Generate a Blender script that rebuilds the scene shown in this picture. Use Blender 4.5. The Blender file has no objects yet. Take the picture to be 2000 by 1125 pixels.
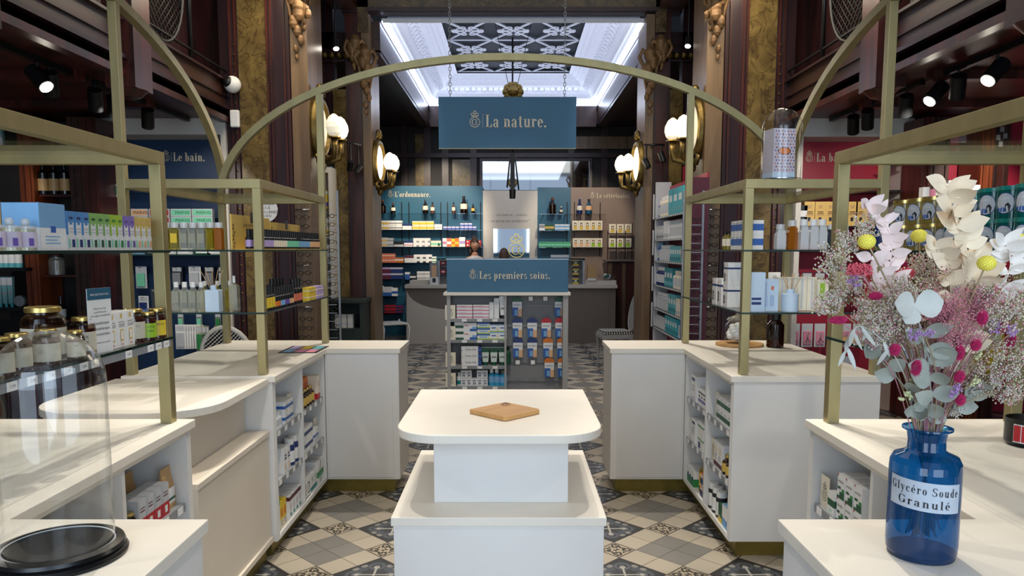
import bpy, math, random
from mathutils import Vector, Matrix
random.seed(7)
sc = bpy.context.scene
C = sc.collection
PI = math.pi
# ------------------------------------------------------------------ camera
FPX, PPY, PIT, EYE = 1483.0, 640.0, 0.1035, 1.6
cam = bpy.data.cameras.new('camera'); camo = bpy.data.objects.new('camera', cam); C.objects.link(camo)
camo.location = (0, 0, EYE); camo.rotation_euler = (PI/2 - PIT, 0, 0)
cam.sensor_fit = 'HORIZONTAL'; cam.sensor_width = 36; cam.lens = 36*FPX/2000
cam.shift_y = (PPY-562.5)/2000; cam.clip_start = 0.05; cam.clip_end = 100
sc.camera = camo
# ------------------------------------------------------------------ world, light, exposure
w = bpy.data.worlds.new('world'); sc.world = w; w.use_nodes = True
w.node_tree.nodes['Background'].inputs[0].default_value = (.62, .76, 1, 1)
w.node_tree.nodes['Background'].inputs[1].default_value = .6
sc.view_settings.view_transform = 'Standard'; sc.view_settings.look = 'None'
sc.view_settings.gamma = 1; sc.view_settings.use_curve_mapping = False
sc.view_settings.exposure = 0.0
sc.cycles.transparent_max_bounces = 32; sc.cycles.max_bounces = 8; sc.cycles.sample_clamp_indirect = 4
sc.cycles.caustics_reflective = False; sc.cycles.caustics_refractive = False
def area(loc, rot, sx, sy, power, col):
    l = bpy.data.lights.new('area_light', 'AREA'); l.shape = 'RECTANGLE'; l.size = sx; l.size_y = sy
    l.energy = power; l.color = col
    o = bpy.data.objects.new('area_light', l); o.location = loc; o.rotation_euler = rot; C.objects.link(o); return o
def spot(loc, to, power, deg, col, blend=.5, rad=.04):
    l = bpy.data.lights.new('spot_light', 'SPOT'); l.energy = power; l.spot_size = math.radians(deg); l.spot_blend = blend
    l.color = col; l.shadow_soft_size = rad
    o = bpy.data.objects.new('spot_light', l); o.location = loc; C.objects.link(o)
    o.rotation_euler = (Vector(to)-Vector(loc)).to_track_quat('-Z', 'Y').to_euler(); return o
WARM = (1, .86, .66); NEUT = (1, .93, .82); COOL = (.68, .83, 1)
area((-1.7, -2.2, 2.0), (PI/2, 0, 0), 2.2, 3.4, 105, COOL)      # daylight through the two shop windows behind the viewer
area((1.7, -2.2, 2.0), (PI/2, 0, 0), 2.2, 3.4, 105, COOL)
for lx, ly, tx, ty, pw in ((-1.1, 3.3, -1.6, 2.2, 330), (1.0, 3.5, 1.5, 2.2, 330), (-.9, 6.3, -1.5, 4.4, 420), (.85, 6.3, 1.5, 4.4, 420),
                           (-.7, 4.6, -.1, 3.0, 230), (.6, 4.6, 0, 3.0, 230), (-2.6, .6, -1.5, 2.4, 120), (2.6, .6, 1.5, 2.4, 120)):
    spot((lx, ly, 4.7), (tx, ty, .95), pw*.88, 46, NEUT)             # ceiling spots over the counters
for lx, ly, tx, ty, tz, pw, dg in ((-1.6, 11.6, -1.3, 14.4, 2.1, 260, 42), (-.9, 11.4, -1.6, 14.4, 1.6, 240, 44), (.2, 11.3, 0, 14.4, 2.1, 90, 26), (1.3, 11.4, 1.2, 14.4, 1.8, 200, 42),
                                   (1.0, 6.2, 1.75, 8.3, 1.5, 130, 50), (-1.0, 6.2, -1.95, 8.2, 1.3, 110, 50), (-.4, 1.2, -1.5, 4.3, 1.45, 150, 36), (.3, 1.2, 1.4, 4.3, 1.45, 150, 36), (-.3, 11.2, -.7, 13.6, 1.5, 45, 30), (0, 4.6, 0, 7.4, .75, 160, 40), (-3.0, 5.7, -3.2, 7.6, 1.7, 70, 55), (3.0, 5.7, 3.2, 7.6, 1.8, 90, 55), (4.0, 5.6, 4.3, 7.3, 2.0, 140, 40), (-4.1, 5.3, -4.9, 7.2, 1.8, 55, 40), (-3.6, 4.0, -1.6, 2.3, 1.5, 50, 50), (3.6, 4.0, 1.6, 2.3, 1.5, 60, 50)):
    spot((lx, ly, 3.7 if ly > 8 else 4.6 if abs(lx) < 1.5 else 2.62), (tx, ty, tz), pw, dg, WARM if ly > 8 else NEUT)  # rear and gallery lamps, plus added fill spots on towers, unit and till person
area((0, 10.6, 3.7), (0, 0, 0), 2.4, 3.6, 25, (.8, .86, 1))      # light of the glowing coffer falling on the back room
area((0, 4.0, 5.2), (0, 0, 0), 4.5, 7.0, 65, NEUT)  # added overhead fill for the front room, no fixture there
for x_, y_, r_, s_ in ((-1.44, 11.45, .75, 5), (1.48, 11.45, -.75, 5)): area((x_, y_, 4.16), (PI, -r_, 0), .05, s_, 9, (.72, .8, 1))
for y_, r_ in ((9.0, -.75), (13.92, .75)): area((.02, y_, 4.16), (PI+r_, 0, 0), 2.9, .05, 6, (.72, .8, 1))
area((.02, 11.45, 4.17), (PI, 0, 0), 2.6, 4.6, 30, (.70, .77, 1))  # added unseen up-facing light that brightens the plaster inside the coffer
for s_ in (-1, 1): area((s_*2.0, 6.2, 3.9), (0, s_*-.5, 0), .5, 2.5, 25, WARM)  # added warm fill towards the gallery fascias and near pillars
# ------------------------------------------------------------------ placing helpers (a ray of the photo met with a plane of the place)
_c, _s = math.cos(PIT), math.sin(PIT)
def _ray(x, y):
    a, b = (x-1000)/FPX, (y-PPY)/FPX
    d = Vector((a, _c - b*_s, -_s - b*_c)); return d/d[1]
def PY(x, y, Y): return Vector((0, 0, EYE)) + _ray(x, y)*Y
def PX(x, y, X): r = _ray(x, y); return Vector((0, 0, EYE)) + r*(X/r[0])
def PZ(x, y, Z): r = _ray(x, y); return Vector((0, 0, EYE)) + r*((Z-EYE)/r[2])
# ------------------------------------------------------------------ materials
def lin(h):
    if not isinstance(h, str): return tuple(h)
    return tuple(((v/12.92) if v <= .04045 else ((v+.055)/1.055)**2.4) for v in (int(h[i:i+2], 16)/255 for i in (0, 2, 4)))
MATS = {}
def base_mat(name):
    m = bpy.data.materials.new(name); m.use_nodes = True; MATS[name] = m
    return m, m.node_tree, m.node_tree.nodes['Principled BSDF']
def M(name, col=None, rough=.5, metal=0, var=.06, scale=30, emit=0, bump=0, stretch=None):
    if name in MATS: return MATS[name]
    m, t, b = base_mat(name); c = lin(col)
    b.inputs['Roughness'].default_value = rough; b.inputs['Metallic'].default_value = metal
    tc = t.nodes.new('ShaderNodeTexCoord'); nz = t.nodes.new('ShaderNodeTexNoise'); nz.inputs['Scale'].default_value = scale; nz.inputs['Detail'].default_value = 4
    mp = t.nodes.new('ShaderNodeMapping'); mp.inputs['Scale'].default_value = stretch or (1, 1, 1)
    t.links.new(tc.outputs['Object'], mp.inputs[0]); t.links.new(mp.outputs[0], nz.inputs['Vector'])
    r = t.nodes.new('ShaderNodeValToRGB'); r.color_ramp.elements[0].position = .3; r.color_ramp.elements[1].position = .7
    r.color_ramp.elements[0].color = tuple(v*(1-var) for v in c)+(1,); r.color_ramp.elements[1].color = tuple(min(1, v*(1+var)) for v in c)+(1,)
    t.links.new(nz.outputs['Fac'], r.inputs[0]); t.links.new(r.outputs[0], b.inputs['Base Color'])
    if emit:
        t.links.new(r.outputs[0], b.inputs['Emission Color']); b.inputs['Emission Strength'].default_value = emit
    if bump:
        bp = t.nodes.new('ShaderNodeBump'); bp.inputs['Strength'].default_value = bump; bp.inputs['Distance'].default_value = .01
        t.links.new(nz.outputs['Fac'], bp.inputs['Height']); t.links.new(bp.outputs[0], b.inputs['Normal'])
    return m
class E:                                                            # arithmetic on shader sockets
    def __init__(s, t, k): s.t, s.k = t, k
    def op(s, o, b=None, c=None):
        n = s.t.nodes.new('ShaderNodeMath'); n.operation = o
        for i, v in enumerate((s, b, c)):
            if v is None: continue
            if isinstance(v, E): s.t.links.new(v.k, n.inputs[i])
            else: n.inputs[i].default_value = v
        return E(s.t, n.outputs[0])
    def __add__(s, b): return s.op('ADD', b)
    def __sub__(s, b): return s.op('SUBTRACT', b)
    def __mul__(s, b): return s.op('MULTIPLY', b)
    def __truediv__(s, b): return s.op('DIVIDE', b)
    def lt(s, b): return s.op('LESS_THAN', b)
    def gt(s, b): return s.op('GREATER_THAN', b)
    def abs(s): return s.op('ABSOLUTE')
    def floor(s): return s.op('FLOOR')
    def mod(s, b): return s.op('FLOORED_MODULO', b)
    def max(s, b): return s.op('MAXIMUM', b)
    def min(s, b): return s.op('MINIMUM', b)
    def inv(s): return E.one(s)
    def one(s): return s.op('MULTIPLY_ADD', -1.0, 1.0)
def glass(name, tint, refl=1.45, milk=0, milkcol='ffffff'):
    if name in MATS: return MATS[name]
    m = bpy.data.materials.new(name); m.use_nodes = True; MATS[name] = m; t = m.node_tree; t.nodes.clear()
    out = t.nodes.new('ShaderNodeOutputMaterial'); tr = t.nodes.new('ShaderNodeBsdfTransparent'); gl = t.nodes.new('ShaderNodeBsdfGlossy')
    tr.inputs[0].default_value = lin(tint)+(1,); gl.inputs['Roughness'].default_value = .03
    lw = t.nodes.new('ShaderNodeLayerWeight'); lw.inputs[0].default_value = .5; mx = t.nodes.new('ShaderNodeMixShader'); fr = t.nodes.new('ShaderNodeMapRange'); pw = E(t, lw.outputs['Facing']).op('POWER', 4.0); t.links.new(pw.k, fr.inputs[0]); fr.inputs[3].default_value = .05*refl/1.45; fr.inputs[4].default_value = .8
    first = tr.outputs[0]
    if milk:
        df = t.nodes.new('ShaderNodeBsdfDiffuse'); df.inputs[0].default_value = lin(milkcol)+(1,); m2 = t.nodes.new('ShaderNodeMixShader'); m2.inputs[0].default_value = milk
        nz = t.nodes.new('ShaderNodeTexNoise'); nz.inputs['Scale'].default_value = 25
        mr = t.nodes.new('ShaderNodeMapRange'); mr.inputs[3].default_value = milk*.7; mr.inputs[4].default_value = min(1, milk*1.3)
        t.links.new(nz.outputs['Fac'], mr.inputs[0]); t.links.new(mr.outputs[0], m2.inputs[0])
        t.links.new(tr.outputs[0], m2.inputs[1]); t.links.new(df.outputs[0], m2.inputs[2]); first = m2.outputs[0]
    t.links.new(fr.outputs[0], mx.inputs[0]); t.links.new(first, mx.inputs[1]); t.links.new(gl.outputs[0], mx.inputs[2]); t.links.new(mx.outputs[0], out.inputs[0])
    return m
def mixc(t, f, a, b):
    n = t.nodes.new('ShaderNodeMix'); n.data_type = 'RGBA'; t.links.new(f.k, n.inputs[0])
    for v, i in ((a, 6), (b, 7)):
        if isinstance(v, str) or isinstance(v, tuple): n.inputs[i].default_value = lin(v)+(1,)
        else: t.links.new(v, n.inputs[i])
    return n.outputs[2]
def hyp(a, b): return (a*a+b*b).op('SQRT')
def floor_mat():
    m, t, b = base_mat('cement_tiles')
    tc = t.nodes.new('ShaderNodeTexCoord'); sp = t.nodes.new('ShaderNodeSeparateXYZ'); t.links.new(tc.outputs['Object'], sp.inputs[0])
    x = E(t, sp.outputs[0])+1.0958; y = E(t, sp.outputs[1])-4.2235; k = .70711/.1462
    u = (x+y)*k; v = (x-y)*k
    u3, v3 = u.mod(3), v.mod(3); par = ((u/3).floor()+(v/3).floor()).mod(2)
    iu, iv = u3.lt(1), v3.lt(1); node = iu*iv; big = iu.one()*iv.one(); orn = big*par.lt(.5); grey = big*par.gt(.5)
    # grout at every small tile edge
    fu, fv = u.mod(1), v.mod(1); eu = fu.min(fu.one()); ev = fv.min(fv.one())
    U, V = u3-2, v3-2                                              # -1..1 in the two by two cells
    Eb = U.abs().max(V.abs()); gro = (eu.min(ev).lt(.014))*(orn.one())
    gro = gro.max((Eb.gt(.985))*orn)
    # big ornate tile: four rings, a pale cross on the diagonals, pale petals
    AU, AV = U.abs(), V.abs()
    rr = hyp(AU-.48, AV-.48); ring = rr.lt(.30)*rr.gt(.18); core = rr.lt(.09)
    d1, d2 = (U-V).abs(), (U+V).abs(); rc = hyp(U, V)
    cross = (d1.min(d2).lt(.055))*(rc.lt(.62)); flare = (d1.min(d2).lt(.14))*(rc.lt(.66))*(rc.gt(.52))
    star = (AU+AV).lt(.0)
    pet = hyp(AU.max(AV)-.80, AU.min(AV)-.18).lt(.12); lobe = hyp(AU.max(AV)-.62, AU.min(AV)).lt(.17)
    bord = Eb.gt(.88)
    c = mixc(t, ring, '38393c', '565b62'); c = mixc(t, core, c, '74787d'); c = mixc(t, lobe, c, '4a4f57'); c = mixc(t, pet, c, '8b8982')
    c = mixc(t, bord, c, '2b2929'); c = mixc(t, cross.max(flare), c, 'b3afa5')
    big_c = c
    # small ornate tile: dark scrolls on sand
    a, d = fu-.5, fv-.5; aa, ad = a.abs(), d.abs(); r2 = hyp(a, d); q = hyp(aa-.25, ad-.25)
    scr = ((r2*26).op('SINE')+((aa-ad)*34).op('SINE')).gt(.35); qr = q.lt(.16)*q.gt(.09)
    dk = scr.max(qr)*(aa.max(ad).lt(.44)); edge = aa.max(ad).gt(.46)
    small_c = mixc(t, dk.max(edge), 'b5a78f', '3a342e')
    nz = t.nodes.new('ShaderNodeTexNoise'); nz.inputs['Scale'].default_value = 3; nz.inputs['Detail'].default_value = 6; t.links.new(tc.outputs['Object'], nz.inputs['Vector'])
    wn = t.nodes.new('ShaderNodeTexWhiteNoise'); wn.noise_dimensions = '2D'; cb = t.nodes.new('ShaderNodeCombineXYZ'); t.links.new(u.floor().k, cb.inputs[0]); t.links.new(v.floor().k, cb.inputs[1]); t.links.new(cb.outputs[0], wn.inputs['Vector'])
    tone = E(t, wn.outputs['Value'])*.35+E(t, nz.outputs['Fac'])*.6
    cream = mixc(t, tone, 'a89d8b', 'c2b7a4'); gr = mixc(t, tone, '77736c', '8b8780')
    c = mixc(t, grey, cream, gr); c = mixc(t, orn, c, big_c); c = mixc(t, node, c, small_c); c = mixc(t, gro, c, '4d4740')
    t.links.new(c, b.inputs['Base Color']); b.inputs['Roughness'].default_value = .42
    return m
def wood_mat(name, a, bcol, scale=6, axis=(1, 1, .12), rough=.35):
    m, t, b = base_mat(name); tc = t.nodes.new('ShaderNodeTexCoord'); mp = t.nodes.new('ShaderNodeMapping'); mp.inputs['Scale'].default_value = axis
    nz = t.nodes.new('ShaderNodeTexNoise'); nz.inputs['Scale'].default_value = scale; nz.inputs['Detail'].default_value = 8; nz.inputs['Distortion'].default_value = 1.2
    t.links.new(tc.outputs['Object'], mp.inputs[0]); t.links.new(mp.outputs[0], nz.inputs['Vector'])
    r = t.nodes.new('ShaderNodeValToRGB'); r.color_ramp.elements[0].position = .35; r.color_ramp.elements[1].position = .68
    r.color_ramp.elements[0].color = lin(a)+(1,); r.color_ramp.elements[1].color = lin(bcol)+(1,)
    t.links.new(nz.outputs['Fac'], r.inputs[0]); t.links.new(r.outputs[0], b.inputs['Base Color']); b.inputs['Roughness'].default_value = rough
    return m
def marble_mat(name, a, bcol, vein):
    m, t, b = base_mat(name); tc = t.nodes.new('ShaderNodeTexCoord')
    nz = t.nodes.new('ShaderNodeTexNoise'); nz.inputs['Scale'].default_value = 5; nz.inputs['Detail'].default_value = 8; nz.inputs['Distortion'].default_value = 1.5
    n2 = t.nodes.new('ShaderNodeTexNoise'); n2.inputs['Scale'].default_value = 3.2; n2.inputs['Detail'].default_value = 10; n2.inputs['Distortion'].default_value = 2.5
    for n in (nz, n2): t.links.new(tc.outputs['Object'], n.inputs['Vector'])
    v = ((E(t, n2.outputs['Fac'])-.5).abs()*-28.0+1.0).max(0)*.75
    c = mixc(t, (E(t, nz.outputs['Fac'])*2.4-.7).max(0).min(1), a, bcol); c = mixc(t, v, c, vein)
    t.links.new(c, b.inputs['Base Color']); b.inputs['Roughness'].default_value = .25
    return m
def pattern_mat(name, a, bcol, scale=40):                            # small all-over woven motif
    m, t, b = base_mat(name); tc = t.nodes.new('ShaderNodeTexCoord'); sp = t.nodes.new('ShaderNodeSeparateXYZ'); t.links.new(tc.outputs['Object'], sp.inputs[0])
    x, y, z = (E(t, sp.outputs[i])*scale for i in range(3)); p = x+y
    f = ((p+z).op('SINE')*(z-p).op('SINE')).abs().gt(.32); g = ((p*2).op('SINE')*(z*2).op('SINE')).gt(.45)
    c = mixc(t, f.max(g), a, bcol); t.links.new(c, b.inputs['Base Color']); b.inputs['Roughness'].default_value = .8
    return m
floor_mat()
MAH = wood_mat('mahogany', '2a110c', '55231a'); MAHL = wood_mat('lit_mahogany', '54230f', '86401c'); DKW = wood_mat('dark_plum_wood', '211114', '381b1f')  # lit_mahogany: orange light on a few cabinet posts put into the wood colour
OAK = wood_mat('pale_pilaster_wood', '5e4933', '846a4c'); BEAM = wood_mat('beam_wood', '2d1a14', '4a2c22', axis=(1, .12, 1))
MARB = marble_mat('ochre_marble', '514023', '7f6a3c', '3a2b18'); FRZ = marble_mat('veined_frieze', '3a2e1e', '6a5738', '17100b')
BOARD = wood_mat('bamboo', 'b98a52', 'd3a468', 9, (.12, 1, 1), .45)
M('cream', 'e9e2d5', .42, var=.02, scale=6); M('panel_white', 'e3e1dd', .5, var=.02, scale=5); M('beige', 'd9cfc0', .5, var=.02, scale=5); M('taupe', '7d7269', .55, var=.03); M('inner_grey', 'c9c7c4', .55, var=.02)
M('brass', 'a6996d', .42, .7, var=.08, scale=14, stretch=(1, 1, .3)); M('plinth_brass', '8a7a3e', .4, .75, var=.08); M('antique_brass', '6d5a30', .4, .85, var=.3, scale=18); M('gold', 'd8bd72', .3, .9, var=.08); M('carving', '7a5c3a', .5, .2, var=.4, scale=14, bump=.6)
M('chrome', 'c8c9cb', .18, 1, var=.03); M('steel', '9fa3a6', .35, .8); M('black', '111113', .45); M('black_metal', '1c1d1f', .4, .5); M('satin_black', '0f1012', .3)
M('teal', '1f5c78', .45, var=.03, scale=5); M('deep_teal', '0f3f56', .5, var=.04); M('sign_blue', '2f6485', .45, var=.02, scale=4); M('navy', '0f2f52', .45, var=.04); M('red_panel', '9e2036', .45, var=.04); M('taupe_panel', '8a766a', .5, var=.03); M('green_dark', '1d2a26', .5); M('letter', 'd3c8ae', .45, .2); M('plaster', 'eef0f6', .6, var=.04, scale=30, bump=.3); M('lattice', 'd5d8de', .5); M('dark_glass', '20262c', .75); M('wall_grey', 'cbc6be', .6, var=.03); M('dark_wall', '100b0a', .6); M('grey_unit', 'a9a8a6', .5, var=.03); M('grey_back', '8b8b8b', .55, var=.03); M('stonewhite', 'd9d6cf', .6)
WH = M('white', 'f0f0ee', .45, var=.02)
for n, h in dict(red='c3232f', pink='e58fa6', rose='d98aa9', orange='dd7a2c', yellow='e8c93a', gold_paper='d9b75a', lime='9ac32f', green='2f8a4a', dgreen='17583a', mint='7fd6b0', aqua='5fb4bd', sky='7fb2dd', blue='2f62b0', dblue='1d3470', lilac='b9a3d6', violet='6f57a8', brown='5a3420', amber='6a3a12', kraft='c8a06a', ink='22242a', grey='8d9095', lgrey='c9ccd0', peach='e8b78a', teal2='1f8a8c', salmon='d9785c', plum='5c2436', cream2='efe6cf', iceblue='c7dcf0').items(): M(n, h, .45, var=.03)
GL = glass('clear_glass', 'fdfefe'); GSH = glass('shelf_glass', 'fdfefe', 1.5); GED = M('glass_edge', '12302a', .15); GBL = glass('cobalt_glass', '55a4d8', 1.5, .24, '0b558f'); GAM = glass('amber_glass', '7a3c10', 1.5, .35, '2a1206'); GFR = glass('frosted', 'ffffff', 1.4, .6, 'e8ebec'); GYE = glass('yellow_liquid', 'e6dc8a', 1.4, .25, 'c9b93a'); GOR = glass('orange_liquid', 'e0a050', 1.4, .45, 'c07a1e'); GCL = glass('clear_bottle', 'f6f6ea', 1.5, .16, 'f0f1e6'); GTE = glass('teal_plastic', '4fb0a6', 1.4, .5, '0f7a72'); GGD = glass('gold_plastic', 'e6d894', 1.4, .5, 'b3a04e'); GBR = glass('dark_jar_glass', 'c8b9a6', 1.5, .1, '3a2416')
MIR = M('mirror', 'dfe6ea', .03, 1, var=.01)
M('globe_lit', 'fff0cf', .4, emit=3.2, var=.03); M('globe_dim', 'e6dcc4', .4, emit=.6, var=.1); M('lamp_lit', 'fff4e2', .4, emit=25, var=.02); M('led', (.72, .8, 1), .5, emit=5, var=.01); M('pane_glow', 'cfe0f5', .4, emit=.6)
M('skin', 'c79274', .5); M('hair', '3a2519', .6, var=.3, scale=80, stretch=(1, 1, .2)); M('coat', 'd9d6d0', .7, var=.04); M('dark_cloth', '26262b', .8)
PAT = pattern_mat('woven_pattern', 'ece6da', '1c1a1c', 95)
# ------------------------------------------------------------------ mesh builder
def mm(m): return MATS[m] if isinstance(m, str) else m
class MB:
    def __init__(s): s.v, s.f, s.i, s.sm, s.ms = [], [], [], [], []
    def mi(s, m):
        m = mm(m)
        if m not in s.ms: s.ms.append(m)
        return s.ms.index(m)
    def add(s, vs, fs, m, smooth=False):
        o = len(s.v); k = s.mi(m); s.v += [tuple(v) for v in vs]
        for f in fs: s.f.append(tuple(o+j for j in f)); s.i.append(k); s.sm.append(smooth)
        return s
    def box(s, x0, y0, z0, x1, y1, z1, m):
        vs = [(x, y, z) for z in (z0, z1) for y in (y0, y1) for x in (x0, x1)]
        return s.add(vs, [(0, 2, 3, 1), (4, 5, 7, 6), (0, 1, 5, 4), (2, 6, 7, 3), (0, 4, 6, 2), (1, 3, 7, 5)], m)
    def cbox(s, c, d, m): return s.box(c[0]-d[0]/2, c[1]-d[1]/2, c[2]-d[2]/2, c[0]+d[0]/2, c[1]+d[1]/2, c[2]+d[2]/2, m)
    def prism(s, pts, z0, z1, m, tr=None):                            # outline in x, y extruded in z (tr remaps the points)
        n = len(pts); vs = [(p[0], p[1], z0) for p in pts]+[(p[0], p[1], z1) for p in pts]
        if tr: vs = [tr(v) for v in vs]
        return s.add(vs, [tuple(range(n-1, -1, -1)), tuple(range(n, 2*n))]+[(i, (i+1) % n, n+(i+1) % n, n+i) for i in range(n)], m)
    def lathe(s, prof, m, c=(0, 0, 0), n=20, smooth=True, ax='z', sx=1, sy=1):   # prof: (r, z[, material])
        cur = m
        for a in range(len(prof)-1):
            p, q = prof[a], prof[a+1]; cur = p[2] if len(p) > 2 else cur; vs = []
            for r, z in (p[:2], q[:2]):
                for k in range(n):
                    t = 2*PI*k/n; x, y = r*math.cos(t)*sx, r*math.sin(t)*sy
                    vs.append((c[0]+x, c[1]+y, c[2]+z) if ax == 'z' else (c[0]+z, c[1]+x, c[2]+y) if ax == 'x' else (c[0]+x, c[1]+z, c[2]+y))
            s.add(vs, [(k, (k+1) % n, n+(k+1) % n, n+k) for k in range(n)], cur, smooth)
        return s
    def cyl(s, c, r, h, m, n=16, ax='z', r2=None):
        r2 = r if r2 is None else r2
        return s.lathe([(0, 0), (r, 0)], m, c, n, False, ax).lathe([(r, 0), (r2, h)], m, c, n, True, ax).lathe([(r2, h), (0, h)], m, c, n, False, ax)
    def ball(s, c, r, m, n=12, k=7, sz=1):
        return s.lathe([(r*math.sin(PI*i/k), -r*sz*math.cos(PI*i/k)) for i in range(k+1)], m, c, n)
    def tube(s, pts, r, m, n=8, closed=False, square=False, up=(0, 0, 1)):
        P = [Vector(p) for p in pts]; N = len(P); rs = r if isinstance(r, (list, tuple)) else [r]*N
        if square: n = 4
        vs = []; U = Vector(up); prev = None
        for i in range(N):
            a = P[(i-1) % N] if (closed or i) else P[i]; b = P[(i+1) % N] if (closed or i < N-1) else P[i]
            d = (b-a).normalized(); x = d.cross(prev if prev is not None and not square else U)
            if x.length < 1e-4: x = d.cross(Vector((0, 1, 0)))
            if x.length < 1e-4: x = d.cross(Vector((1, 0, 0)))
            x.normalize(); y = x.cross(d).normalized(); prev = y if not square else None
            for k in range(n):
                t = 2*PI*k/n + (PI/4 if square else 0); q = rs[i]*(1.41421 if square else 1)
                vs.append(P[i]+x*math.cos(t)*q+y*math.sin(t)*q)
        fs = [(i*n+k, i*n+(k+1) % n, ((i+1) % N)*n+(k+1) % n, ((i+1) % N)*n+k) for i in range(N if closed else N-1) for k in range(n)]
        if not closed: fs += [tuple(range(n-1, -1, -1)), tuple(range((N-1)*n, N*n))]
        return s.add(vs, fs, m, not square)
    def flat(s, polys, fr, m):                                        # 2-D polygons set in the plane fr(x, z) -> 3-D
        for p in polys: s.add([fr(*q) for q in p], [tuple(range(len(p)))], m)
        return s
    def build(s, name, parent=None, world=False, bevel=0):
        me = bpy.data.meshes.new(name); off = parent.location if (parent and world) else Vector((0, 0, 0))
        me.from_pydata([tuple(Vector(v)-off) for v in s.v], [], s.f)
        for m in s.ms: me.materials.append(m)
        me.polygons.foreach_set('material_index', s.i); me.polygons.foreach_set('use_smooth', s.sm); me.update()
        o = bpy.data.objects.new(name, me); C.objects.link(o)
        if parent: o.parent = parent
        if bevel:
            b = o.modifiers.new('edge', 'BEVEL'); b.width = bevel; b.segments = 2; b.limit_method = 'ANGLE'; b.angle_limit = 1.0; b.harden_normals = False
        return o
def tag(o, label, cat, group=None):
    o['label'] = label; o['category'] = cat
    if group: o['group'] = group
    return o
def thing(name, label, cat, loc=(0, 0, 0), rz=0, group=None):
    o = bpy.data.objects.new(name, None); C.objects.link(o); o.location = loc; o.rotation_euler = (0, 0, rz); o.empty_display_size = .05
    return tag(o, label, cat, group)
def struct(name, mb, parent=None, bevel=0):
    o = mb.build(name, parent, bevel=bevel)
    if not parent: o['kind'] = 'structure'
    return o
def dup(root, loc, rz=None, label=None, group=None):
    r = root.copy(); C.objects.link(r); r.location = loc
    if rz is not None: r.rotation_euler = (0, 0, rz)
    if label: r['label'] = label
    if group: r['group'] = group
    for ch in root.children:
        c = ch.copy(); C.objects.link(c); c.parent = r
        for g in ch.children: d = g.copy(); C.objects.link(d); d.parent = c
    return r
ORD = 'first second third fourth fifth sixth seventh eighth ninth tenth eleventh twelfth thirteenth fourteenth fifteenth sixteenth seventeenth eighteenth nineteenth twentieth'.split()
def nth(i, n):
    if n == 1: return ''
    if i == n-1 and n > 2: return 'last'
    return ORD[i] if i < 20 else ('twenty-'+ORD[i-20] if i < 29 else 'thirtieth' if i == 29 else 'thirty-'+ORD[i-30])
def pos(i, n): return 'leftmost' if i == 0 else 'rightmost' if i == n-1 else ORD[i]+' from left' if i < 20 else ('twenty-'+ORD[i-20] if i < 29 else 'thirtieth')+' from left'
import re
def short(lab):
    for a, b in ((r'\b(?:on|in) (top|upper|lower|middle|second|third|fourth|fifth|sixth|lowest) shelf of (.*)$', r'\2 \1 shelf'), (r'\bin (left|right) (rear|front) counter, (nearer|farther) bay', r'\1 \2 counter \3 bay'), (' in front row on ', ' front row, '), (' on (left|right) (rear|front) tower', r' \1 \2 tower')):
        if len(lab.split()) > 16: lab = re.sub(a, b, lab)
    if len(lab.split()) > 16: lab = lab.replace(' from left', '')
    if len(lab.split()) > 16: lab = lab.replace(' in leftmost column', ' left column').replace(' in rightmost column', ' right column').replace('second lowest', 'second').replace('third lowest', 'third')
    if len(lab.split()) > 16: lab = lab.replace(' with ', ' ', 1)
    return ' '.join(lab.replace(' ,', ',').split())
EPS = .0006
def row(o, pts, desc, place, cat, group=None, rz=0):                  # the first placing moves o itself, the others are copies
    n = len(pts); order = sorted(range(n), key=lambda i: pts[i][0]/pts[i][1])
    for i, p in enumerate(pts):
        lab = f'{desc}, {pos(order.index(i), n)+" " if n > 1 else ""}{place}'; p = (p[0], p[1], p[2]+EPS)
        if i == 0: o.location = p; o.rotation_euler = (0, 0, rz); q = o
        else: q = dup(o, p, rz)
        tag(q, short(lab), cat, (group or desc+' '+place) if n > 1 else None)
def stack(o, cols, desc, place, cat, rz=0, group=None):               # cols: list of columns, each a list of points from the bottom up
    n = len(cols); first = True; TI = {1: [''], 2: ['lower', 'upper'], 3: ['bottom', 'middle', 'top'], 4: ['bottom', 'second lowest', 'third lowest', 'top'], 5: ['bottom', 'second lowest', 'middle', 'fourth lowest', 'top']}
    tot = sum(len(c) for c in cols); order = sorted(range(n), key=lambda i: cols[i][0][0]/cols[i][0][1])
    for i, col in enumerate(cols):
        for j, p in enumerate(col):
            lab = f'{desc}, ' + (TI[len(col)][j]+' ' if len(col) > 1 else '') + (f'in {pos(order.index(i), n)} column ' if n > 1 and len(col) > 1 else pos(i, n)+' ' if n > 1 else '') + place; lab = lab.replace('column '+place, 'column, '+place); p = (p[0], p[1], p[2]+EPS)
            if first: o.location = p; o.rotation_euler = (0, 0, rz); q = o; first = False
            else: q = dup(o, p, rz)
            tag(q, short(lab.replace(' from left column', ' column')), cat, (group or desc+' '+place) if tot > 1 else None)
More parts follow.
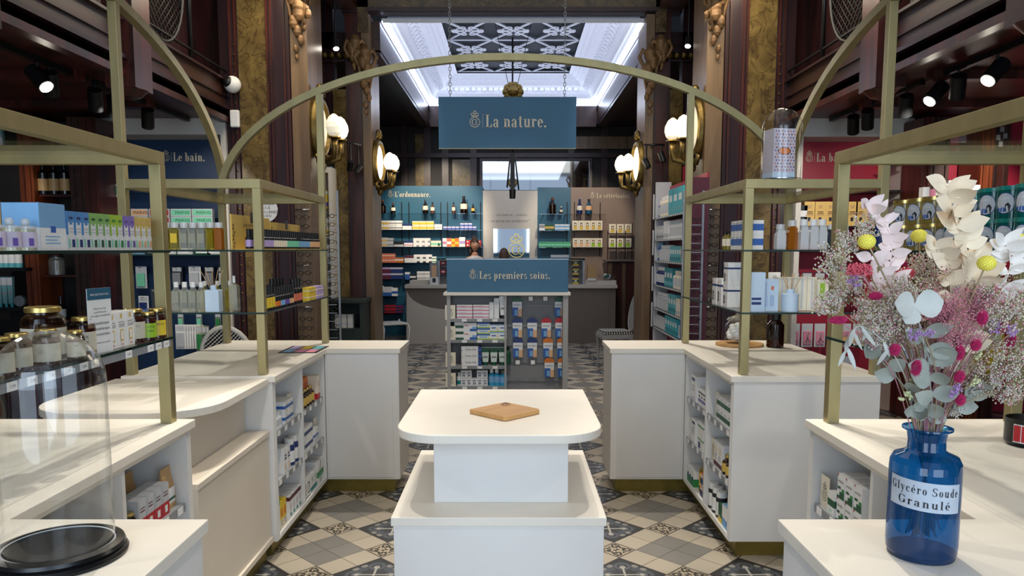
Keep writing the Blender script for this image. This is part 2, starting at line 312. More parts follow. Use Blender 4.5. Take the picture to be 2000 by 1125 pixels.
# ------------------------------------------------------------------ condensed high-contrast sign lettering drawn as outlines
ST, HA = .135, .035
def rc(x0, y0, x1, y1): return [[(x0, y0), (x1, y0), (x1, y1), (x0, y1)]]
def rg(cx, cy, rx, ry, a0=0, a1=360, st=ST, ha=HA, n=18):
    out = []
    for i in range(n):
        a, b = (math.radians(a0+(a1-a0)*k/n) for k in (i, i+1)); ix, iy = max(rx-st, .01), max(ry-ha, .01)
        out.append([(cx+rx*math.cos(a), cy+ry*math.sin(a)), (cx+rx*math.cos(b), cy+ry*math.sin(b)), (cx+ix*math.cos(b), cy+iy*math.sin(b)), (cx+ix*math.cos(a), cy+iy*math.sin(a))])
    return out
def dot(cx, cy, r): return [[(cx+r*math.cos(2*PI*k/12), cy+r*math.sin(2*PI*k/12)) for k in range(12)]]
XH = .62
def bowl(cx): return rg(cx, .31, .20, .31)
def arch(x): return rg(x+.17, .42, .17, .20, 0, 165, .13)+rc(x+.21, 0, x+.34, .43)+rc(x+.15, 0, x+.40, HA)
def stem(x, h): return rc(x, 0, x+.13, h)+rc(x-.06, 0, x+.19, HA)+rc(x-.06, h-HA, x+.02, h)
ACUTE = lambda x: [[(x, .70), (x+.05, .70), (x+.16, .88), (x+.06, .88)]]
e_ = bowl(.22)[4:]
e_ = rg(.22, .31, .20, .31, 0, 320)+rc(.12, .30, .40, .335)
a_ = rc(.25, 0, .38, .45)+rg(.21, .44, .17, .18, 0, 165, .13)+dot(.09, .46, .05)+rg(.21, .17, .19, .17, 70, 300, .12)+rc(.34, 0, .44, HA)
GLY = {'o': (.44, bowl(.22)), 'e': (.43, e_), 'é': (.43, e_+ACUTE(.18)), 'c': (.42, rg(.22, .31, .20, .31, 45, 320)+dot(.33, .46, .055)), 'a': (.47, a_), 'n': (.52, stem(.07, XH)+arch(.11)), 'm': (.83, stem(.07, XH)+arch(.11)+arch(.43)), 'r': (.40, stem(.07, XH)+rg(.27, .42, .12, .20, 60, 170, .1)+dot(.34, .52, .065)), 'i': (.29, stem(.08, XH)+dot(.145, .80, .075)), 'l': (.29, stem(.08, .95)), 't': (.34, rc(.09, .1, .22, .80)+rc(.0, XH-HA, .32, XH)+rg(.22, .12, .13, .12, 180, 330, .12)), 'u': (.53, rc(.07, .17, .20, XH)+rc(.01, XH-HA, .12, XH)+rg(.23, .19, .16, .19, 180, 350, .13)+rc(.33, 0, .46, XH)+rc(.28, XH-HA, .36, XH)+rc(.40, 0, .52, HA)), 's': (.38, rg(.19, .46, .15, .16, 20, 250, .10)+rg(.19, .16, .16, .16, -160, 80, .11)+[[(.06, .42), (.16, .32), (.33, .20), (.24, .32)]]), 'p': (.50, rc(.07, -.28, .20, XH)+rc(.01, -.28, .28, -.28+HA)+rc(.01, XH-HA, .1, XH)+rg(.25, .31, .20, .31, -140, 140)), 'b': (.50, rc(.07, .02, .20, .95)+rc(.0, .95-HA, .1, .95)+rg(.25, .31, .20, .31, -150, 140)), 'd': (.50, rc(.30, 0, .43, .95)+rc(.22, .95-HA, .32, .95)+rc(.40, 0, .50, HA)+rg(.24, .31, .20, .31, 40, 320)), 'v': (.46, [[(.03, XH), (.17, XH), (.28, .0), (.21, .0)], [(.36, XH), (.40, XH), (.27, 0), (.23, 0)]]+rc(-.02, XH-HA, .22, XH)+rc(.30, XH-HA, .46, XH)), 'y': (.46, [[(.03, XH), (.17, XH), (.30, .0), (.21, .0)], [(.38, XH), (.42, XH), (.20, -.26), (.15, -.26)]]+rc(-.02, XH-HA, .22, XH)+rc(.31, XH-HA, .47, XH)+dot(.12, -.24, .06)), '.': (.22, dot(.10, .07, .08)), "'": (.17, [[(.04, .95), (.13, .95), (.09, .70), (.06, .70)]]), ' ': (.22, []), 'L': (.52, rc(.09, 0, .23, .95)+rc(.01, 0, .44, HA)+rc(.01, .95-HA, .33, .95)+[[(.36, HA), (.48, .0), (.50, .28), (.475, .28)]]+rc(.42, 0, .5, HA)), 'G': (.66, rg(.32, .475, .29, .475, 40, 330, .14)+rc(.47, .06, .60, .42)+rc(.40, .40, .66, .435)+rc(.56, .62, .595, .93)), 'S': (.54, rg(.27, .70, .21, .25, 30, 255, .12)+rg(.27, .25, .23, .25, -150, 78, .13)+[[(.09, .64), (.22, .50), (.46, .30), (.34, .50)]]+rc(.46, .66, .495, .93)+rc(.04, .04, .075, .3))}
def lettering(s, h, gap=.05):
    x = 0; out = []
    for ch in s:
        w_, g = GLY[ch]; out += [[((px+x)*h, py*h) for px, py in p] for p in g]; x += w_+gap
    return out, x*h
def crest(d):                                                         # monogram ring under a looped crown, height d
    r = .30; o = rg(0, r, r, r, 0, 360, .035, .035, 28)
    for s_ in (-1, 1): o += rg(s_*.12, .74, .11, .09, 0, 360, .035, .035, 12)
    o += rg(0, .86, .09, .10, 0, 360, .035, .035, 12)+rc(-.2, .615, .2, .645)
    o += rg(-.03, r, .15, .18, 60, 300, .05, .03, 12)+rc(.05, .14, .09, .46)+rc(.05, .43, .17, .46)+rc(.05, .285, .15, .315)+rc(.05, .14, .17, .17)
    return [[(x*d, y*d) for x, y in p] for p in o]
def sign_text(mb, s, h, org, ux, m, logo=True, depth=.006):            # raised letters, centre left at org; ux is the reading direction
    ux = Vector(ux); uz = Vector((0, 0, 1)); nrm = ux.cross(uz); org = Vector(org)
    P, wd = lettering(s, h); x0 = 0
    def put(polys, dx):
        for p in polys:
            n = len(p); a = [org+ux*(q[0]+dx)+uz*q[1]+nrm*depth for q in p]; b = [v-nrm*depth for v in a]
            mb.add(a+b, [tuple(range(n)), tuple(range(2*n-1, n-1, -1))]+[(i, n+i, n+(i+1) % n, (i+1) % n) for i in range(n)], m)
    if logo:
        put(crest(h*1.28), h*.4); put(rc(h*.98, -.02*h, h*1.0, h*1.0), 0); x0 = h*1.18
    put(P, x0); return x0+wd
_TX = {}
def text2d(s, h):                                                     # plain lettering as flat polygons, height of capitals about h, centred
    if s not in _TX:
        cu = bpy.data.curves.new('t', 'FONT'); cu.body = s; cu.fill_mode = 'FRONT'; cu.resolution_u = 2; cu.align_x = 'CENTER'
        o = bpy.data.objects.new('t', cu); C.objects.link(o); dg = bpy.context.evaluated_depsgraph_get()
        me = bpy.data.meshes.new_from_object(o.evaluated_get(dg)); _TX[s] = [[(me.vertices[i].co.x, me.vertices[i].co.y) for i in p.vertices] for p in me.polygons]
        bpy.data.objects.remove(o); bpy.data.curves.remove(cu); bpy.data.meshes.remove(me)
    return [[(x*h*1.4, y*h*1.4) for x, y in p] for p in _TX[s]]
# ------------------------------------------------------------------ goods
def carton(name, w, d, h, body, wrap=(), art=(), txt=(), tuck=True):   # stands on z = 0, printed front towards -y
    mb = MB(); mb.box(-w/2, -d/2, 0, w/2, d/2, h, body); e = .0004
    for z0, z1, m in wrap:
        a, b = z0*h, z1*h
        mb.flat([[(-w/2, a), (w/2, a), (w/2, b), (-w/2, b)]], lambda x, z: (x, -d/2-e, z), m)
        for sx in (-1, 1): mb.flat([[(-d/2, a), (d/2, a), (d/2, b), (-d/2, b)]], lambda x, z: (sx*(w/2+e), x*sx, z), m)
    for k, (x0, z0, x1, z1, m) in enumerate(art):
        ee = e*(2+k*.4); mb.flat([[(x0*w-w/2, z0*h), (x1*w-w/2, z0*h), (x1*w-w/2, z1*h), (x0*w-w/2, z1*h)]], lambda x, z: (x, -d/2-ee, z), m)
    for s, x, z, sz, m in txt: mb.flat(text2d(s, sz*h), lambda a, b: (a+x*w, -d/2-e*5, b+z*h), m)
    if tuck: mb.box(-w/2+.001, -d/2+.001, h, w/2-.001, -d/2+.0025, h+.0006, body)
    return mb.build(name)
def bottle(name, r, h, body, cap, lab=None, neck=.45, lab_m='cream2', shoulder=.72, cap_h=.14, band=None, sq=False):
    t = bpy.data.objects.new(name, None); C.objects.link(t); n = 4 if sq else 16; mb = MB(); hb = h*(1-cap_h); k = 1.3 if sq else 1
    mb.lathe([(0, 0), (r*k*.94, 0), (r*k, .004), (r*k, h*shoulder*.93), (r*neck*k*1.05, h*shoulder+r*.3 if h*shoulder+r*.3 < hb else hb*.99), (r*neck*k, hb), (0, hb)], body, n=n, smooth=not sq)
    if sq:
        for i in range(len(mb.v)): x, y, z = mb.v[i]; mb.v[i] = ((x-y)*.7071, (x+y)*.7071, z)
    mb.build('flask', t)
    c = MB(); c.cyl((0, 0, hb), r*max(neck*1.2, .3), h*cap_h, cap, 12); c.build('cap', t)
    if lab:
        b = MB(); e = r*1.012
        if sq: b.box(-r*.8, -r*.925, lab[0]*h, r*.8, -r*.92, lab[1]*h, lab_m)
        else: b.lathe([(e, lab[0]*h), (e, lab[1]*h)], lab_m, n=16)
        if band and not sq: b.lathe([(e*1.006, h*(lab[0]*.75+lab[1]*.25)), (e*1.006, h*(lab[0]*.5+lab[1]*.5))], band, n=16)
        b.build('label', t)
    return t
def flask(name, r, h, body, cap, lab=None, lab_m='cream2', neck=.45, shoulder=.72, cap_h=.14, sq=False):   # small bottle as one mesh
    mb = MB(); hb = h*(1-cap_h); n = 10
    if sq: mb.box(-r, -r*.6, 0, r, r*.6, h*shoulder, body)
    else: mb.lathe([(0, 0), (r, 0), (r, h*shoulder*.92), (r*neck, h*shoulder+(hb-h*shoulder)*.5), (r*neck, hb)], body, n=n)
    mb.cyl((0, 0, h*shoulder if sq else hb), r*max(neck*1.15, .35), h-(h*shoulder if sq else hb), cap, 10)
    if lab and not sq: mb.lathe([(r*1.02, lab[0]*h), (r*1.02, lab[1]*h)], lab_m, n=n)
    if lab and sq: mb.box(-r*.8, -r*.62, lab[0]*h, r*.8, -r*.61, lab[1]*h, lab_m)
    return mb.build(name)
def jar(name, r, h, fill, fill_top, label_m='cream2', lid='gold', text=None, lab=(.12, .62)):   # glass jar with a gold lid, contents and a paper label
    t = bpy.data.objects.new(name, None); C.objects.link(t)
    g = MB(); g.lathe([(0, 0), (r*.93, 0), (r, .005), (r, h*.70), (r*.93, h*.79), (r*.72, h*.86), (r*.72, h*.90)], GBR, n=28); g.build('glass_body', t)
    f = MB(); q = .95; f.lathe([(0, .004), (r*q*.95, .004), (r*q, .008), (r*q, h*min(fill_top, .70)), (r*q*.9 if fill_top > .7 else 0, h*fill_top), (0, h*fill_top)], fill, n=24); f.build('contents', t)
    l = MB(); l.lathe([(0, h*.9), (r*.78, h*.9), (r*.80, h*.905), (r*.80, h*.985), (r*.76, h), (0, h)], lid, n=28); l.lathe([(r*.815, h*.925), (r*.815, h*.945)], lid, n=28); l.build('lid', t)
    b = MB(); e = r*1.012; a0, a1 = -PI/2-1.35, -PI/2+1.35; k = 14
    for i in range(k):
        a, c = a0+(a1-a0)*i/k, a0+(a1-a0)*(i+1)/k
        b.add([(e*math.cos(a), e*math.sin(a), lab[0]*h), (e*math.cos(c), e*math.sin(c), lab[0]*h), (e*math.cos(c), e*math.sin(c), lab[1]*h), (e*math.cos(a), e*math.sin(a), lab[1]*h)], [(0, 1, 2, 3)], label_m, True)
    if text:
        for li, ln in enumerate(text):
            b.flat(text2d(ln, h*.07), lambda x, z: (e*1.01*math.sin(x/e), -e*1.01*math.cos(x/e), z+h*(lab[1]-.16-.14*li)), 'ink')
    b.build('label', t); return t
def diffuser(label, loc, w=.045, h=.10, sticks=5, square=False):
    t = thing('reed_diffuser', label, 'diffuser', (loc[0], loc[1], loc[2]+.0006)); b = MB()
    if square: b.box(-w, -w*.8, 0, w, w*.8, h*.82, 'iceblue'); b.cyl((0, 0, h*.82), w*.45, h*.18, 'iceblue', 16)
    else: b.lathe([(0, 0), (w*.97, 0), (w, .003), (w, h*.78), (w*.95, h*.80), (w*.5, h*.81), (w*.5, h*.97), (w*.42, h), (0, h*.98)], 'iceblue', n=24)
    b.build('bottle', t, bevel=.003 if square else 0)
    for k in range(sticks):
        a = (k-(sticks-1)/2)/max(1, sticks-1); s = MB(); s.tube([(a*.012, random.uniform(-.006, .006), h*.75), (a*.11, random.uniform(-.03, .03), h*.98+.085-abs(a)*.012)], .0017, 'kraft', 5); s.build('reed', t)
    return t
def crest_card(label, loc, rz, w=.075, h=.11, tilt=0, m='cream2', ink='taupe'):
    mb = MB(); mb.box(-w/2, 0, 0, w/2, .002, h, m); mb.flat([[(x, z+h*.22) for x, z in p] for p in crest(h*.62)], lambda x, z: (x, -.0006, z), ink)
    o = mb.build('brand_card'); o.location = (loc[0], loc[1], loc[2]+.0006); o.rotation_euler = (tilt, 0, rz); return tag(o, label, 'card')
# ------------------------------------------------------------------ the room
XC = -.045
YA, YB, YW, ZC = 7.4, 8.93, 14.4, 4.15                                # first pillars, second pillars, back wall, coffer
struct('floor', MB().box(-6, -3, -.1, 6, 15, 0, 'cement_tiles'))
struct('wall_back', MB().box(-6, YW, 0, 6, YW+.2, 6, 'dark_wall'))
struct('wall_left', MB().box(-5.6, -3, 0, -5.4, YW, 6, MAH)); struct('wall_right', MB().box(5.4, -3, 0, 5.6, YW, 6, MAH))
CX0, CX1, CY0, CY1 = -1.48, 1.52, YB, 13.97
mb = MB(); mb.box(-6, -3, 5.6, 6, YB, 5.8, DKW)
mb.box(-6, YB, ZC-.3, CX0-.12, YW, ZC-.1, DKW); mb.box(CX1+.12, YB, ZC-.3, 6, YW, ZC-.1, DKW); mb.box(CX0-.12, CY1+.05, ZC-.3, CX1+.12, YW, ZC-.1, DKW)
struct('ceiling', mb)
# glowing plaster coffer
mb = MB(); prof = [(0, 0), (0, .05), (.05, .06), (.07, .10), (.10, .11), (.14, .19), (.19, .24), (.25, .26), (.32, .29), (.36, .335), (.37, .36), (.41, .365), (.42, .40), (.47, .41), (.48, .44), (.54, .45)]
for (a, za), (b, zb) in zip(prof, prof[1:]):
    P = [(CX0+a, CY0+a), (CX1-a, CY0+a), (CX1-a, CY1-a), (CX0+a, CY1-a)]; Q = [(CX0+b, CY0+b), (CX1-b, CY0+b), (CX1-b, CY1-b), (CX0+b, CY1-b)]
    mb.add([p+(ZC+za,) for p in P]+[q+(ZC+zb,) for q in Q], [(i, 4+i, 4+(i+1) % 4, (i+1) % 4) for i in range(4)], 'plaster')
struct('trim_1', mb)
mb = MB()                                                             # plaster rosettes along the coffer band and bead row
for i in range(8):
    x = CX0+.45+i*(CX1-CX0-.9)/7
    for sx in (-1, 1):
        c = Vector((x+sx*.055, CY1-.23, ZC+.235)); mb.tube([c+Vector((.05*math.cos(t), -.02, .045*math.sin(t))) for t in [k*PI/5 for k in range(10)]], .012, 'plaster', 5, True)
for i in range(26):
    y = CY0+.5+i*(CY1-CY0-.9)/25
    for s, xx in ((1, CX0), (-1, CX1)):
        c = Vector((xx+s*.24, y, ZC+.235)); mb.tube([c+Vector((s*.05*math.cos(t), .06*math.sin(t), .03*math.cos(t))) for t in [k*PI/4 for k in range(8)]], .012, 'plaster', 5, True)
struct('trim_2', mb)
mb = MB(); q = .010
for a in ((CX0, CY0, CX0+q, CY1), (CX1-q, CY0, CX1, CY1), (CX0, CY1-q, CX1, CY1)): mb.box(a[0], a[1], ZC+.005, a[2], a[3], ZC+.022, 'led')
o = mb.build('led_strip'); tag(o, 'white light strip running round the lower edge of the bright ceiling coffer', 'light strip')
IX0, IX1, IY0, IY1, IZ = CX0+.54, CX1-.54, CY0+.54, CY1-.54, ZC+.47
struct('trim_3', MB().box(IX0-.05, IY0-.05, IZ+.05, IX1+.05, IY1+.05, IZ+.08, 'dark_glass'))
mb = MB(); nx, ny = 3, 4; dx, dy = (IX1-IX0)/nx, (IY1-IY0)/ny
for i in range(nx):
    for j in range(ny):
        x, y = IX0+i*dx, IY0+j*dy; zz = IZ+.01
        mb.tube([(x, y, zz), (x+dx, y+dy, zz)], .016, 'lattice', 6); mb.tube([(x+dx, y, zz), (x, y+dy, zz)], .016, 'lattice', 6)
        for sx in (-1, 1):
            for sy in (-1, 1):
                for r, ox, oy in ((.055, .10, .07), (.04, .18, .02), (.04, .06, .15)):
                    c = (x+dx/2+sx*ox, y+dy/2+sy*oy, zz-.01); mb.tube([(c[0]+r*math.cos(t), c[1]+r*math.sin(t), c[2]) for t in [k*PI/5 for k in range(10)]], .011, 'lattice', 5, True)
for j in range(ny+1): mb.tube([(IX0, IY0+j*dy, IZ+.01), (IX1, IY0+j*dy, IZ+.01)], .012, 'lattice', 6)
struct('trim_4', mb)
mb = MB()                                                             # dark boards hanging below the coffer edge
mb.box(CX0-.12, CY0, ZC-.32, CX0-.02, CY1, ZC+.02, BEAM); mb.box(CX1+.02, CY0, ZC-.32, CX1+.12, CY1, ZC+.02, BEAM); mb.box(CX0, CY1+.02, ZC-.36, CX1, CY1+.12, ZC+.02, BEAM)
for x in (CX0-.17, CX1+.02): mb.box(x, CY0, ZC-.36, x+.15, CY1, ZC-.30, DKW)
struct('trim_5', mb)
# portal in front of the coffer
t = MB(); t.box(-1.9, YB-.16, 4.22, 1.9, YB, 5.6, DKW); lint = struct('trim_6', t)
m2 = MB(); m2.box(-1.72, YB-.18, 4.27, 1.72, YB-.16, 4.40, FRZ); m2.box(-1.72, YB-.18, 4.0, -1.60, YB-.16, 4.40, FRZ); m2.box(1.60, YB-.18, 4.0, 1.72, YB-.16, 4.40, FRZ); m2.build('veined_frieze', lint)
m2 = MB(); m2.box(-1.9, YB-.24, 4.42, 1.9, YB-.16, 4.47, MAH); m2.box(-1.9, YB-.30, 4.49, 1.9, YB-.16, 4.56, DKW); m2.box(-1.62, YB-.2, 4.225, 1.62, YB-.16, 4.265, DKW); m2.build('moulding', lint)
def leafcarve(mb, x, y, z, s=1, h=.5):                                 # drop of carved leaves and scrolls
    for k in range(9):
        f = k/8; q = (1-f)*.055+.018; mb.ball((x+s*.03*math.sin(k*1.9), y-.03-.03*(1-f), z-h*f), q, 'carving', 8, 5, 1.5)
    for sx in (-1, 1):
        mb.tube([(x+sx*.02, y-.05, z-.02), (x+sx*.09, y-.07, z+.04), (x+sx*.12, y-.06, z-.04), (x+sx*.08, y-.05, z-.12), (x+sx*.04, y-.04, z-h*.6)], [.03, .028, .024, .02, .01], 'carving', 7)
n = 7
for s in (-1, 1):
    X = lambda o: XC+s*o
    def bx(mb, a, b, y0, y1, z0, z1, m): mb.box(min(X(a), X(b)), y0, z0, max(X(a), X(b)), y1, z1, m)
    # first pillar, seen from the front
    mb = MB(); bx(mb, 2.03, 2.72, YA, YA+.5, 0, 5.6, DKW); p = struct(f'trim_{n}', mb); n += 1
    mb = MB(); bx(mb, 2.262, 2.535, YA-.02, YA, .3, 5.6, MARB); mb.build('marble_panel', p)
    mb = MB(); bx(mb, 1.872, 2.03, YA-.06, YA+.5, 0, 5.6, OAK); mb.build('pilaster', p)
    mb = MB(); 
    for a in (2.05, 2.09, 2.215, 2.25, 2.55, 2.6): bx(mb, a, a+.018, YA-.03, YA, 0, 5.6, MAH)
    for k in range(30): mb.ball((X(2.575), YA-.02, .9+k*.09), .013, 'antique_brass', 6, 4)
    mb.build('moulding', p)
    mb = MB(); leafcarve(mb, X(1.95), YA-.06, 4.0, s, .62); leafcarve(mb, X(1.88), YA-.04, 4.15, s, .5); mb.build('leaf_carving', p)
    # second pillar
    mb = MB(); bx(mb, 1.64, 1.83, YB-.12, YB+.4, 0, 4.3, MAH); p = struct(f'trim_{n}', mb); n += 1
    mb = MB(); bx(mb, 1.545, 1.64, YB-.16, YB+.4, 0, 4.2, OAK); mb.build('pilaster', p)
    mb = MB(); bx(mb, 1.83, 1.99, YB-.08, YB+.3, 0, 3.4, MARB); mb.build('marble_panel', p)
    mb = MB()
    for a in (1.65, 1.80): bx(mb, a, a+.02, YB-.14, YB-.1, 0, 3.8, DKW)
    mb.build('moulding', p)
    mb = MB(); leafcarve(mb, X(1.58), YB-.18, 3.75, s, .62); leafcarve(mb, X(1.70), YB-.16, 3.86, s, .25); mb.build('leaf_carving', p)
    # gilded cornice, back of the side recess and the beam above it
    mb = MB(); bx(mb, 1.75, 3.2, YB-.1, YB+.25, 3.80, 3.84, DKW); bx(mb, 1.75, 3.2, YB-.12, YB+.2, 3.70, 3.72, DKW)
    for k in range(9): mb.ball((X(1.82+k*.08), YB-.14, 3.76), .045, 'antique_brass', 8, 5, .8)
    struct(f'trim_{n}', mb); n += 1
    mb = MB(); bx(mb, 1.99, 3.2, YB, YB+.15, 2.55, 5.6, DKW); bx(mb, 2.02, 3.2, YB, YB+.15, 0, 2.55, 'teal' if s < 0 else 'red_panel'); bx(mb, 2.1, 2.14, YB-.03, YB, 2.6, 3.7, BEAM); struct(f'trim_{n}', mb); n += 1
    mb = MB(); bx(mb, 1.68, 1.95, YA+.5, YB-.16, 4.25, 4.9, BEAM); bx(mb, 1.95, 3.2, YA+.5, YB, 4.35, 4.4, DKW); struct(f'trim_{n}', mb); n += 1
    # gallery over the side aisle: fascia, soffit, brackets, railing
    G = 2.66
    mb = MB(); bx(mb, G, G+.06, -3, YA, 2.84, 3.16, BEAM); bx(mb, G-.03, G+.05, -3, YA, 2.79, 2.84, MAH); bx(mb, G-.05, G+.05, -3, YA, 2.90, 2.93, DKW); bx(mb, G-.02, G+.05, -3, YA, 3.02, 3.03, DKW); bx(mb, G, 5.4, -3, YA+.4, 2.83, 2.9, MAH); bx(mb, G-.04, G+.1, -3, YA, 3.16, 3.18, DKW)
    for k in range(6): bx(mb, G+.3, 5.4, 1.2+k*1.05, 1.3+k*1.05, 2.77, 2.83, MAH)
    p = struct(f'trim_{n}', mb); n += 1
    mb = MB(); bx(mb, G-.015, G+.005, 2, YA, 3.165, 3.19, 'chrome'); mb.build('edge_strip', p)
    for k, y in enumerate((3.9, 5.55)):
        mb = MB(); bx(mb, G-.09, G+.12, y-.13, y+.13, 2.72, 3.5, MAH if k else BEAM); mb.lathe([(0, -.07), (.07, -.05), (.12, 0)], MAH, (X(G+.01), y, 2.72), 14); mb.build('bracket', p)
    mb = MB(); bx(mb, G+.25, G+.3, -3, YA, 3.2, 5.6, DKW); mb.build('upper_panelling', p)
    mb = MB(); cy, cz, ry, rz_ = 6.05, 3.72, .42, .52
    mb.tube([(X(G), cy+ry*math.cos(a), cz+rz_*math.sin(a)) for a in [k*PI/16 for k in range(32)]], .018, 'black_metal', 6, True)
    for k in range(-11, 12):
        o = k*.07; pts = []
        for tt in range(-60, 61):
            yy, zz = o*.7+tt*.012, tt*.012-o*.3
            if (yy/ry)**2+(zz/rz_)**2 < .97: pts.append((X(G), cy+yy, cz+zz))
        if len(pts) > 2: mb.tube([pts[0], pts[-1]], .006, 'black_metal', 5); mb.tube([(pts[0][0], 2*cy-pts[0][1], pts[0][2]), (pts[-1][0], 2*cy-pts[-1][1], pts[-1][2])], .006, 'black_metal', 5)
    mb.tube([(X(G), 5.3, 3.27), (X(G), YA, 3.27)], .012, 'black_metal', 6); mb.tube([(X(G), 5.5, 3.2), (X(G), 5.5, 4.4)], .02, 'black_metal', 6); mb.tube([(X(G), 6.6, 3.2), (X(G), 6.6, 4.4)], .02, 'black_metal', 6)
    mb.build('oval_grille', p)
    mb = MB(); bx(mb, G+.12, G+.13, 4.55, 4.85, 3.18, 3.9, 'pane_glow'); mb.build('lit_pane', p)  # bluish gallery pane, its light put into the material as a weak glow
    # wall with the shop niche beside the pillar
    mb = MB(); bx(mb, 2.72, 5.4, YA+.35, YA+.45, 0, 5.6, MAH); struct(f'trim_{n}', mb); n += 1
# pilaster side of the niche is part of each niche below.  Rear room: dark side walls, panels and mirror over the shelves
mb = MB(); mb.box(-3.3, YB+.2, 0, -3.2, YW, 4.1, 'dark_wall'); mb.box(3.2, YB+.2, 0, 3.3, YW, 4.1, 'dark_wall'); struct(f'trim_{n}', mb); n += 1
mb = MB()
for a, b in ((812, 835), (884, 922)):
    q, r = PY(a, 360, YW), PY(b, 262 if a < 850 else 312, YW); mb.box(q.x, YW-.03, 2.5, r.x, YW, r.z, MARB)
for px in (738, 790, 835, 870, 925, 1115, 1180, 1240):
    q = PY(px, 300, YW); mb.box(q.x-.06, YW-.06, 2.4, q.x+.06, YW, 3.85, DKW)
q, r = PY(1115, 292, YW), PY(1245, 268, YW); mb.box(q.x, YW-.1, q.z, r.x, YW-.05, r.z, OAK)
mb.box(-2.6, YW-.12, 3.28, 2.6, YW, 3.36, DKW)
struct(f'trim_{n}', mb); n += 1
q, r = PY(943, 372, YW), PY(1150, 316, YW)
t = thing('wall_mirror', 'wide dark framed mirror above the pale centre panel of the back wall', 'mirror', (0, YW-.10, q.z), 0); t.rotation_euler.x = -.03; r = r-Vector((0, 0, q.z)); q = q-Vector((0, 0, q.z))
MB().box(q.x, 0, q.z, r.x, .02, r.z, MIR).build('mirror_glass', t)
mb = MB(); mb.box(q.x-.05, -.03, r.z, r.x+.05, .02, r.z+.05, DKW); mb.box(q.x-.05, -.03, q.z, q.x, .02, r.z, DKW); mb.box(r.x, -.03, q.z, r.x+.05, .02, r.z, DKW); mb.build('frame', t)
# ------------------------------------------------------------------ back wall display
YS = 14.0
def panel(x0, x1, yt, m, label, txt=None, tx=None):
    a, b = PY(x0, yt, YS), PY(x1, yt, YS); t = thing('wall_display', label, 'wall display', (a.x, YS, 0))
    MB().box(.001, 0, 0, b.x-a.x-.001, .12, a.z, m).build('board', t)
    if txt:
        c = PY(tx[0], tx[1], YS); mbx = MB(); sign_text(mbx, txt, tx[2], (c.x-a.x, -.001, c.z), (1, 0, 0), 'letter'); mbx.build('lettering', t)
    return t
pan = [panel(737, 943, 363, 'teal', "tall teal wall panel lettered L'ordonnance behind the till counter", "L'ordonnance.", (758, 385, .105))]
pan.append(panel(1050, 1115, 366, 'teal', 'narrow teal wall panel right of the pale panel with the mirror'))
pan.append(panel(1115, 1262, 366, 'taupe_panel', 'taupe wall panel lettered Le vétérinaire at far right of the back wall', 'Le vétérinaire.', (1153, 387, .095)))
t = panel(943, 1050, 372, 'wall_grey', 'pale centre wall panel with script writing above a square mirror')
def onpanel(x, y, Y=YS): v = PY(x, y, Y); return v-t.location
mb = MB()
for s, x, y, h in (('... une belle et ... science,', 996, 422, .05), ('un art et une profession"', 996, 434, .055)):
    p = onpanel(x, y); mb.flat(text2d(s, h), lambda a, b: (p.x+(a+b*.3)*.9, -.003, p.z+b), 'taupe')
mb.build('script_lettering', t)
a, b = onpanel(964, 512), onpanel(1034, 447)
MB().box(a.x, -.012, a.z, b.x, -.001, b.z, MIR).build('square_mirror', t)
mb = MB(); mb.flat([[(x, z) for x, z in p] for p in crest(.42)], lambda x, z: (a.x+.42+x*1.2, -.02, a.z+.08+z*1.1), 'gold'); mb.build('gold_crest', t)
# ------------------------------------------------------------------ sconces and lamps
def sconce(label, loc, rz, dim):
    t = thing('wall_sconce', label, 'lamp', loc, rz); N = 28; t.scale = [.88 if dim else .80]*3
    ov = lambda f, y: [(.19*f*math.cos(k*2*PI/N), y, .33*f*math.sin(k*2*PI/N)) for k in range(N)]
    mb = MB(); L = [ov(1.0, 0), ov(1.0, -.05), ov(.93, -.09), ov(.80, -.10), ov(.74, -.06)]
    for A, B in zip(L, L[1:]): mb.add(A+B, [(k, (k+1) % N, N+(k+1) % N, N+k) for k in range(N)], 'antique_brass', True)
    for sx in (-1, 1):
        mb.tube([(sx*.02, -.06, -.34), (sx*.10, -.08, -.38), (sx*.13, -.07, -.31), (sx*.08, -.07, -.28)], [.03, .03, .025, .015], 'antique_brass', 8)
        mb.tube([(sx*.01, -.05, .35), (sx*.06, -.07, .40), (sx*.09, -.06, .34)], [.03, .025, .012], 'antique_brass', 8)
    mb.ball((0, -.06, .42), .045, 'antique_brass', 10, 6, 1.2); mb.ball((0, -.07, -.42), .04, 'antique_brass', 10, 6, 1.4); mb.build('backplate', t)
    mb = MB(); A, B = ov(.75, -.06), ov(.35, -.035); mb.add(A+B, [(k, (k+1) % N, N+(k+1) % N, N+k) for k in range(N)]+[tuple(range(N, 2*N))], 'globe_lit' if not dim else 'cream', True); mb.build('reflector', t)  # on the far sconces the globes' light on the dish is put in as glow
    for k, (sx, oy) in enumerate(((-1, -.27), (1, -.24))):
        e = (sx*.10, oy, -.14)
        mb = MB(); mb.tube([(0, -.06, -.33), (sx*.05, -.15, -.36), (sx*.09, oy*.95, -.33), (sx*.10, oy, -.25), e], [.032, .03, .03, .032, .04], 'antique_brass', 10); mb.lathe([(.03, 0), (.075, .01), (.07, .025), (.03, .03)], 'antique_brass', e, 14); arm = mb.build('arm', t)
        mb = MB(); mb.lathe([(.045, .03), (.075, .06), (.095, .12), (.09, .17), (.055, .235), (.015, .265), (0, .268)], 'globe_dim' if (dim and k == 0) else 'globe_lit', e, 8, True); mb.build('globe', arm)
    l = bpy.data.lights.new('point_light', 'POINT'); l.energy = 6; l.color = WARM; l.shadow_soft_size = .12
    v = Matrix.Rotation(rz, 3, 'Z') @ Vector((0, -.5, .05)); lo = bpy.data.objects.new('point_light', l); lo.location = Vector(loc)+v; C.objects.link(lo)
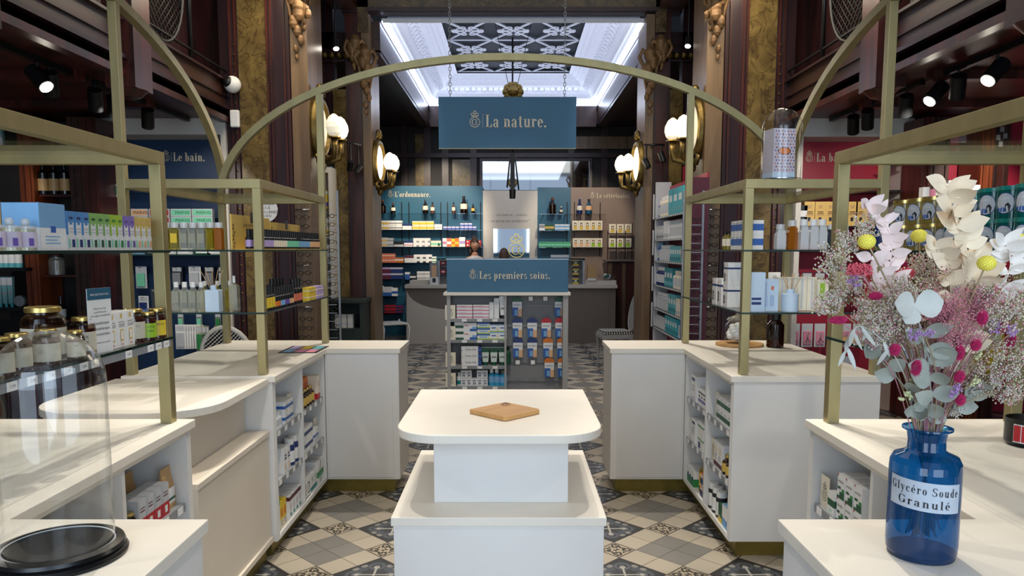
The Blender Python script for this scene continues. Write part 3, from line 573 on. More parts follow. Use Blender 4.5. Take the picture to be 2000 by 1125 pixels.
p = PY(592, 250, 7.52); sconce('oval brass wall lamp with two globes on near left pillar', (-1.90, 7.52, p.z), PI*.42, True)
p = PY(735, 318, 8.95); sconce('oval brass wall lamp with two lit globes on far left pillar', (-1.585, 8.95, p.z), PI*.42, False)
p = PY(1380, 252, 7.52); sconce('oval brass wall lamp with two globes on near right pillar', (1.815, 7.52, p.z), -PI*.42, True)
p = PY(1270, 320, 8.95); sconce('oval brass wall lamp with two lit globes on far right pillar', (1.495, 8.95, p.z), -PI*.42, False)
def track_lamp(label, loc, aim, lit, r=.05, L=.16, up=.06):
    t = thing('track_spotlight', label, 'spotlight', loc, 0, 'black track spotlights'); d = (Vector(aim)-Vector(loc)).normalized(); q = d.to_track_quat('Z', 'Y')
    mb = MB(); mb.cyl((0, 0, 0), .010, up, 'black_metal', 8); mb.build('stem', t)
    mb = MB(); mb.cyl((0, 0, -L*.4), r, L, 'black_metal', 16); mb.v = [tuple(q @ Vector(v)) for v in mb.v]; mb.build('lamp_head', t)
    mb = MB(); mb.cyl((0, 0, L*.6), r*.82, .004, 'lamp_lit' if lit else 'black', 16); mb.v = [tuple(q @ Vector(v)) for v in mb.v]; mb.build('lens', t)
for s, X_, lst in ((-1, -3.05, ((72, 130, 1, 'lit lamp nearest on the left gallery rail'), (97, 145, 0, 'dark lamp next to lit one on left gallery rail'), (185, 172, 0, 'dark lamp at middle of left gallery rail'), (222, 192, 0, 'dark lamp beside the arch post on left gallery rail'), (288, 214, 0, 'dark lamp before the Le bain niche'))),
                   (1, 3.0, ((1948, 122, 1, 'lit lamp nearest on the right gallery rail'), (1832, 162, 1, 'lit lamp second nearest on the right gallery rail'), (1872, 152, 0, 'dark lamp between the two lit ones on right rail'), (1770, 193, 0, 'dark lamp beside the arch post on right rail'), (1667, 228, 0, 'dark lamp hanging first before the red niche'), (1695, 218, 0, 'dark lamp hanging second before the red niche')))):
    for px, py, lit, d in lst:
        v = PX(px, py, X_); v.z = min(v.z, 2.70); track_lamp('black cylinder spotlight, '+d, v, (v.x*.72 if lit else v.x*1.1, v.y-.25 if lit else v.y+.6, v.z-.9), lit, up=2.7895-v.z)
    for y0, y1 in ((3.6, 5.6), (5.7, 7.3)):
        mb = MB().box(X_-.02, y0, 2.79, X_+.02, y1, 2.83, 'black_metal'); tag(mb.build('lighting_track'), f'black ceiling rail under the {"left" if s < 0 else "right"} gallery, {"nearer" if y0 < 4 else "farther"} length', 'lighting track')
BRZ = PY(700, 300, 8.55).z+.09
for px, py, Y, lab, aim in ((700, 330, 8.6, 'small black spotlight on a bracket at far left pillar, inner one', (-.4, -.6, -.7)), (685, 322, 8.4, 'small black spotlight on a bracket at far left pillar, outer one', (-.3, .5, -.8)), (1292, 305, 8.6, 'small black spotlight on a bracket at far right pillar, outer one', (.3, -.2, -.9)), (1262, 318, 8.6, 'small black spotlight beside the globes at far right pillar', (.3, -.5, -.8)), (655, 85, 8.2, 'small black spotlight under the beam behind near left pillar', (.2, -.4, -.9)), (1345, 80, 8.2, 'small black spotlight under the beam behind near right pillar', (-.2, -.4, -.9))):
    v = PY(px, py, Y); track_lamp(lab, v, v+Vector(aim), py < 100, .035, .11, (4.2495-v.z) if py < 100 else (BRZ-v.z))
for s, px, lab in ((-1, 700, 'thin black bracket bar holding spotlights at far left pillar'), (1, 1295, 'thin black bracket bar holding spotlights at far right pillar')):
    mb = MB(); xs = sorted(PY(q_, r_, y_).x for q_, r_, y_ in (((700, 330, 8.6), (685, 322, 8.4)) if s < 0 else ((1292, 305, 8.6), (1262, 318, 8.6)))); mb.tube([(xs[0]-.03, 8.4 if s < 0 else 8.6, BRZ+.012), (xs[1]+.03, 8.6, BRZ+.012)], .012, 'black_metal', 6); mb.tube([(sum(xs)/2, 8.5 if s < 0 else 8.6, BRZ+.012), (sum(xs)/2, 8.82, BRZ+.012)], .012, 'black_metal', 6); tag(mb.build('light_bar'), lab, 'light bar')
# hanging black projector pole in front of the back wall
p = PY(1001, 388, 10.6); t = thing('pendant_projector', 'black hanging projector pole in front of the pale back panel', 'pendant lamp', p)
MB().lathe([(0, 0), (.04, 0), (.045, .12), (.04, .13)], 'black', n=12).build('lamp_head', t)
mb = MB(); mb.box(-.03, -.03, .1, .03, .03, .62, 'black'); mb.tube([(0, 0, .6), (0, 0, 2.15)], .012, 'black', 6); mb.build('pole', t)
mb = MB(); mb.tube([(.03, 0, .6), (.085, 0, .12)], .012, 'black', 6); mb.tube([(-.03, 0, .6), (-.075, 0, .15)], .012, 'black', 6); mb.build('fork', t)
# bronze rosette hung on cables
p = PY(1002, 180, 9.6); t = thing('hanging_rosette', 'bronze flower boss hung on thin cables above the La nature sign', 'ornament', p); mb = MB()
for k in range(10):
    a = k*PI/5; mb.ball((.085*math.cos(a), -.02, .075*math.sin(a)), .05, 'antique_brass', 8, 5)
mb.ball((0, -.06, 0), .07, 'antique_brass', 10, 6); mb.ball((0, .02, -.06), .10, 'antique_brass', 10, 6); mb.build('boss', t)
for sx in (-1, 1): MB().tube([(sx*.05, 0, .06), (sx*.26, .5, 4.6-p.z)], .004, 'black_metal', 5).build('cable', t)
# hanging sign
a, b = PY(857, 291, 7.4), PY(1126, 189, 7.4); W_, H_ = b.x-a.x, b.z-a.z
t = thing('hanging_sign', 'blue board lettered La nature hanging on two chains over the aisle', 'sign', a)
MB().box(0, 0, 0, W_, .04, H_, 'sign_blue').build('board', t, bevel=.003)
MB().box(0, -.003, 0, W_, .043, .006, 'brass').build('lower_edge', t)
q = PY(917, 249, 7.4)-a; mb = MB(); sign_text(mb, 'La nature.', .128, (q.x, -.001, q.z), (1, 0, 0), 'letter'); mb.build('lettering', t)
for f in (.085, .915):
    mb = MB()
    for k in range(30):
        z = H_+.01+k*.036; r = .012
        mb.tube([(W_*f+(r*math.cos(c) if k % 2 else 0), .02+(0 if k % 2 else r*math.cos(c)), z+.022*math.sin(c)) for c in [j*PI/4 for j in range(8)]], .0035, 'steel', 5, True)
    mb.build('chain', t)
# security camera, sensor, warning disc, sockets
p = PY(454, 165, 7.3); t = thing('security_camera', 'white ball security camera high on the left dark wood', 'camera', p); MB().ball((0, 0, 0), .078, WH, 18, 12).build('housing', t)
mb = MB(); mb.ball((-.022, -.040, .012), .052, 'black', 14, 8); mb.build('lens', t); MB().cyl((.0, .03, 0), .05, .07, WH, 16, 'y').build('mount', t)
p = PY(461, 233, 7.37); tag(MB().box(p.x-.042, 7.32, p.z-.08, p.x+.042, 7.37, p.z+.08, WH).build('motion_sensor', bevel=.012), 'white box motion sensor below the security camera', 'sensor')
p = PY(519, 410, 7.36); t = thing('warning_disc', 'round white video surveillance notice on left marble panel', 'notice', p); MB().cyl((0, 0, 0), .115, .008, WH, 32, 'y').build('disc', t); mb = MB()
for k, s_ in enumerate(('MAGASIN', 'SOUS', 'SURVEILLANCE', 'VIDEO')): mb.flat(text2d(s_, .026), lambda x, z: (x, -.002, z+.045-k*.038), 'ink')
mb.build('lettering', t)
p = PY(1513, 542, 7.36); t = thing('wall_socket', 'white wall socket on the right dark wood pillar', 'socket', p); MB().box(-.06, 0, -.05, .06, .02, .05, WH).build('plate', t, bevel=.006); MB().cyl((0, -.004, 0), .025, .006, 'lgrey', 16, 'y').build('outlet', t)
# ------------------------------------------------------------------ counters, towers, arches
T, SZ = .96, (.108, .385, .65)
FACE, OUT, ENDX = 1.165, 1.92, .69
def rect(mb, s, a, b, y0, y1, z0, z1, m):                              # box between offsets a and b from the aisle axis on side s
    xa, xb = XC+s*a, XC+s*b; mb.box(min(xa, xb), y0, z0, max(xa, xb), y1, z1, m); return mb
def counter(s, y0, y1, ye0, ye1, bays, label):
    t = thing('display_counter', label, 'counter', (XC+s*1.5, (y0+y1)/2, 0))
    k = lambda o: XC+s*o
    e = .012; o = [(k(FACE-e), y0-e), (k(OUT+e), y0-e), (k(OUT+e), y1+e), (k(FACE-e), y1+e)]
    if ye1 > (y0+y1)/2: o = [(k(FACE-e), y0-e), (k(OUT+e), y0-e), (k(OUT+e), y1+e), (k(ENDX-e), y1+e), (k(ENDX-e), ye0-e), (k(FACE-e), ye0-e)]
    else: o = [(k(ENDX-e), y0-e), (k(OUT+e), y0-e), (k(OUT+e), y1+e), (k(FACE-e), y1+e), (k(FACE-e), ye1+e), (k(ENDX-e), ye1+e)]
    if s > 0: o = o[::-1]
    MB().prism(o[::-1], T-.032, T, 'cream').build('top_slab', t, True, .003)
    b0, b1 = bays[0], bays[-1]
    mb = MB(); rect(mb, s, FACE+.005, OUT-.005, y0, y0+.03, .09, T-.032, 'panel_white'); mb.build('side_panel', t, True)
    mb = MB(); rect(mb, s, FACE+.005, OUT-.005, y1-.03, y1, .09, T-.032, 'panel_white'); mb.build('side_panel', t, True)
    mb = MB(); rect(mb, s, FACE+.33, FACE+.35, y0+.03, y1-.03, .09, T-.032, 'inner_grey'); rect(mb, s, OUT-.025, OUT-.005, y0+.03, y1-.03, .09, T-.032, 'panel_white'); mb.build('back_panel', t, True)
    mb = MB(); rect(mb, s, FACE+.002, FACE+.022, b0, b1, T-.05, T-.032, 'cream'); mb.build('top_strip', t, True); mb = MB(); rect(mb, s, FACE+.002, FACE+.33, b0, b1, .09, .108, 'panel_white'); mb.build('bottom_board', t, True)
    for y in bays[1:-1]: mb = MB(); rect(mb, s, FACE+.004, FACE+.33, y-.01, y+.01, .108, T-.05, 'panel_white'); mb.build('divider', t, True)
    for y in (bays[0]-.01, bays[-1]+.01): mb = MB(); rect(mb, s, FACE+.003, FACE+.33, y-.01, y+.01, .09, T-.05, 'panel_white'); mb.build('divider', t, True)
    for a, b in zip(bays, bays[1:]):
        for z in SZ[1:]:
            mb = MB(); rect(mb, s, FACE+.018, FACE+.33, a+.01, b-.01, z-.014, z, 'lgrey'); sh = mb.build('shelf', t, True)
            mb = MB(); rect(mb, s, FACE+.012, FACE+.018, a+.012, b-.012, z-.026, z+.004, 'grey')
            for q in range(4): c = a+(b-a)*(q+.5)/4; rect(mb, s, FACE+.0105, FACE+.012, c-.022, c+.022, z-.025, z+.002, WH)
            o_ = mb.build('price_rail'); o_.parent = sh; 
            for v in o_.data.vertices: v.co -= Vector(t.location)
        mb = MB(); rect(mb, s, FACE+.0005, FACE+.003, a+.01, b-.01, .092, .12, WH); mb.build('price_rail', t, True)
    mb = MB(); rect(mb, s, ENDX, FACE+.004, ye0, ye1, .09, T-.032, 'panel_white'); eb = mb.build('end_block', t, True, .002)
    if ye1 > 3: 
        mb = MB(); rect(mb, s, ENDX+.04, FACE-.012, ye0-.004, ye0, .105, T-.06, 'panel_white'); mb.build('front_board', t, True, .002)
    mb = MB(); rect(mb, s, FACE+.05, OUT-.05, y0+.04, y1-.04, 0, .09, 'plinth_brass'); rect(mb, s, ENDX+.04, FACE+.06, ye0+.03, ye1-.03, 0, .09, 'plinth_brass'); mb.build('plinth', t, True)
    return t
counter(-1, 3.80, 5.29, 4.87, 5.29, (3.84, 4.34, 4.84), 'cream L-shaped counter at left rear, its shelf bays open towards the aisle')
counter(1, 3.80, 5.29, 4.87, 5.29, (3.84, 4.34, 4.84), 'cream L-shaped counter at right rear, under the tower with the small glass dome')
counter(-1, 1.31, 2.81, 1.31, 1.74, (1.79, 2.31, 2.77), 'cream L-shaped counter at left front, carrying the large glass dome')
counter(1, 1.31, 2.81, 1.31, 1.74, (1.79, 2.31, 2.77), 'cream L-shaped counter at right front, carrying the blue flower vase')
PI_, PO, PR, PQ = 1.228, 1.90, .021, .0203
TW = []
def tower(s, y0, y1, tall, label, depth2=True):                         # brass frame with two glass shelves
    t = thing('display_tower', label, 'shelf tower', (XC+s*1.56, (y0+y1)/2, T)); zt = 1.945
    for o in (PI_, PO):
        for y in (y0, y1):
            zz = zt-.045
            if (o, y) in tall: zz = tall[(o, y)]
            x = XC+s*o; MB().box(x-PR, y-PR, T, x+PR, y+PR, zz, 'brass').build('post', t, True, .0015)
    for y in (y0, y1): mb = MB(); rect(mb, s, PI_-PQ, PO+PQ, y-PQ, y+PQ, zt-.045, zt, 'brass'); mb.build('top_rail', t, True, .0015)
    for o in (PI_, PO): mb = MB(); rect(mb, s, o-PQ, o+PQ, y0+PQ, y1-PQ, zt-.0448, zt-.0003, 'brass'); mb.build('top_rail', t, True, .0015)
    mb = MB(); rect(mb, s, PI_+PR, PO-PR, y0+PR, y1-PR, zt-.012, zt-.004, GSH); mb.build('top_glass', t, True)
    for z in (1.595, 1.28):
        mb = MB(); rect(mb, s, PI_-PR-.004, PO+PR-.01, y0-PR, y1+PR, z-.009, z, GSH)
        rect(mb, s, PI_-PR-.0055, PI_-PR-.004, y0-PR, y1+PR, z-.009, z, 'glass_edge'); rect(mb, s, PI_-PR-.004, PO+PR-.01, y0-PR-.0015, y0-PR, z-.009, z, 'glass_edge'); sh = mb.build('glass_shelf', t, True)
    TW.append(t); return t
AZ, AA, AH = 1.945, 1.92, .93
def arc_z(d): return AZ+(AH-.022)*math.sqrt(max(0, 1-(d/(AA-.02))**2))
ym0, ym1, yf0, yf1 = 3.845, 5.15, 1.46, 2.765; yc = (yf0+ym1)/2
tz = {(PI_, ym1): arc_z(PI_)-.02, (PO, ym0): arc_z(ym0-yc)-.02}
tower(-1, ym0, ym1, tz, 'brass shelf tower on the left rear counter, holding oil and dropper bottles')
tower(1, ym0, ym1, tz, 'brass shelf tower on the right rear counter, topped by a small glass dome')
tf = {(PO, yf1): arc_z(yf1-yc)-.02}
tower(-1, yf0, yf1, tf, 'brass shelf tower on the left front counter, holding herbal boxes and jars')
tower(1, yf0, yf1, tf, 'brass shelf tower on the right front counter behind the flower vase')
def brass_arch(pts, up, label):
    mb = MB(); mb.tube(pts, .0225, 'brass', square=True, up=up); o = mb.build('brass_arch'); tag(o, label, 'arch')
A_ = [PI*k/48 for k in range(49)]
brass_arch([(XC-(AA-.02)*math.cos(a), ym1, AZ+(AH-.022)*math.sin(a)) for a in A_], (0, 1, 0), 'wide brass arch spanning the aisle between the two rear towers')
for s, d in ((-1, 'left'), (1, 'right')):
    brass_arch([(XC+s*PO, yc+(AA-.02)*math.cos(a), AZ+(AH-.022)*math.sin(a)) for a in A_], (1, 0, 0), f'brass arch along the {d} side joining the front and rear towers')
# desk between the two left counters
t = thing('side_desk', 'cream standing desk with rounded corners between the two left counters', 'desk', (-1.6, 3.3, 0))
def rounded(x0, y0, x1, y1, r, n=8):                                    # near corners rounded
    o = [(x0, y1), (x0, y0+r)]+[(x0+r-r*math.cos(a), y0+r-r*math.sin(a)) for a in [PI/2*k/n for k in range(1, n)]]+[(x0+r, y0), (x1-r, y0)]+[(x1-r+r*math.sin(a), y0+r-r*math.cos(a)) for a in [PI/2*k/n for k in range(1, n)]]+[(x1, y0+r), (x1, y1)]
    return o
MB().prism(rounded(-2.0, 2.97, -1.232, 3.785, .26), T-.045, T-.012, 'cream').build('desk_top', t, True, .002)
MB().box(-1.9, 2.93, .68, -1.355, 3.785, T-.045, 'beige').build('pedestal', t, True)
MB().box(-1.9, 2.90, .655, -1.232, 3.785, .68, 'beige').build('bench_top', t, True, .002)
MB().box(-1.9, 2.915, .10, -1.240, 3.785, .655, 'beige').build('bench_block', t, True); MB().box(-1.9, 2.95, 0, -1.27, 3.785, .10, 'plinth_brass').build('plinth', t, True); MB().box(-1.9, 2.91, .10, -1.228, 3.785, .125, 'beige').build('skirting', t, True)
# centre table
t = thing('centre_table', 'white two tier display table standing in the middle of the aisle', 'table', (-.046, 3.0, 0))
MB().prism(rounded(-.418, 2.565, .326, 3.432, .17, 12), T-.032, T, 'cream').build('table_top', t, True, .004)
MB().box(-.285, 2.70, .675, .205, 3.35, T-.032, 'panel_white').build('pedestal', t, True, .002)
MB().box(-.420, 2.545, .643, .328, 3.432, .675, 'cream').build('lower_top', t, True, .003)
MB().box(-.412, 2.553, .06, .320, 3.425, .643, 'panel_white').build('base_block', t, True, .002); MB().box(-.38, 2.6, 0, .29, 3.39, .06, 'plinth_brass').build('plinth', t, True)
t = thing('wooden_board', 'square bamboo board with a burnt crest lying on the centre table', 'board', (-.026, 2.912, T+.0006), PI/4)
q = .099; MB().prism(rounded(-q, -q, q, q, .018, 5), 0, .018, BOARD).build('board', t, bevel=.003)
mb = MB(); P = crest(.07); a = math.cos(-PI/4), math.sin(-PI/4)
mb.flat(P, lambda x, z: ((x*a[0]-(z+.058)*a[1]), (x*a[1]+(z+.058)*a[0]), .0186), 'brown'); mb.build('burnt_crest', t)
# ------------------------------------------------------------------ first aid unit
g0, g1 = PY(874, 757, 7.4), PY(1110, 570, 7.4); GX0, GX1, GT = g0.x, g1.x, g1.z-.005; GY = 7.4
t = thing('first_aid_unit', 'grey shelf unit with a blue Les premiers soins header behind the table', 'shelf unit', ((GX0+GX1)/2, 7.6, 0)); FA = t
mb = MB(); mb.box(GX0, GY, 0, GX0+.035, 7.85, GT-.03, 'grey_unit'); mb.box(GX1-.05, GY, 0, GX1, 7.85, GT-.03, 'grey_unit'); mb.box(-.075, GY, 0, -.055, 7.85, GT-.03, 'grey_unit'); mb.box(GX0, GY, 0, GX1, 7.85, .10, 'grey_unit'); mb.build('carcass', t, True)
MB().box(GX0+.03, 7.62, .1, GX1-.04, 7.64, GT-.03, 'grey_back').build('back_panel', t, True)
MB().box(GX0-.03, GY-.03, GT-.03, GX1+.02, 7.88, GT, 'cream').build('top_slab', t, True, .003)
h0, h1 = PY(874, 507, 7.42), PY(1111, 507, 7.42)
MB().box(GX0, 7.42, GT, GX1, 7.45, h0.z, 'sign_blue').build('header_board', t, True, .002); MB().box(GX0-.003, 7.418, h0.z, GX1+.003, 7.452, h0.z+.008, 'steel').build('header_edge', t, True)
q = PY(917, 545, 7.42); mb = MB(); sign_text(mb, 'Les premiers soins.', .081, (q.x, 7.419, q.z), (1, 0, 0), 'letter'); mb.build('header_lettering', t, True)
GS = [PY(900, y, GY).z for y in (464, 618, 806, 962)] if False else [PY(900, y, GY).z for y in (623, 664, 715, 755)]
for z in GS:
    sh = MB().box(GX0+.035, GY, z-.012, -.075, 7.62, z, 'grey_unit').build('shelf', t, True)
    mb = MB().box(GX0+.036, GY-.006, z-.028, -.078, GY, z+.002, 'grey')
    for k in range(3): c = GX0+.17+k*.15; mb.box(c-.025, GY-.0075, z-.026, c+.025, GY-.006, z, WH)
    o = mb.build('price_rail'); o.parent = sh
    for v in o.data.vertices: v.co -= t.location
for y in (573, 597, 636, 673, 706, 742):
    z = PY(1000, y, 7.6).z; MB().box(-.05, 7.60, z-.012, GX1-.05, 7.62, z+.012, 'grey_back').build('hook_rail', t, True)
# ------------------------------------------------------------------ far till counter
FY = 12.8; a, b = PY(792, 556, FY), PY(1203, 560, FY); CX_0, CX_1, CT = a.x, b.x, a.z
t = thing('till_counter', 'long taupe till counter with a curved cream front in front of back wall', 'counter', ((a.x+b.x)/2, 13.1, 0))
MB().box(CX_0, FY+.01, 0, CX_1-.12, 13.4, CT-.06, 'taupe').build('body', t, True); MB().box(CX_1-.12, FY+.02, 0, CX_1, 13.4, CT-.06, 'taupe').build('side_upright', t, True)
MB().box(CX_0-.01, FY-.05, CT-.06, CX_1+.02, 13.42, CT, 'beige').build('worktop', t, True, .004)
c = PY(870, 604, FY); o = [(CX_0, 0), (-.2, 0), (-.2, c.z), (c.x+.05, c.z)]+[(c.x+.02-(c.x-CX_0)*math.sin(a)*1.0, c.z+(CT-.08-c.z)*(1-math.cos(a))) for a in [PI/2*k/10 for k in range(11)]]
MB().prism(o, FY-.006, FY+.012, 'beige', lambda v: (v[0], v[2], v[1])).build('curved_front', t, True)
for x0, x1, lab in ((800, 858, 'low taupe riser box on left end of the till counter'), (1140, 1204, 'low taupe riser box on right end of the till counter')):
    p, r = PY(x0, 548, 12.95), PY(x1, 548, 12.95); tag(MB().box(p.x, 12.95, CT, r.x, 13.3, r.z, 'beige').build('riser_box', bevel=.004), lab, 'box')
p, r = PY(855, 505, 12.9), PY(1142, 505, 12.9)
t = thing('display_case', 'grey framed glass display case on the till counter behind the header', 'display case', ((p.x+r.x)/2, 13.1, CT))
mb = MB()
for x in (p.x, r.x-.03): mb.box(x, 12.9, CT, x+.03, 12.93, r.z, 'steel'); mb.box(x, 13.13, CT, x+.03, 13.16, r.z, 'steel')
mb.box(p.x, 12.9, r.z-.03, r.x, 12.93, r.z, 'steel'); mb.box(p.x, 12.9, r.z-.02, r.x, 13.16, r.z, 'steel'); mb.build('frame', t, True)
MB().box(p.x+.03, 13.10, CT, r.x-.03, 13.12, r.z-.03, 'grey_back').build('back_panel', t, True)
for f in (.36, .70): z = CT+(r.z-CT)*f; MB().box(p.x+.03, 12.93, z-.006, r.x-.03, 13.10, z, GSH).build('shelf', t, True)
def in_case(px0, n, dx, m, m2, desc, cols):
    o = carton('small_box', .10, .08, .105, m, [(.35, .7, m2)], [(.3, .4, .7, .65, WH)], tuck=False); z0 = [CT, CT+(r.z-CT)*.36, CT+(r.z-CT)*.70]; x = PY(px0, 540, 13.0).x
    stack(o, [[(x+i*dx, 13.0, z) for z in z0[3-n:]] for i in range(cols)], desc, 'in glass case', 'box')
in_case(866, 2, .11, 'plum', 'red', 'small dark red box', 2); in_case(1124, 3, .11, 'gold_paper', 'dgreen', 'small green and yellow box', 1)
# ------------------------------------------------------------------ chairs
def oval_chair(label, loc, rz, frame):
    t = thing('oval_back_chair', label, 'chair', loc, rz); N = 26; tilt = .16
    ov = lambda f, y: [(.205*f*math.cos(2*PI*k/N), y+tilt*(.27*f*math.sin(2*PI*k/N)+.27), .72+.255*f*math.sin(2*PI*k/N)) for k in range(N)]
    mb = MB(); mb.tube(ov(1, .23), .02, frame, 8, True); mb.tube([(-.08, .23, .46), (-.06, .235, .49)], .018, frame); mb.tube([(.08, .23, .46), (.06, .235, .49)], .018, frame); mb.build('back_frame', t)
    mb = MB(); a, b, c, d = ov(.93, .215), ov(.6, .205), ov(.93, .245), ov(.6, .255); n2 = N
    mb.add(a+b, [(k, (k+1) % N, N+(k+1) % N, N+k) for k in range(N)]+[tuple(range(N, 2*N))], PAT, True); mb.add(c+d, [(k, N+k, N+(k+1) % N, (k+1) % N) for k in range(N)]+[tuple(range(2*N-1, N-1, -1))], PAT, True); mb.build('back_pad', t)
    mb = MB(); o = [(-.22, -.22), (.22, -.22), (.20, .22), (-.20, .22)]; mb.prism(o, .37, .43, frame); mb.build('seat_rail', t, bevel=.006)
    mb = MB(); mb.prism([(x*.97, y*.97) for x, y in o], .43, .455, PAT); mb.prism([(x*.85, y*.85) for x, y in o], .455, .48, PAT); mb.build('seat_pad', t, bevel=.015)
    for x, y in ((-.19, -.19), (.19, -.19), (-.175, .19), (.175, .19)):
        mb = MB(); k = 1 if y < 0 else 1.25; mb.lathe([(0, 0), (.012, 0), (.014, .02), (.022, .28), (.028, .30), (.02, .315), (.03, .33), (.03, .37)], frame, (x, y, 0), 12); mb.build('leg', t)
    return t
oval_chair('white oval back chair with woven pattern behind left rear counter', (-2.30, 6.35, 0), PI, M('chair_white', 'ebe6da', .45))
oval_chair('grey oval back chair with patterned seat beside the till counter', (1.43, 10.5, 0), -PI/2+.12, M('chair_grey', 'a7a6a3', .5))
p = PZ(765, 690, 0); t = thing('cantilever_chair', 'white tubular cantilever chair at left end of the till counter', 'chair', (p.x, 11.6, 0), .5)
for sx in (-1, 1): mb = MB(); mb.tube([(sx*.2, .2, .50), (sx*.2, .18, .46), (sx*.2, -.2, .44), (sx*.2, -.24, .40), (sx*.2, -.16, .05), (sx*.2, -.14, .02), (sx*.2, .25, .02)], .014, 'chair_white', 8); mb.build('side_frame', t)
MB().box(-.2, -.2, .45, .2, .2, .48, 'chair_white').build('seat', t, bevel=.01)
# ------------------------------------------------------------------ goods in the counter bays
RL, RR = PI/2, -PI/2
XL, XR = XC-FACE-.020, XC+FACE+.020
def bayL(o, ys, z, d, desc, place, cat, x=0, rz=RL): row(o, [(XL-d/2-x, y, z) for y in ys], desc, place, cat, None, rz)
def bayR(o, ys, z, d, desc, place, cat, x=0): row(o, [(XR+d/2+x, y, z) for y in ys], desc, place, cat, None, RR)
def stL(o, ys, z, h, k, d, desc, place, cat, x=0): stack(o, [[(XL-d/2-x, y, z+h*j) for j in range(k)] for y in ys], desc, place, cat, RL)
def stR(o, ys, z, h, k, d, desc, place, cat, x=0): stack(o, [[(XR+d/2+x, y, z+h*j) for j in range(k)] for y in ys], desc, place, cat, RR)
def lin_(a, b, n): return [a+(b-a)*i/(n-1) for i in range(n)]
LINES = lambda m='grey', k=3, z=.35: [(.18, z-.07*i, .75-.1*(i % 2), z-.07*i+.025, m) for i in range(k)]
N1, F1 = 'in left rear counter, nearer bay', 'in left rear counter, farther bay'
N2, F2 = 'in right rear counter, nearer bay', 'in right rear counter, farther bay'
a, b, c = ' bottom', ' middle shelf', ' top shelf'
stL(carton('medicine_box', .075, .12, .062, WH, [(.35, .62, 'blue')], LINES('lgrey', 2, .25), [('omega', -.1, .72, .1, 'blue')]), [4.08, 4.16], .65, .0626, 2, .12, 'white box with blue wave band', N1+c, 'medicine box')
bayL(flask('pill_bottle', .023, .085, WH, 'white', (.2, .6), 'lgrey'), [3.89, 3.94, 3.99], .65, .05, 'small white pill bottle', N1+c, 'bottle')
crest_card('cream crest card leaning at right end of left rear counter, nearer bay top shelf', (XL-.04, 4.26, .65), RL, .085, .13, .0)
crest_card('cream crest card at left end of left rear counter, nearer bay middle shelf', (XL-.02, 3.89, .385), RL, .07, .12, 0)
o = flask('supplement_jar', .028, .105, GBR, 'gold', (.15, .6), 'gold_paper'); bayL(o, [3.97], .385, .06, 'dark supplement jar with gold lid', N1+b, 'jar', .03)
bayL(carton('medicine_box', .05, .09, .14, WH, [], [(.15, .55, .85, .62, 'dblue'), (.15, .68, .85, .74, 'dblue')]+LINES('peach', 4)), [4.03, 4.09], .385, .09, 'tall white box with navy lettering', N1+b, 'medicine box')
bayL(flask('vitamin_bottle', .032, .15, 'dblue', 'white', (.12, .55), 'white', .75, .8, .22), [4.20, 4.275], .385, .064, 'navy vitamin bottle with white cap', N1+b, 'bottle')
o = carton('medicine_box', .08, .1, .13, WH, [(.75, .9, 'dblue')], LINES()); bayL(o, [3.96], .385, .1, 'white box with navy top band behind jar', N1+b, 'medicine box', .12)
bayL(flask('vitamin_bottle', .03, .15, WH, 'white', (.2, .6), 'lgrey', .75, .8, .2), [4.05], .385, .06, 'white vitamin bottle behind the tall boxes', N1+b, 'bottle', .13)
bayL(carton('medicine_box', .035, .14, .17, 'iceblue', [(.85, 1, 'teal2')], []), [3.885], .108, .14, 'thin pale blue box with teal top', N1+a, 'medicine box')
bayL(carton('medicine_box', .05, .1, .15, 'yellow', [(.0, .35, 'cream2')], [(.2, .45, .8, .75, 'orange')]+LINES('ink', 3, .28)), [3.935, 3.99], .108, .1, 'yellow and cream box', N1+a, 'medicine box')
bayL(carton('medicine_box', .046, .1, .13, WH, [(.78, .95, 'plum')], [(.2, .1, .8, .25, 'teal2')]+LINES('lilac', 4, .6)), [4.10, 4.16, 4.22, 4.28], .108, .1, 'white box with purple top and teal foot', N1+a, 'medicine box')
bayL(carton('medicine_box', .085, .1, .15, 'orange', [(.0, .3, 'red'), (.72, .76, 'red')], [(.2, .35, .8, .65, 'red')]), [4.60, 4.69], .65, .1, 'orange and red box', F1+c, 'medicine box', .06)
o = carton('medicine_box', .055, .1, .15, 'cream2', [(0, .25, 'red')], LINES('red', 3, .7)); bayL(o, [4.765], .65, .1, 'cream box with red foot', F1+c, 'medicine box')
bayL(flask('supplement_jar', .026, .105, GBR, 'gold', (.15, .6), 'gold_paper'), [4.42, 4.48, 4.54, 4.60, 4.66], .65, .055, 'dark jar with gold cap and label', F1+c, 'jar')
bayL(flask('pill_bottle', .022, .09, WH, 'white', (.2, .6), 'lgrey'), [4.37], .65, .05, 'small white bottle at the divider', F1+c, 'bottle')
stL(carton('medicine_box', .085, .12, .075, WH, [(.4, .7, 'dblue')], LINES('lgrey', 2, .25)), [4.46, 4.555], .385, .0756, 2, .12, 'white box with navy band', F1+b, 'medicine box')
bayL(flask('supplement_jar', .024, .1, GBR, 'gold', (.15, .6), 'gold_paper'), [4.375], .385, .05, 'dark gold capped jar beside divider', F1+b, 'jar')
bayL(carton('medicine_box', .05, .1, .10, WH, [(.45, .6, 'blue')], LINES('sky')), [4.645, 4.70], .385, .1, 'small white box with blue stripe', F1+b, 'medicine box')
crest_card('cream crest card at right end of left rear counter, farther bay middle shelf', (XL-.03, 4.77, .385), RL, .08, .14)
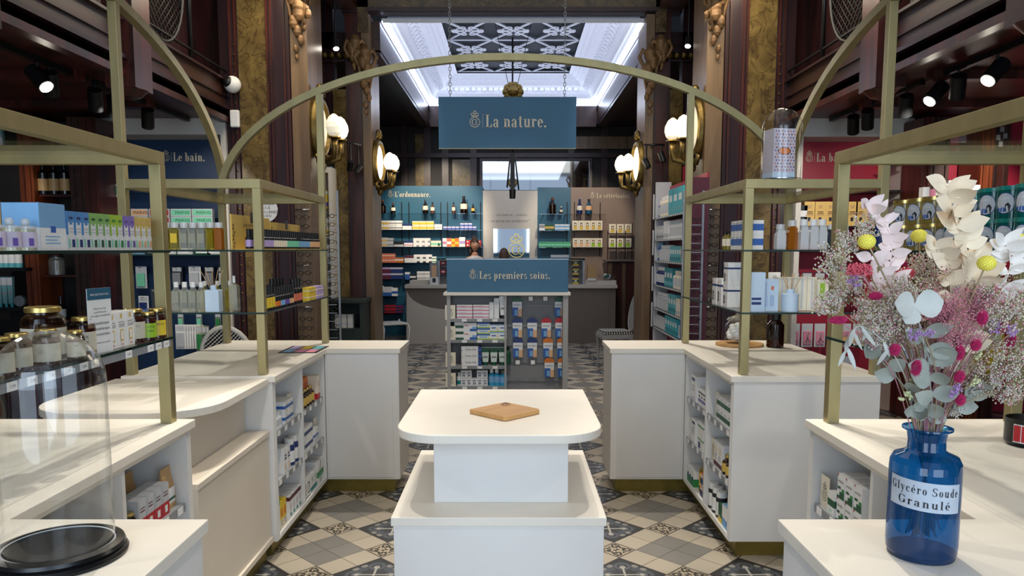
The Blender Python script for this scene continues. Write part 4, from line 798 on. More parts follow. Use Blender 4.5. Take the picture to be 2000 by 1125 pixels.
bayL(carton('medicine_box', .07, .1, .12, WH, [(.0, .06, 'ink')], [(.12, .2, .2, .75, 'ink'), (.7, .2, .78, .75, 'ink'), (.2, .2, .7, .26, 'ink'), (.2, .69, .7, .75, 'ink')]), [4.395, 4.475], .108, .1, 'white box with black ring', F1+a, 'medicine box')
bayL(carton('medicine_box', .065, .1, .12, WH, [(.1, .3, 'teal2')], LINES('teal2', 3, .75)), [4.555, 4.63], .108, .1, 'white box with teal band', F1+a, 'medicine box')
bayL(carton('medicine_box', .09, .11, .17, 'blue', [(.0, .3, 'sky')], [(.2, .5, .8, .8, 'sky')]), [4.45, 4.55], .108, .11, 'blue box behind the ringed boxes', F1+a, 'medicine box', .115)
bayL(carton('medicine_box', .08, .12, .15, WH, [(.3, .55, 'green')], LINES('mint')), [4.72, 4.79], .108, .12, 'white box with green band', F1+a, 'medicine box')
# right rear counter
o = carton('medicine_box', .13, .12, .16, WH, [], [(.12, .78, .7, .9, 'dblue'), (.12, .08, .75, .14, 'lilac')]+LINES('grey', 4, .6)); bayR(o, [4.70], .65, .12, 'big white box with navy heading', F2+c, 'medicine box')
bayR(carton('medicine_box', .05, .1, .11, WH, [(.25, .4, 'violet'), (.72, .8, 'ink')], [(.2, .5, .8, .6, 'ink')]), [4.55, 4.49, 4.43], .65, .1, 'small white box with purple band', F2+c, 'medicine box')
bayR(carton('medicine_box', .045, .1, .12, WH, [(.6, 1, 'lilac')], []), [4.53, 4.46], .65, .1, 'lilac topped box behind purple ones', F2+c, 'medicine box', .11)
crest_card('cream crest card in right rear counter, farther bay middle shelf', (XR+.02, 4.79, .385), RR, .07, .13)
o = carton('medicine_box', .10, .1, .15, WH, [], [(.15, .8, .85, .92, 'dblue')]+LINES('grey', 5, .66)); bayR(o, [4.68], .385, .1, 'white box with navy heading', F2+b, 'medicine box')
o = carton('medicine_box', .14, .11, .17, WH, [(.82, .88, 'green'), (.35, .40, 'green')], [(.15, .05, .5, .28, 'dblue')]); bayR(o, [4.50], .385, .11, 'white box with green bands', F2+b, 'medicine box')
bayR(carton('medicine_box', .05, .1, .10, WH, [(0, .5, 'green')], [(.2, .3, .8, .6, 'dblue')]), [4.79, 4.73, 4.67], .108, .1, 'green and white small box', F2+a, 'medicine box')
o = bottle('yellow_bottle', .035, .24, GYE, 'white', (.15, .5), .35, 'yellow', .62, .2); row(o, [(XR+.05, 4.565, .108)], 'yellow bottle with white spray cap', F2+a, 'bottle')
stR(carton('medicine_box', .10, .09, .075, 'orange', [(.1, .6, 'dblue'), (0, .1, WH)], [(.1, .65, .6, .9, WH)]), [4.43], .108, .0756, 2, .09, 'orange and navy box', F2+a, 'medicine box')
stR(carton('medicine_box', .065, .12, .072, WH, [(.3, .66, 'dgreen')], [(.2, .74, .8, .92, 'lgrey')]), [4.13, 4.06, 3.99, 3.92], .65, .0726, 2, .12, 'white box with green wave band', N2+c, 'medicine box')
crest_card('cream crest card leaning in right rear counter, nearer bay top shelf', (XR+.03, 4.25, .65), RR, .085, .14)
crest_card('cream crest card in right rear counter, nearer bay middle shelf', (XR+.02, 4.28, .385), RR, .07, .13)
bayR(carton('medicine_box', .075, .1, .14, WH, [(0, .18, 'plum')], [(.15, .55, .85, .8, 'cream2')]+LINES('grey', 3, .45)), [4.19, 4.105], .385, .1, 'white box with dark red foot', N2+b, 'medicine box', .01)
bayR(flask('supplement_jar', .03, .105, GBR, 'gold', (.15, .6), 'gold_paper'), [4.02, 3.95], .385, .06, 'dark jar with gold lid', N2+b, 'jar')
bayR(flask('pill_bottle', .03, .12, WH, 'white', (.2, .6), 'lgrey', .75, .85, .2), [3.885], .385, .06, 'white pill bottle', N2+b, 'bottle')
bayR(flask('vitamin_bottle', .032, .145, 'ink', 'white', (.1, .62), 'white', .8, .82, .22), [4.28, 4.20, 4.12], .108, .064, 'black bottle with white cap and label in front row', N2+a, 'bottle')
bayR(flask('vitamin_bottle', .032, .145, 'ink', 'white', (.1, .62), 'white', .8, .82, .22), [4.24, 4.15, 4.06], .108, .064, 'black bottle with white cap and label in rear row', N2+a, 'bottle', .085)
bayR(carton('medicine_box', .06, .09, .10, 'dgreen', [(0, .3, 'yellow')], LINES('white')), [4.04], .108, .09, 'green and yellow box', N2+a, 'medicine box')
bayR(carton('medicine_box', .05, .09, .12, 'sky', [(.4, 1, WH)], LINES('blue')), [3.97, 3.91], .108, .09, 'blue and white box', N2+a, 'medicine box')
# left front counter
P1 = 'in left front counter, farther bay'
bayL(carton('herbal_box', .052, .075, .115, 'lgrey', [(0, .42, 'red')], [(.15, .5, .85, .95, 'plum'), (.12, .47, .88, .97, 'lgrey'), (.3, .1, .7, .32, WH), (.2, .62, .8, .66, 'plum'), (.2, .72, .8, .75, 'plum')]), [2.47, 2.527, 2.584, 2.641], .65, .075, 'red and white herbal box', P1, 'herbal box', .01)
def pouch(name):
    mb = MB(); w_, h, d = .075, .15, .04
    pr = [(-d/2, 0), (d/2, 0), (d/2*.9, h*.4), (.003, h*.82), (.002, h), (-.002, h), (-.003, h*.82), (-d/2*.9, h*.4)]
    mb.prism(pr, -w_/2, w_/2, 'kraft', lambda v: (v[2], v[0], v[1])); mb.box(-w_*.36, -d*.46-.002, h*.12, w_*.36, -d*.46, h*.5, WH); mb.box(-w_*.36, -d*.46-.003, h*.2, w_*.36, -d*.46-.002, h*.26, 'dgreen'); return mb.build(name)
row(pouch('kraft_pouch'), [(XL-.15, y, .65) for y in (2.44, 2.51, 2.58, 2.65)], 'brown paper pouch behind the red boxes', P1, 'pouch', None, RL)
row(pouch('kraft_pouch'), [(XL-.045, 2.72, .65)], 'brown paper pouch with green label at right end', P1, 'pouch', None, RL)
o = jar('supplement_jar', .026, .085, 'brown', .75, 'gold_paper'); row(o, [(XL-.045, 2.355, .65), (XL-.035, 2.42, .65)], 'small gold lidded jar beside the crest card', P1, 'jar', None, RL)
crest_card('white crest card in left front counter, farther bay shelf', (XL-.005, 2.36, .65), RL, .06, .075, 0, WH)
P2 = 'in left front counter, nearer bay'
bayL(carton('sachet_pack', .045, .10, .055, WH, [(0, .3, 'pink')], [(.2, .5, .8, .8, 'lgrey')]), [1.98, 2.03, 2.08, 2.13, 2.18], .65, .10, 'white and pink sachet pack', P2, 'pack', .02)
o = carton('medicine_box', .06, .1, .07, WH, [(.4, .6, 'sky')], LINES()); bayL(o, [2.26], .65, .1, 'white box beside the divider', P2, 'medicine box')
# right front counter
P3 = 'in right front counter, farther bay'
crest_card('cream crest card in right front counter, farther bay shelf', (XR+.01, 2.715, .65), RR, .075, .12)
bayR(carton('medicine_box', .055, .09, .085, WH, [(.4, .7, 'dgreen')], LINES('mint', 2, .25)), [2.635], .65, .09, 'white box with green wave band', P3, 'medicine box')
stR(carton('aroma_box', .055, .09, .085, WH, [], [(0, .0, 1, .12, 'dgreen'), (.35, .12, 1, .3, 'dgreen'), (.65, .3, 1, .45, 'green'), (0, .93, .15, 1, 'red'), (.1, .4, .5, .5, 'dgreen')], [('aroma', 0, .68, .13, 'ink')]), [2.56, 2.495, 2.43], .65, .0856, 2, .09, 'white box with green corner and red dot', P3, 'medicine box')
bayR(carton('aroma_box', .055, .09, .085, WH, [(0, .2, 'dgreen')], [], []), [2.38], .65, .09, 'white box with green foot by the divider', P3, 'medicine box', .09)
# ------------------------------------------------------------------ left rear tower
G1, G2 = 1.595, 1.28
for i, (mat, n0, xs) in enumerate(((GYE, 'yellow', (-1.80, -1.755, -1.71)), (GCL, 'clear', (-1.663, -1.618, -1.573)), (GYE, 'pale yellow', (-1.53,)), (GOR, 'orange', (-1.487,)))):
    o = bottle('shower_bottle', .021, .137, mat, GFR, (.25, .6), .80, 'yellow' if i == 0 else mat, .80, .2, None, True)
    row(o, [(x, 3.88, G1) for x in xs], f'{n0} liquid bottle with frosted cap', 'on upper shelf of left rear tower', 'bottle')
t = thing('counter_display', 'yellow card display behind the black dropper bottles on left rear tower', 'display stand', (-1.41, 4.46, G1+.0006), RL)
for k, (a, b, h) in enumerate(((-.62, -.02, .178), (.0, .62, .160))):
    MB().box(a, -.004, 0, b, .004, h, 'gold_paper').build('printed_panel', t)
    mb = MB(); mb.flat(text2d("La santé commence par l'équilibre intérieur", .016), lambda x, z: (x*.86+(a+b)/2+.03, -.0055, z+h-.055), 'ink'); mb.box((a+b)/2-.02, -.006, h-.035, (a+b)/2+.02, -.004, h+.02, 'ink')
    for q in range(7): mb.box(a+.02+.008*math.sin(q*2), -.006, .01+q*.018, a+.03+.008*math.sin(q*2), -.004, .022+q*.018, 'brown')
    mb.build('lettering', t)
MB().box(-.59, -.15, 0, .59, -.005, .004, 'gold_paper').build('tray', t)
for k, (m, nm) in enumerate((('lilac', 'lilac'), ('cream2', 'cream'), ('mint', 'pale green'), ('sky', 'pale blue'), ('peach', 'peach'))):
    o = flask('dropper_bottle', .0165, .100, 'black', 'black', (.1, .45), m, .55, .62, .36)
    row(o, [(-1.285, 3.865+(k*6+q)*.0405, G1+.005) for q in range(6)], f'black dropper bottle with {nm} label', 'in front row on left rear tower', 'bottle', None, RL)
o = flask('dropper_bottle', .0165, .100, 'black', 'black', (.1, .45), 'lilac', .55, .62, .36); row(o, [(-1.335, 3.875+q*.05, G1+.005) for q in range(4)], 'black dropper bottle of the rear row', 'on left rear tower', 'bottle', None, RL)
o = bottle('shower_bottle', .021, .15, GCL, WH, (.3, .7), .5, GCL, .72, .18, None, True)
row(o, [(-1.725+q*.043, 3.90, G2) for q in range(4)], 'clear bottle with white star cap', 'on lower shelf of left rear tower', 'bottle')
o = bottle('shower_bottle', .023, .15, GYE, WH, (.3, .7), .4, GYE, .68, .16, None, True); row(o, [(-1.62, 4.0, G2), (-1.56, 4.02, G2), (-1.50, 4.04, G2)], 'yellowish bottle with white star cap behind diffuser', 'on left rear tower', 'bottle')
o = bottle('pump_bottle', .024, .18, GCL, WH, (.2, .75), .25, GCL, .75, .2, None, True); row(o, [(-1.445, 3.95, G2)], 'tall clear bottle with white nozzle', 'on lower shelf of left rear tower', 'bottle')
diffuser('pale blue square reed diffuser on lower shelf of left rear tower', (-1.524, 3.875, G2), .036, .135, 5, True)
mb = MB(); mb.prism([(-.06, 0), (.05, 0), (-.06, .11)], -.05, .05, 'ink', lambda v: (v[0], v[2], v[1])); o = mb.build('wedge_stand'); o.location = (-1.655, 3.78+.09, G2); tag(o, 'dark wedge sign stand among the clear bottles on left rear tower', 'sign stand'); o.location.x = -1.80; o.location.y = 3.96; o.location.z += .001
for k, (m, nm) in enumerate((('yellow', 'yellow'),)):
    row(flask('dropper_bottle', .017, .135, 'black', 'black', (.1, .5), m, .5, .6, .36), [(-1.275, 3.865+q*.04, G2) for q in range(5)], f'tall black dropper bottle with {nm} label', 'on left rear tower lower shelf', 'bottle', None, RL)
for k, (m, nm) in enumerate((('orange', 'orange'), ('sky', 'blue'), ('violet', 'purple'), ('peach', 'peach'))):
    row(flask('dropper_bottle', .0165, .115, 'black', 'black', (.1, .34), m, .5, .6, .36), [(-1.275, 4.08+(k*2+q)*.042, G2) for q in range(2)], f'black dropper bottle with {nm} label', 'on left rear tower lower shelf', 'bottle', None, RL)
row(flask('dropper_bottle', .024, .145, 'black', 'black', (.1, .4), 'salmon', .5, .62, .3), [(-1.285, 4.45+q*.058, G2) for q in range(3)], 'large black bottle with salmon label', 'on left rear tower lower shelf', 'bottle', None, RL)
row(flask('dropper_bottle', .024, .15, 'black', 'black', None, 'white', .5, .62, .3), [(-1.36, 4.3+q*.06, G2) for q in range(4)], 'tall black bottle in rear row', 'on left rear tower lower shelf', 'bottle', None, RL)
for m, nm, y in (('yellow', 'yellow', 4.70), ('lilac', 'lilac', 4.90)):
    o = carton('oil_box', .05, .05, .04, m, [(.42, .58, 'cream2')], [(.6, .1, .8, .3, 'ink')], tuck=False); stack(o, [[(-1.275, y+q*.056, G2+j*.0405) for j in range(2)] for q in range(3)], f'small {nm} box', 'on left rear tower lower shelf', 'box', RL)
t = thing('colour_leaflet', 'dark leaflet with six pastel fields lying on left rear counter', 'leaflet', (-1.325, 4.80, T+.0006)); MB().box(-.12, -.16, 0, .12, .16, .003, 'ink').build('sheet', t); mb = MB()
for i in range(3):
    for j, cc in enumerate((('sky', 'rose', 'pink')[i], ('lilac', 'yellow', 'aqua')[i])): mb.box(-.10+i*.07, -.14+j*.15, .003, -.04+i*.07, -.005+j*.15, .0034, cc)
mb.build('printed_fields', t)
# ------------------------------------------------------------------ left front tower
YF = XC-PI_-.005
o = carton('herbal_box', .12, .10, .128, 'sky', [(0, .48, WH)], [(.4, .38, .6, .52, 'blue')]+LINES('sky', 3, .28)); row(o, [(YF-.04, 2.115, G1)], 'large blue and white herbal box', 'on upper shelf of left front tower', 'herbal box', None, RL)
k = 0
for m, dk, nm, n_ in (('sky', 'dblue', 'blue', 3), ('green', 'dgreen', 'green', 3), ('lime', 'green', 'lime', 2), ('violet', 'violet', 'violet', 2), ('gold_paper', 'peach', 'gold', 3)):
    mtop = {'sky': M('label_blue', '5a95cf'), 'green': M('label_green', '8fbf6a'), 'lime': M('label_lime', 'a9cc3f'), 'violet': M('label_violet', '8d78c4'), 'gold_paper': M('label_gold', 'dcbf68')}[m]
    o = carton('herbal_box', .036, .05, .112, mtop, [(0, .40, WH)], [(.12, .36, .88, .66, WH), (.12, .66, .3, .72, WH), (.7, .66, .88, .72, WH), (.3, .8, .8, .86, dk), (.55, .08, .95, .28, dk), (.1, .08, .3, .30, 'mint'), (.2, .46, .8, .49, 'lgrey'), (.2, .54, .8, .57, 'lgrey')])
    row(o, [(YF-.022, 2.212+(k+q)*.0395, G1) for q in range(n_)], f'slim {nm} and white herbal box', 'on upper shelf of left front tower', 'herbal box', None, RL); k += n_
def cotton_jar(): 
    t = bpy.data.objects.new('clear_canister', None); C.objects.link(t); mb = MB(); mb.lathe([(0, 0), (.024, 0), (.024, .056), (0, .056)], GCL, n=20); mb.build('canister_body', t)
    mb = MB(); mb.lathe([(.0245, .008), (.0245, .048)], M('lilac_label', 'd5cadd'), n=20); mb.box(-.010, -.0256, .012, .003, -.0246, .032, 'violet'); mb.build('label', t); mb = MB(); mb.lathe([(0, .056), (.025, .056), (.025, .063), (.008, .066), (0, .066)], GFR, n=20); mb.ball((0, 0, .074), .011, GFR); mb.build('lid', t); return t
row(cotton_jar(), [(-1.29, 1.905, G1), (-1.288, 1.962, G1), (-1.285, 2.022, G1)], 'clear canister with lilac label', 'on upper shelf of left front tower', 'canister', None, RL*.75)
t = thing('tagged_tube', 'brown card hanging tag box behind the canisters on left front tower', 'box', (-1.50, 2.16, G1+.0006), .6); MB().box(-.05, -.02, 0, .05, .02, .20, 'kraft').build('box', t); mb = MB(); mb.flat(text2d('savon', .016), lambda x, z: (x, -.021, z+.06), 'ink'); mb.tube([(0, -.021, .15), (.012, -.021, .12), (.0, -.021, .11)], .002, 'ink', 4); mb.build('print', t); MB().prism([(-.05, .2), (.05, .2), (.04, .235), (-.03, .24)], -.001, .001, 'kraft', lambda v: (v[0], v[2], v[1])).build('hang_tab', t)
o = flask('teal_tube', .022, .19, GTE, 'teal', None, 'white', .9, .8, .2); row(o, [(-1.50, 2.045, G1)], 'teal tube bottle behind the canisters', 'on left front tower', 'bottle')
PT = 'on lower shelf of left front tower'
row(jar('supplement_jar', .058, .155, 'brown', .62, M('paper_label', 'cfc9b4'), 'gold', ('A CRO', 'VEGET')), [(-1.345, 2.17, G2)], 'largest gold lidded jar with brown contents', PT, 'jar', None, .5)
row(jar('supplement_jar', .036, .115, 'plum', .70, 'paper_label', 'gold', ('VITA', 'PLEX')), [(-1.30, 2.285, G2)], 'medium gold lidded jar right of largest one', PT, 'jar', None, .6)
row(jar('supplement_jar', .025, .085, 'brown', .70, 'paper_label', 'gold', ('VIT',)), [(-1.265, 2.185, G2)], 'small gold lidded jar before largest one', PT, 'jar', None, .6)
row(jar('supplement_jar', .034, .10, 'plum', .78, 'paper_label', 'gold'), [(-1.275, 1.80, G2), (-1.36, 1.885, G2), (-1.285, 1.885, G2), (-1.30, 1.98, G2), (-1.285, 2.08, G2)], 'gold lidded jar of dark capsules', 'above the large dome', 'jar', 'capsule jars above the large dome', .5)
row(jar('supplement_jar', .034, .115, 'plum', .75, 'paper_label', 'gold', ('C1',)), [(-1.30, 2.60, G2)], 'grey labelled gold lidded jar behind white boxes', PT, 'jar', None, .8)
row(jar('supplement_jar', .027, .10, 'plum', .75, 'lime', 'gold', ('ULTRA', 'KIRA')), [(-1.275, 2.645, G2)], 'green labelled gold lidded jar', PT, 'jar', None, .8)
row(jar('supplement_jar', .028, .108, 'plum', .75, 'yellow', 'gold', ('BION',)), [(-1.27, 2.705, G2)], 'yellow labelled gold lidded jar by the post', PT, 'jar', None, .8)
row(carton('curcumin_box', .052, .06, .115, WH, [], [(.4, .82, .6, .95, 'gold_paper'), (.15, .70, .85, .72, 'grey'), (.15, .58, .85, .60, 'grey'), (.3, .18, .7, .5, 'gold_paper'), (.36, .22, .64, .46, WH), (.4, .06, .6, .1, 'salmon')], [('Curcumin', 0, .62, .06, 'ink')]), [(YF-.03, 2.415, G2), (YF-.03, 2.472, G2), (YF-.03, 2.529, G2)], 'white box with golden oval emblem', PT, 'medicine box', None, RL)
t = thing('sign_card', 'white card with teal top listing herbal ranges on left front tower', 'sign', (YF+.012, 2.325, G2+.0006), RL-.12); MB().box(-.055, 0, 0, .055, .002, .20, WH).build('card', t); mb = MB(); mb.box(-.055, -.001, .165, .055, 0, .20, 'teal'); mb.build('header', t); mb = MB()
mb.flat(text2d('RIEN QUE POUR VOUS', .006), lambda x, z: (x, -.002, z+.178), WH)
for i_, (s_, h) in enumerate((('Nous avons tout', .006), ('ce qu\'il faut pour', .006), ('vous soigner naturellement', .006))): mb.flat(text2d(s_, h), lambda x, z: (x, -.001, z+.135-.011*i_), 'ink')
for i_, s_ in enumerate(('phytothérapie', 'aromathérapie', 'micronutrition')): mb.flat(text2d(s_, .010), lambda x, z: (x, -.001, z+.088-.017*i_), 'ink')
mb.flat(text2d('Demandez-nous conseil !', .006), lambda x, z: (x, -.001, z+.030), 'ink'); mb.build('lettering', t)
mb = MB().box(YF+.028, 1.5, G2-.034, YF+.030, 2.76, G2-.006, 'grey')
for y in (1.7, 1.78, 1.87, 1.95, 2.03, 2.11, 2.19, 2.25, 2.45, 2.60, 2.66, 2.72): mb.box(YF+.030, y-.02, G2-.033, YF+.0315, y+.02, G2-.004, WH); mb.flat(text2d('12,90', .007), lambda x, z: (YF+.032, y+x, z+G2-.024), 'ink')
mb.build('price_strip', TW[2], True)
# ------------------------------------------------------------------ right rear tower and its counter top
Q1, Q2 = 'on upper shelf of right rear tower', 'on lower shelf of right rear tower'
def q1(px, Y): v = PY(px, 487, Y); return v.x
stack(carton('medicine_box', .075, .10, .075, WH, [(.3, .75, 'blue')], [(.1, .78, .9, .9, 'lgrey')]), [[(1.24, y, G1+j*.0756) for j in range(2)] for y in (4.12, 4.04, 3.96)], 'white box with blue wave band', Q1, 'medicine box', RR)
row(flask('oil_bottle', .018, .10, GYE, 'black', (.2, .6), 'cream2', .4), [(1.20, 4.30, G1), (1.20, 4.24, G1)], 'small yellowish bottle', Q1, 'bottle')
sq = lambda nm, mat, cap, h=.15, r=.026: bottle(nm, r, h, mat, cap, (.15, .75), .7, mat, .62, .2, None, True)
row(sq('square_bottle', GFR, GFR, .13), [(1.385, 3.95, G1)], 'frosted square bottle at left end', Q1, 'bottle')
row(sq('square_bottle', GOR, GFR), [(1.445, 3.95, G1)], 'orange square bottle with white cap', Q1, 'bottle')
row(sq('pump_bottle', GFR, WH, .155, .023), [(1.505, 3.95, G1), (1.555, 3.95, G1), (1.60, 3.95, G1)], 'frosted white capped pump bottle', Q1, 'bottle')
row(sq('square_bottle', M('inky', '1a2430', .3), GFR, .13, .018), [(1.645, 3.95, G1)], 'dark square bottle with frosted cap', Q1, 'bottle')
row(sq('square_bottle', GFR, GFR, .17, .03), [(1.70, 3.95, G1)], 'large frosted square bottle', Q1, 'bottle')
row(sq('square_bottle', GOR, GFR, .14), [(1.83, 3.98, G1)], 'orange square bottle behind the flowers', Q1, 'bottle')
cuff = lambda h: carton('device_box', .085, .09, h, WH, [(.70, .78, 'dblue')], [(.12, .15, .42, .52, 'ink'), (.2, .2, .36, .46, 'grey'), (.5, .42, .92, .44, 'orange'), (.5, .32, .9, .34, 'lgrey'), (.5, .22, .92, .24, 'orange'), (.08, .84, .3, .88, 'salmon')])
row(cuff(.15), [(1.225, 4.43, G2), (1.225, 4.32, G2)], 'white device box with navy stripe', Q2, 'device box', None, RR)
stack(cuff(.122), [[(1.225, 4.20, G2), (1.225, 4.20, G2+.1226)]], 'white device box with navy stripe, stacked', Q2, 'device box', RR)
o = carton('device_box', .075, .09, .20, 'iceblue', [], [(.1, .18, .75, .25, 'dblue'), (.1, .30, .75, .36, 'dblue')]); row(o, [(1.25, 3.905, G2)], 'tall pale blue device box behind the front post', Q2, 'device box')
o = carton('device_box', .085, .06, .165, 'iceblue', [], [(.55, .66, .72, .78, 'salmon'), (.1, .5, .3, .9, M('pale_blue', 'a9c3e2')), (.15, .15, .35, .5, 'pale_blue'), (.5, .15, .75, .5, 'pale_blue')]); row(o, [(1.325, 3.925, G2)], 'pale blue box with red emblem', Q2, 'device box')
o = carton('gift_box', .05, .06, .172, 'cream2', [], [(.4, .05, .6, .95, 'lgrey')]); row(o, [(1.405, 3.98, G2), (1.457, 3.98, G2), (1.509, 3.98, G2), (1.561, 3.98, G2)], 'white fragrance box behind the reed diffuser', Q2, 'box')
diffuser('pale blue round reed diffuser on lower shelf of right rear tower', (1.425, 3.885, G2), .042, .115, 5)
o = carton('gift_box', .055, .05, .16, 'cream2', [], [(.2, .4, .7, .9, 'lime'), (.2, .02, .7, .12, 'lime')]); row(o, [(1.60, 3.93, G2)], 'white box with lime green patch', Q2, 'box')
o = carton('gift_box', .06, .05, .13, WH, [(.45, .5, 'lgrey')], [(.2, .1, .8, .4, 'lgrey')]); row(o, [(1.66, 3.91, G2)], 'short white box right of the lime one', Q2, 'box')
t = thing('round_board', 'round wooden board under the cotton jar on right rear counter', 'board', (1.515, 5.02, T+.0006)); MB().cyl((0, 0, 0), .155, .016, BOARD, 32).build('board', t, bevel=.003)
t = thing('cotton_jar', 'glass apothecary jar full of white cotton on the round board', 'jar', (1.50, 5.02, T+.0176)); MB().lathe([(0, .002), (.075, .002), (.082, .02), (.082, .12), (.06, .145), (.066, .15)], GL, n=28).build('glass_body', t)
MB().lathe([(.07, .15), (.074, .155), (.06, .17), (.02, .185), (0, .187)], GCL, n=24).ball((0, 0, .20), .018, GCL, 12, 7).build('lid', t)
mb = MB()
for k in range(26): a = k*2.4; r = .05*((k % 5)/4)**.6; mb.ball((r*math.cos(a), r*math.sin(a), .03+.09*k/26), .026, WH, 8, 5, .8)
mb.build('cotton', t)
o = bottle('apothecary_bottle', .055, .225, GAM, 'black', None, .5, 'amber', .72, .2); row(o, [(1.72, 4.93, T)], 'big brown glass bottle with black cap', 'on right rear counter', 'bottle')
# small dome on top of the right tower
t = thing('glass_dome', 'small glass dome on top of right rear tower over a printed box', 'dome', (1.40, 3.885, 1.947))
p0, p1, pt = PY(1487, 347, 3.885), PY(1562, 347, 3.885), PY(1524, 212, 3.885); r = (p1.x-p0.x)/2; H_ = pt.z-1.945; t.location.x = (p0.x+p1.x)/2; t.location.y = 3.885
mb = MB(); mb.lathe([(r, 0), (r, H_-r)]+[(r*math.cos(a), H_-r+r*math.sin(a)) for a in [PI/2*k/10 for k in range(1, 11)]], GL, n=36); mb.build('glass', t)
mb = MB(); mb.lathe([(r+.002, 0), (r+.002, .003)], 'chrome', n=36); mb.lathe([(0, 0.0), (r+.002, 0)], GSH, n=36); mb.build('base', t)
pm = M('print_paper', 'c9c3cf'); tb = thing('printed_box', 'lilac patterned box with orange emblem inside the small dome', 'box', (t.location.x-.012, 3.885, 1.9475), .18)
mb = MB(); w_, d_, h_ = .118, .10, .245; mb.box(-w_/2, -d_/2, .03, w_/2, d_/2, h_, pm); mb.box(-w_/2-.001, -d_/2-.001, 0, w_/2+.001, d_/2+.001, .03, 'iceblue'); mb.build('box', tb)
mb = MB()
for i in range(7):
    for j in range(13):
        x, z = -w_/2+.012+i*.0157+(j % 2)*.006, .042+j*.0158; s_ = .0045
        mb.flat([[(x-s_, z), (x, z-s_), (x+s_, z), (x, z+s_)]], lambda a, b: (a, -d_/2-.0006, b), ('violet', 'plum', 'salmon')[(i+j) % 3])
        y = -d_/2+.01+i*.0135; mb.add([(w_/2+.0006, y-s_, z), (w_/2+.0006, y, z-s_), (w_/2+.0006, y+s_, z), (w_/2+.0006, y, z+s_)], [(0, 1, 2, 3)], 'violet')
mb.build('motifs', tb); mb = MB(); e8 = [(.036*math.cos(2*PI*k/16)*(1 if k % 2 else .88), .135+.02*math.sin(2*PI*k/16)*(1 if k % 2 else .85)) for k in range(16)]
mb.flat([e8], lambda a, b: (a, -d_/2-.0012, b), 'ink'); mb.flat([[(x*.88, .135+(z-.135)*.86) for x, z in e8]], lambda a, b: (a, -d_/2-.0018, b), 'orange'); mb.build('emblem', tb)
# ------------------------------------------------------------------ right front tower and counter top
def tin(name, body, lid):
    t = bpy.data.objects.new(name, None); C.objects.link(t); r, h = .034, .078
    MB().lathe([(0, 0), (r, 0), (r, h-.01), (0, h-.01)], body, n=24).build('tub', t); MB().lathe([(r*1.02, h-.01), (r*1.02, h), (0, h)], lid, n=24).build('lid', t); mb = MB(); e = r*1.01
    def wrap(P, m, k): mb.flat(P, lambda x, z: (e*k*math.sin(x/e), -e*k*math.cos(x/e), z), m)
    def oval(rx, rz, n_=6): return [[(x0, .036-rz*math.sqrt(1-(x0/rx)**2)), (x1, .036-rz*math.sqrt(1-(x1/rx)**2)), (x1, .036+rz*math.sqrt(1-(x1/rx)**2)), (x0, .036+rz*math.sqrt(1-(x0/rx)**2))] for x0, x1 in zip([-rx*.999+2*rx*.999*q/12 for q in range(12)], [-rx*.999+2*rx*.999*(q+1)/12 for q in range(12)])]
    wrap(oval(.0235, .026), 'dblue', 1.0); wrap(oval(.0215, .024), 'lgrey', 1.004); wrap([[(-.019, .036), (.015, .036), (.012, .052), (-.012, .056)]], 'blue', 1.006); wrap([[(-.017+.007*q, .015), (-.012+.007*q, .015), (-.012+.007*q, .024+.004*(q % 2)), (-.017+.007*q, .024+.003*((q+1) % 2))] for q in range(3)], 'blue', 1.008); wrap([[(.002, .016), (.012, .016), (.014, .03), (.008, .038), (.001, .032)]], 'ink', 1.012); wrap(text2d('ALODA', .008), WH, 1.016) if False else None
    wrap([[(x-.004, z+.045) for x, z in p] for p in text2d('ALUDA', .006)], WH, 1.014); mb.build('label', t); return t
SB = 'on upper shelf of right front tower'; SG = [2.43, 2.345, 2.262, 2.185]; ST_ = [2.105, 2.028, 1.953, 1.88, 1.81]
stack(tin('balm_tub', GGD, 'gold'), [[(1.245, y, G1+j*.0785) for j in range(2)] for y in SG], 'golden tub with blue bear label', SB, 'tub', RR+.5)
stack(tin('balm_tub', GTE, M('teal_lid', '0e7f74', .3)), [[(1.225, y, G1+j*.0785) for j in range(2)] for y in ST_], 'green tub with blue bear label', SB, 'tub', RR+.5)
row(flask('bear_bottle', .022, .11, M('olive', '6a7038', .35), WH, (.12, .75), 'dblue', .4), [(1.255, 2.60, G1), (1.255, 2.545, G1)], 'olive bottle with white cap and round label', SB, 'bottle', None, RR)
SB2 = 'on lower shelf of right front tower'
row(carton('clear_pack', .06, .07, .14, M('pale_green', 'cfd8d0'), [(0, .2, 'iceblue')], [(.2, .3, .8, .8, WH)]), [(1.26, 2.6, G2), (1.26, 2.5, G2), (1.26, 2.4, G2)], 'pale clear pack half hidden by flowers', SB2, 'pack', None, RR)
row(flask('yellow_vial', .02, .15, GYE, WH, None, 'white', .5), [(1.25, 2.02, G2), (1.25, 1.95, G2)], 'tall yellow vial behind the flowers', SB2, 'bottle', None, RR)
t = thing('candle', 'black glass candle with a red label on right front counter', 'candle', (1.735, 2.46, T+.0006)); t.location.x = PZ(1960, 866, T).x+.075; t.location.y = 2.44
MB().lathe([(0, 0), (.066, 0), (.075, .012), (.075, .088), (.071, .088), (.069, .02), (0, .02)], 'satin_black', n=36).build('glass_cup', t); MB().cyl((0, 0, .02), .068, .035, 'cream2', 28).build('wax', t); mb = MB()
for k, m, s_ in ((1.012, WH, 1), (1.02, 'red', .88)): mb.flat([[(x*s_+q, z*s_+.045) for x, z in ((-.012, -.03), (.012, -.03), (.012, .03), (-.012, .03))] for q in (-.012, .012)], lambda x, z: (.075*k*math.sin(x/.075), -.075*k*math.cos(x/.075), z), m)
mb.build('label', t); t.rotation_euler.z = -.95
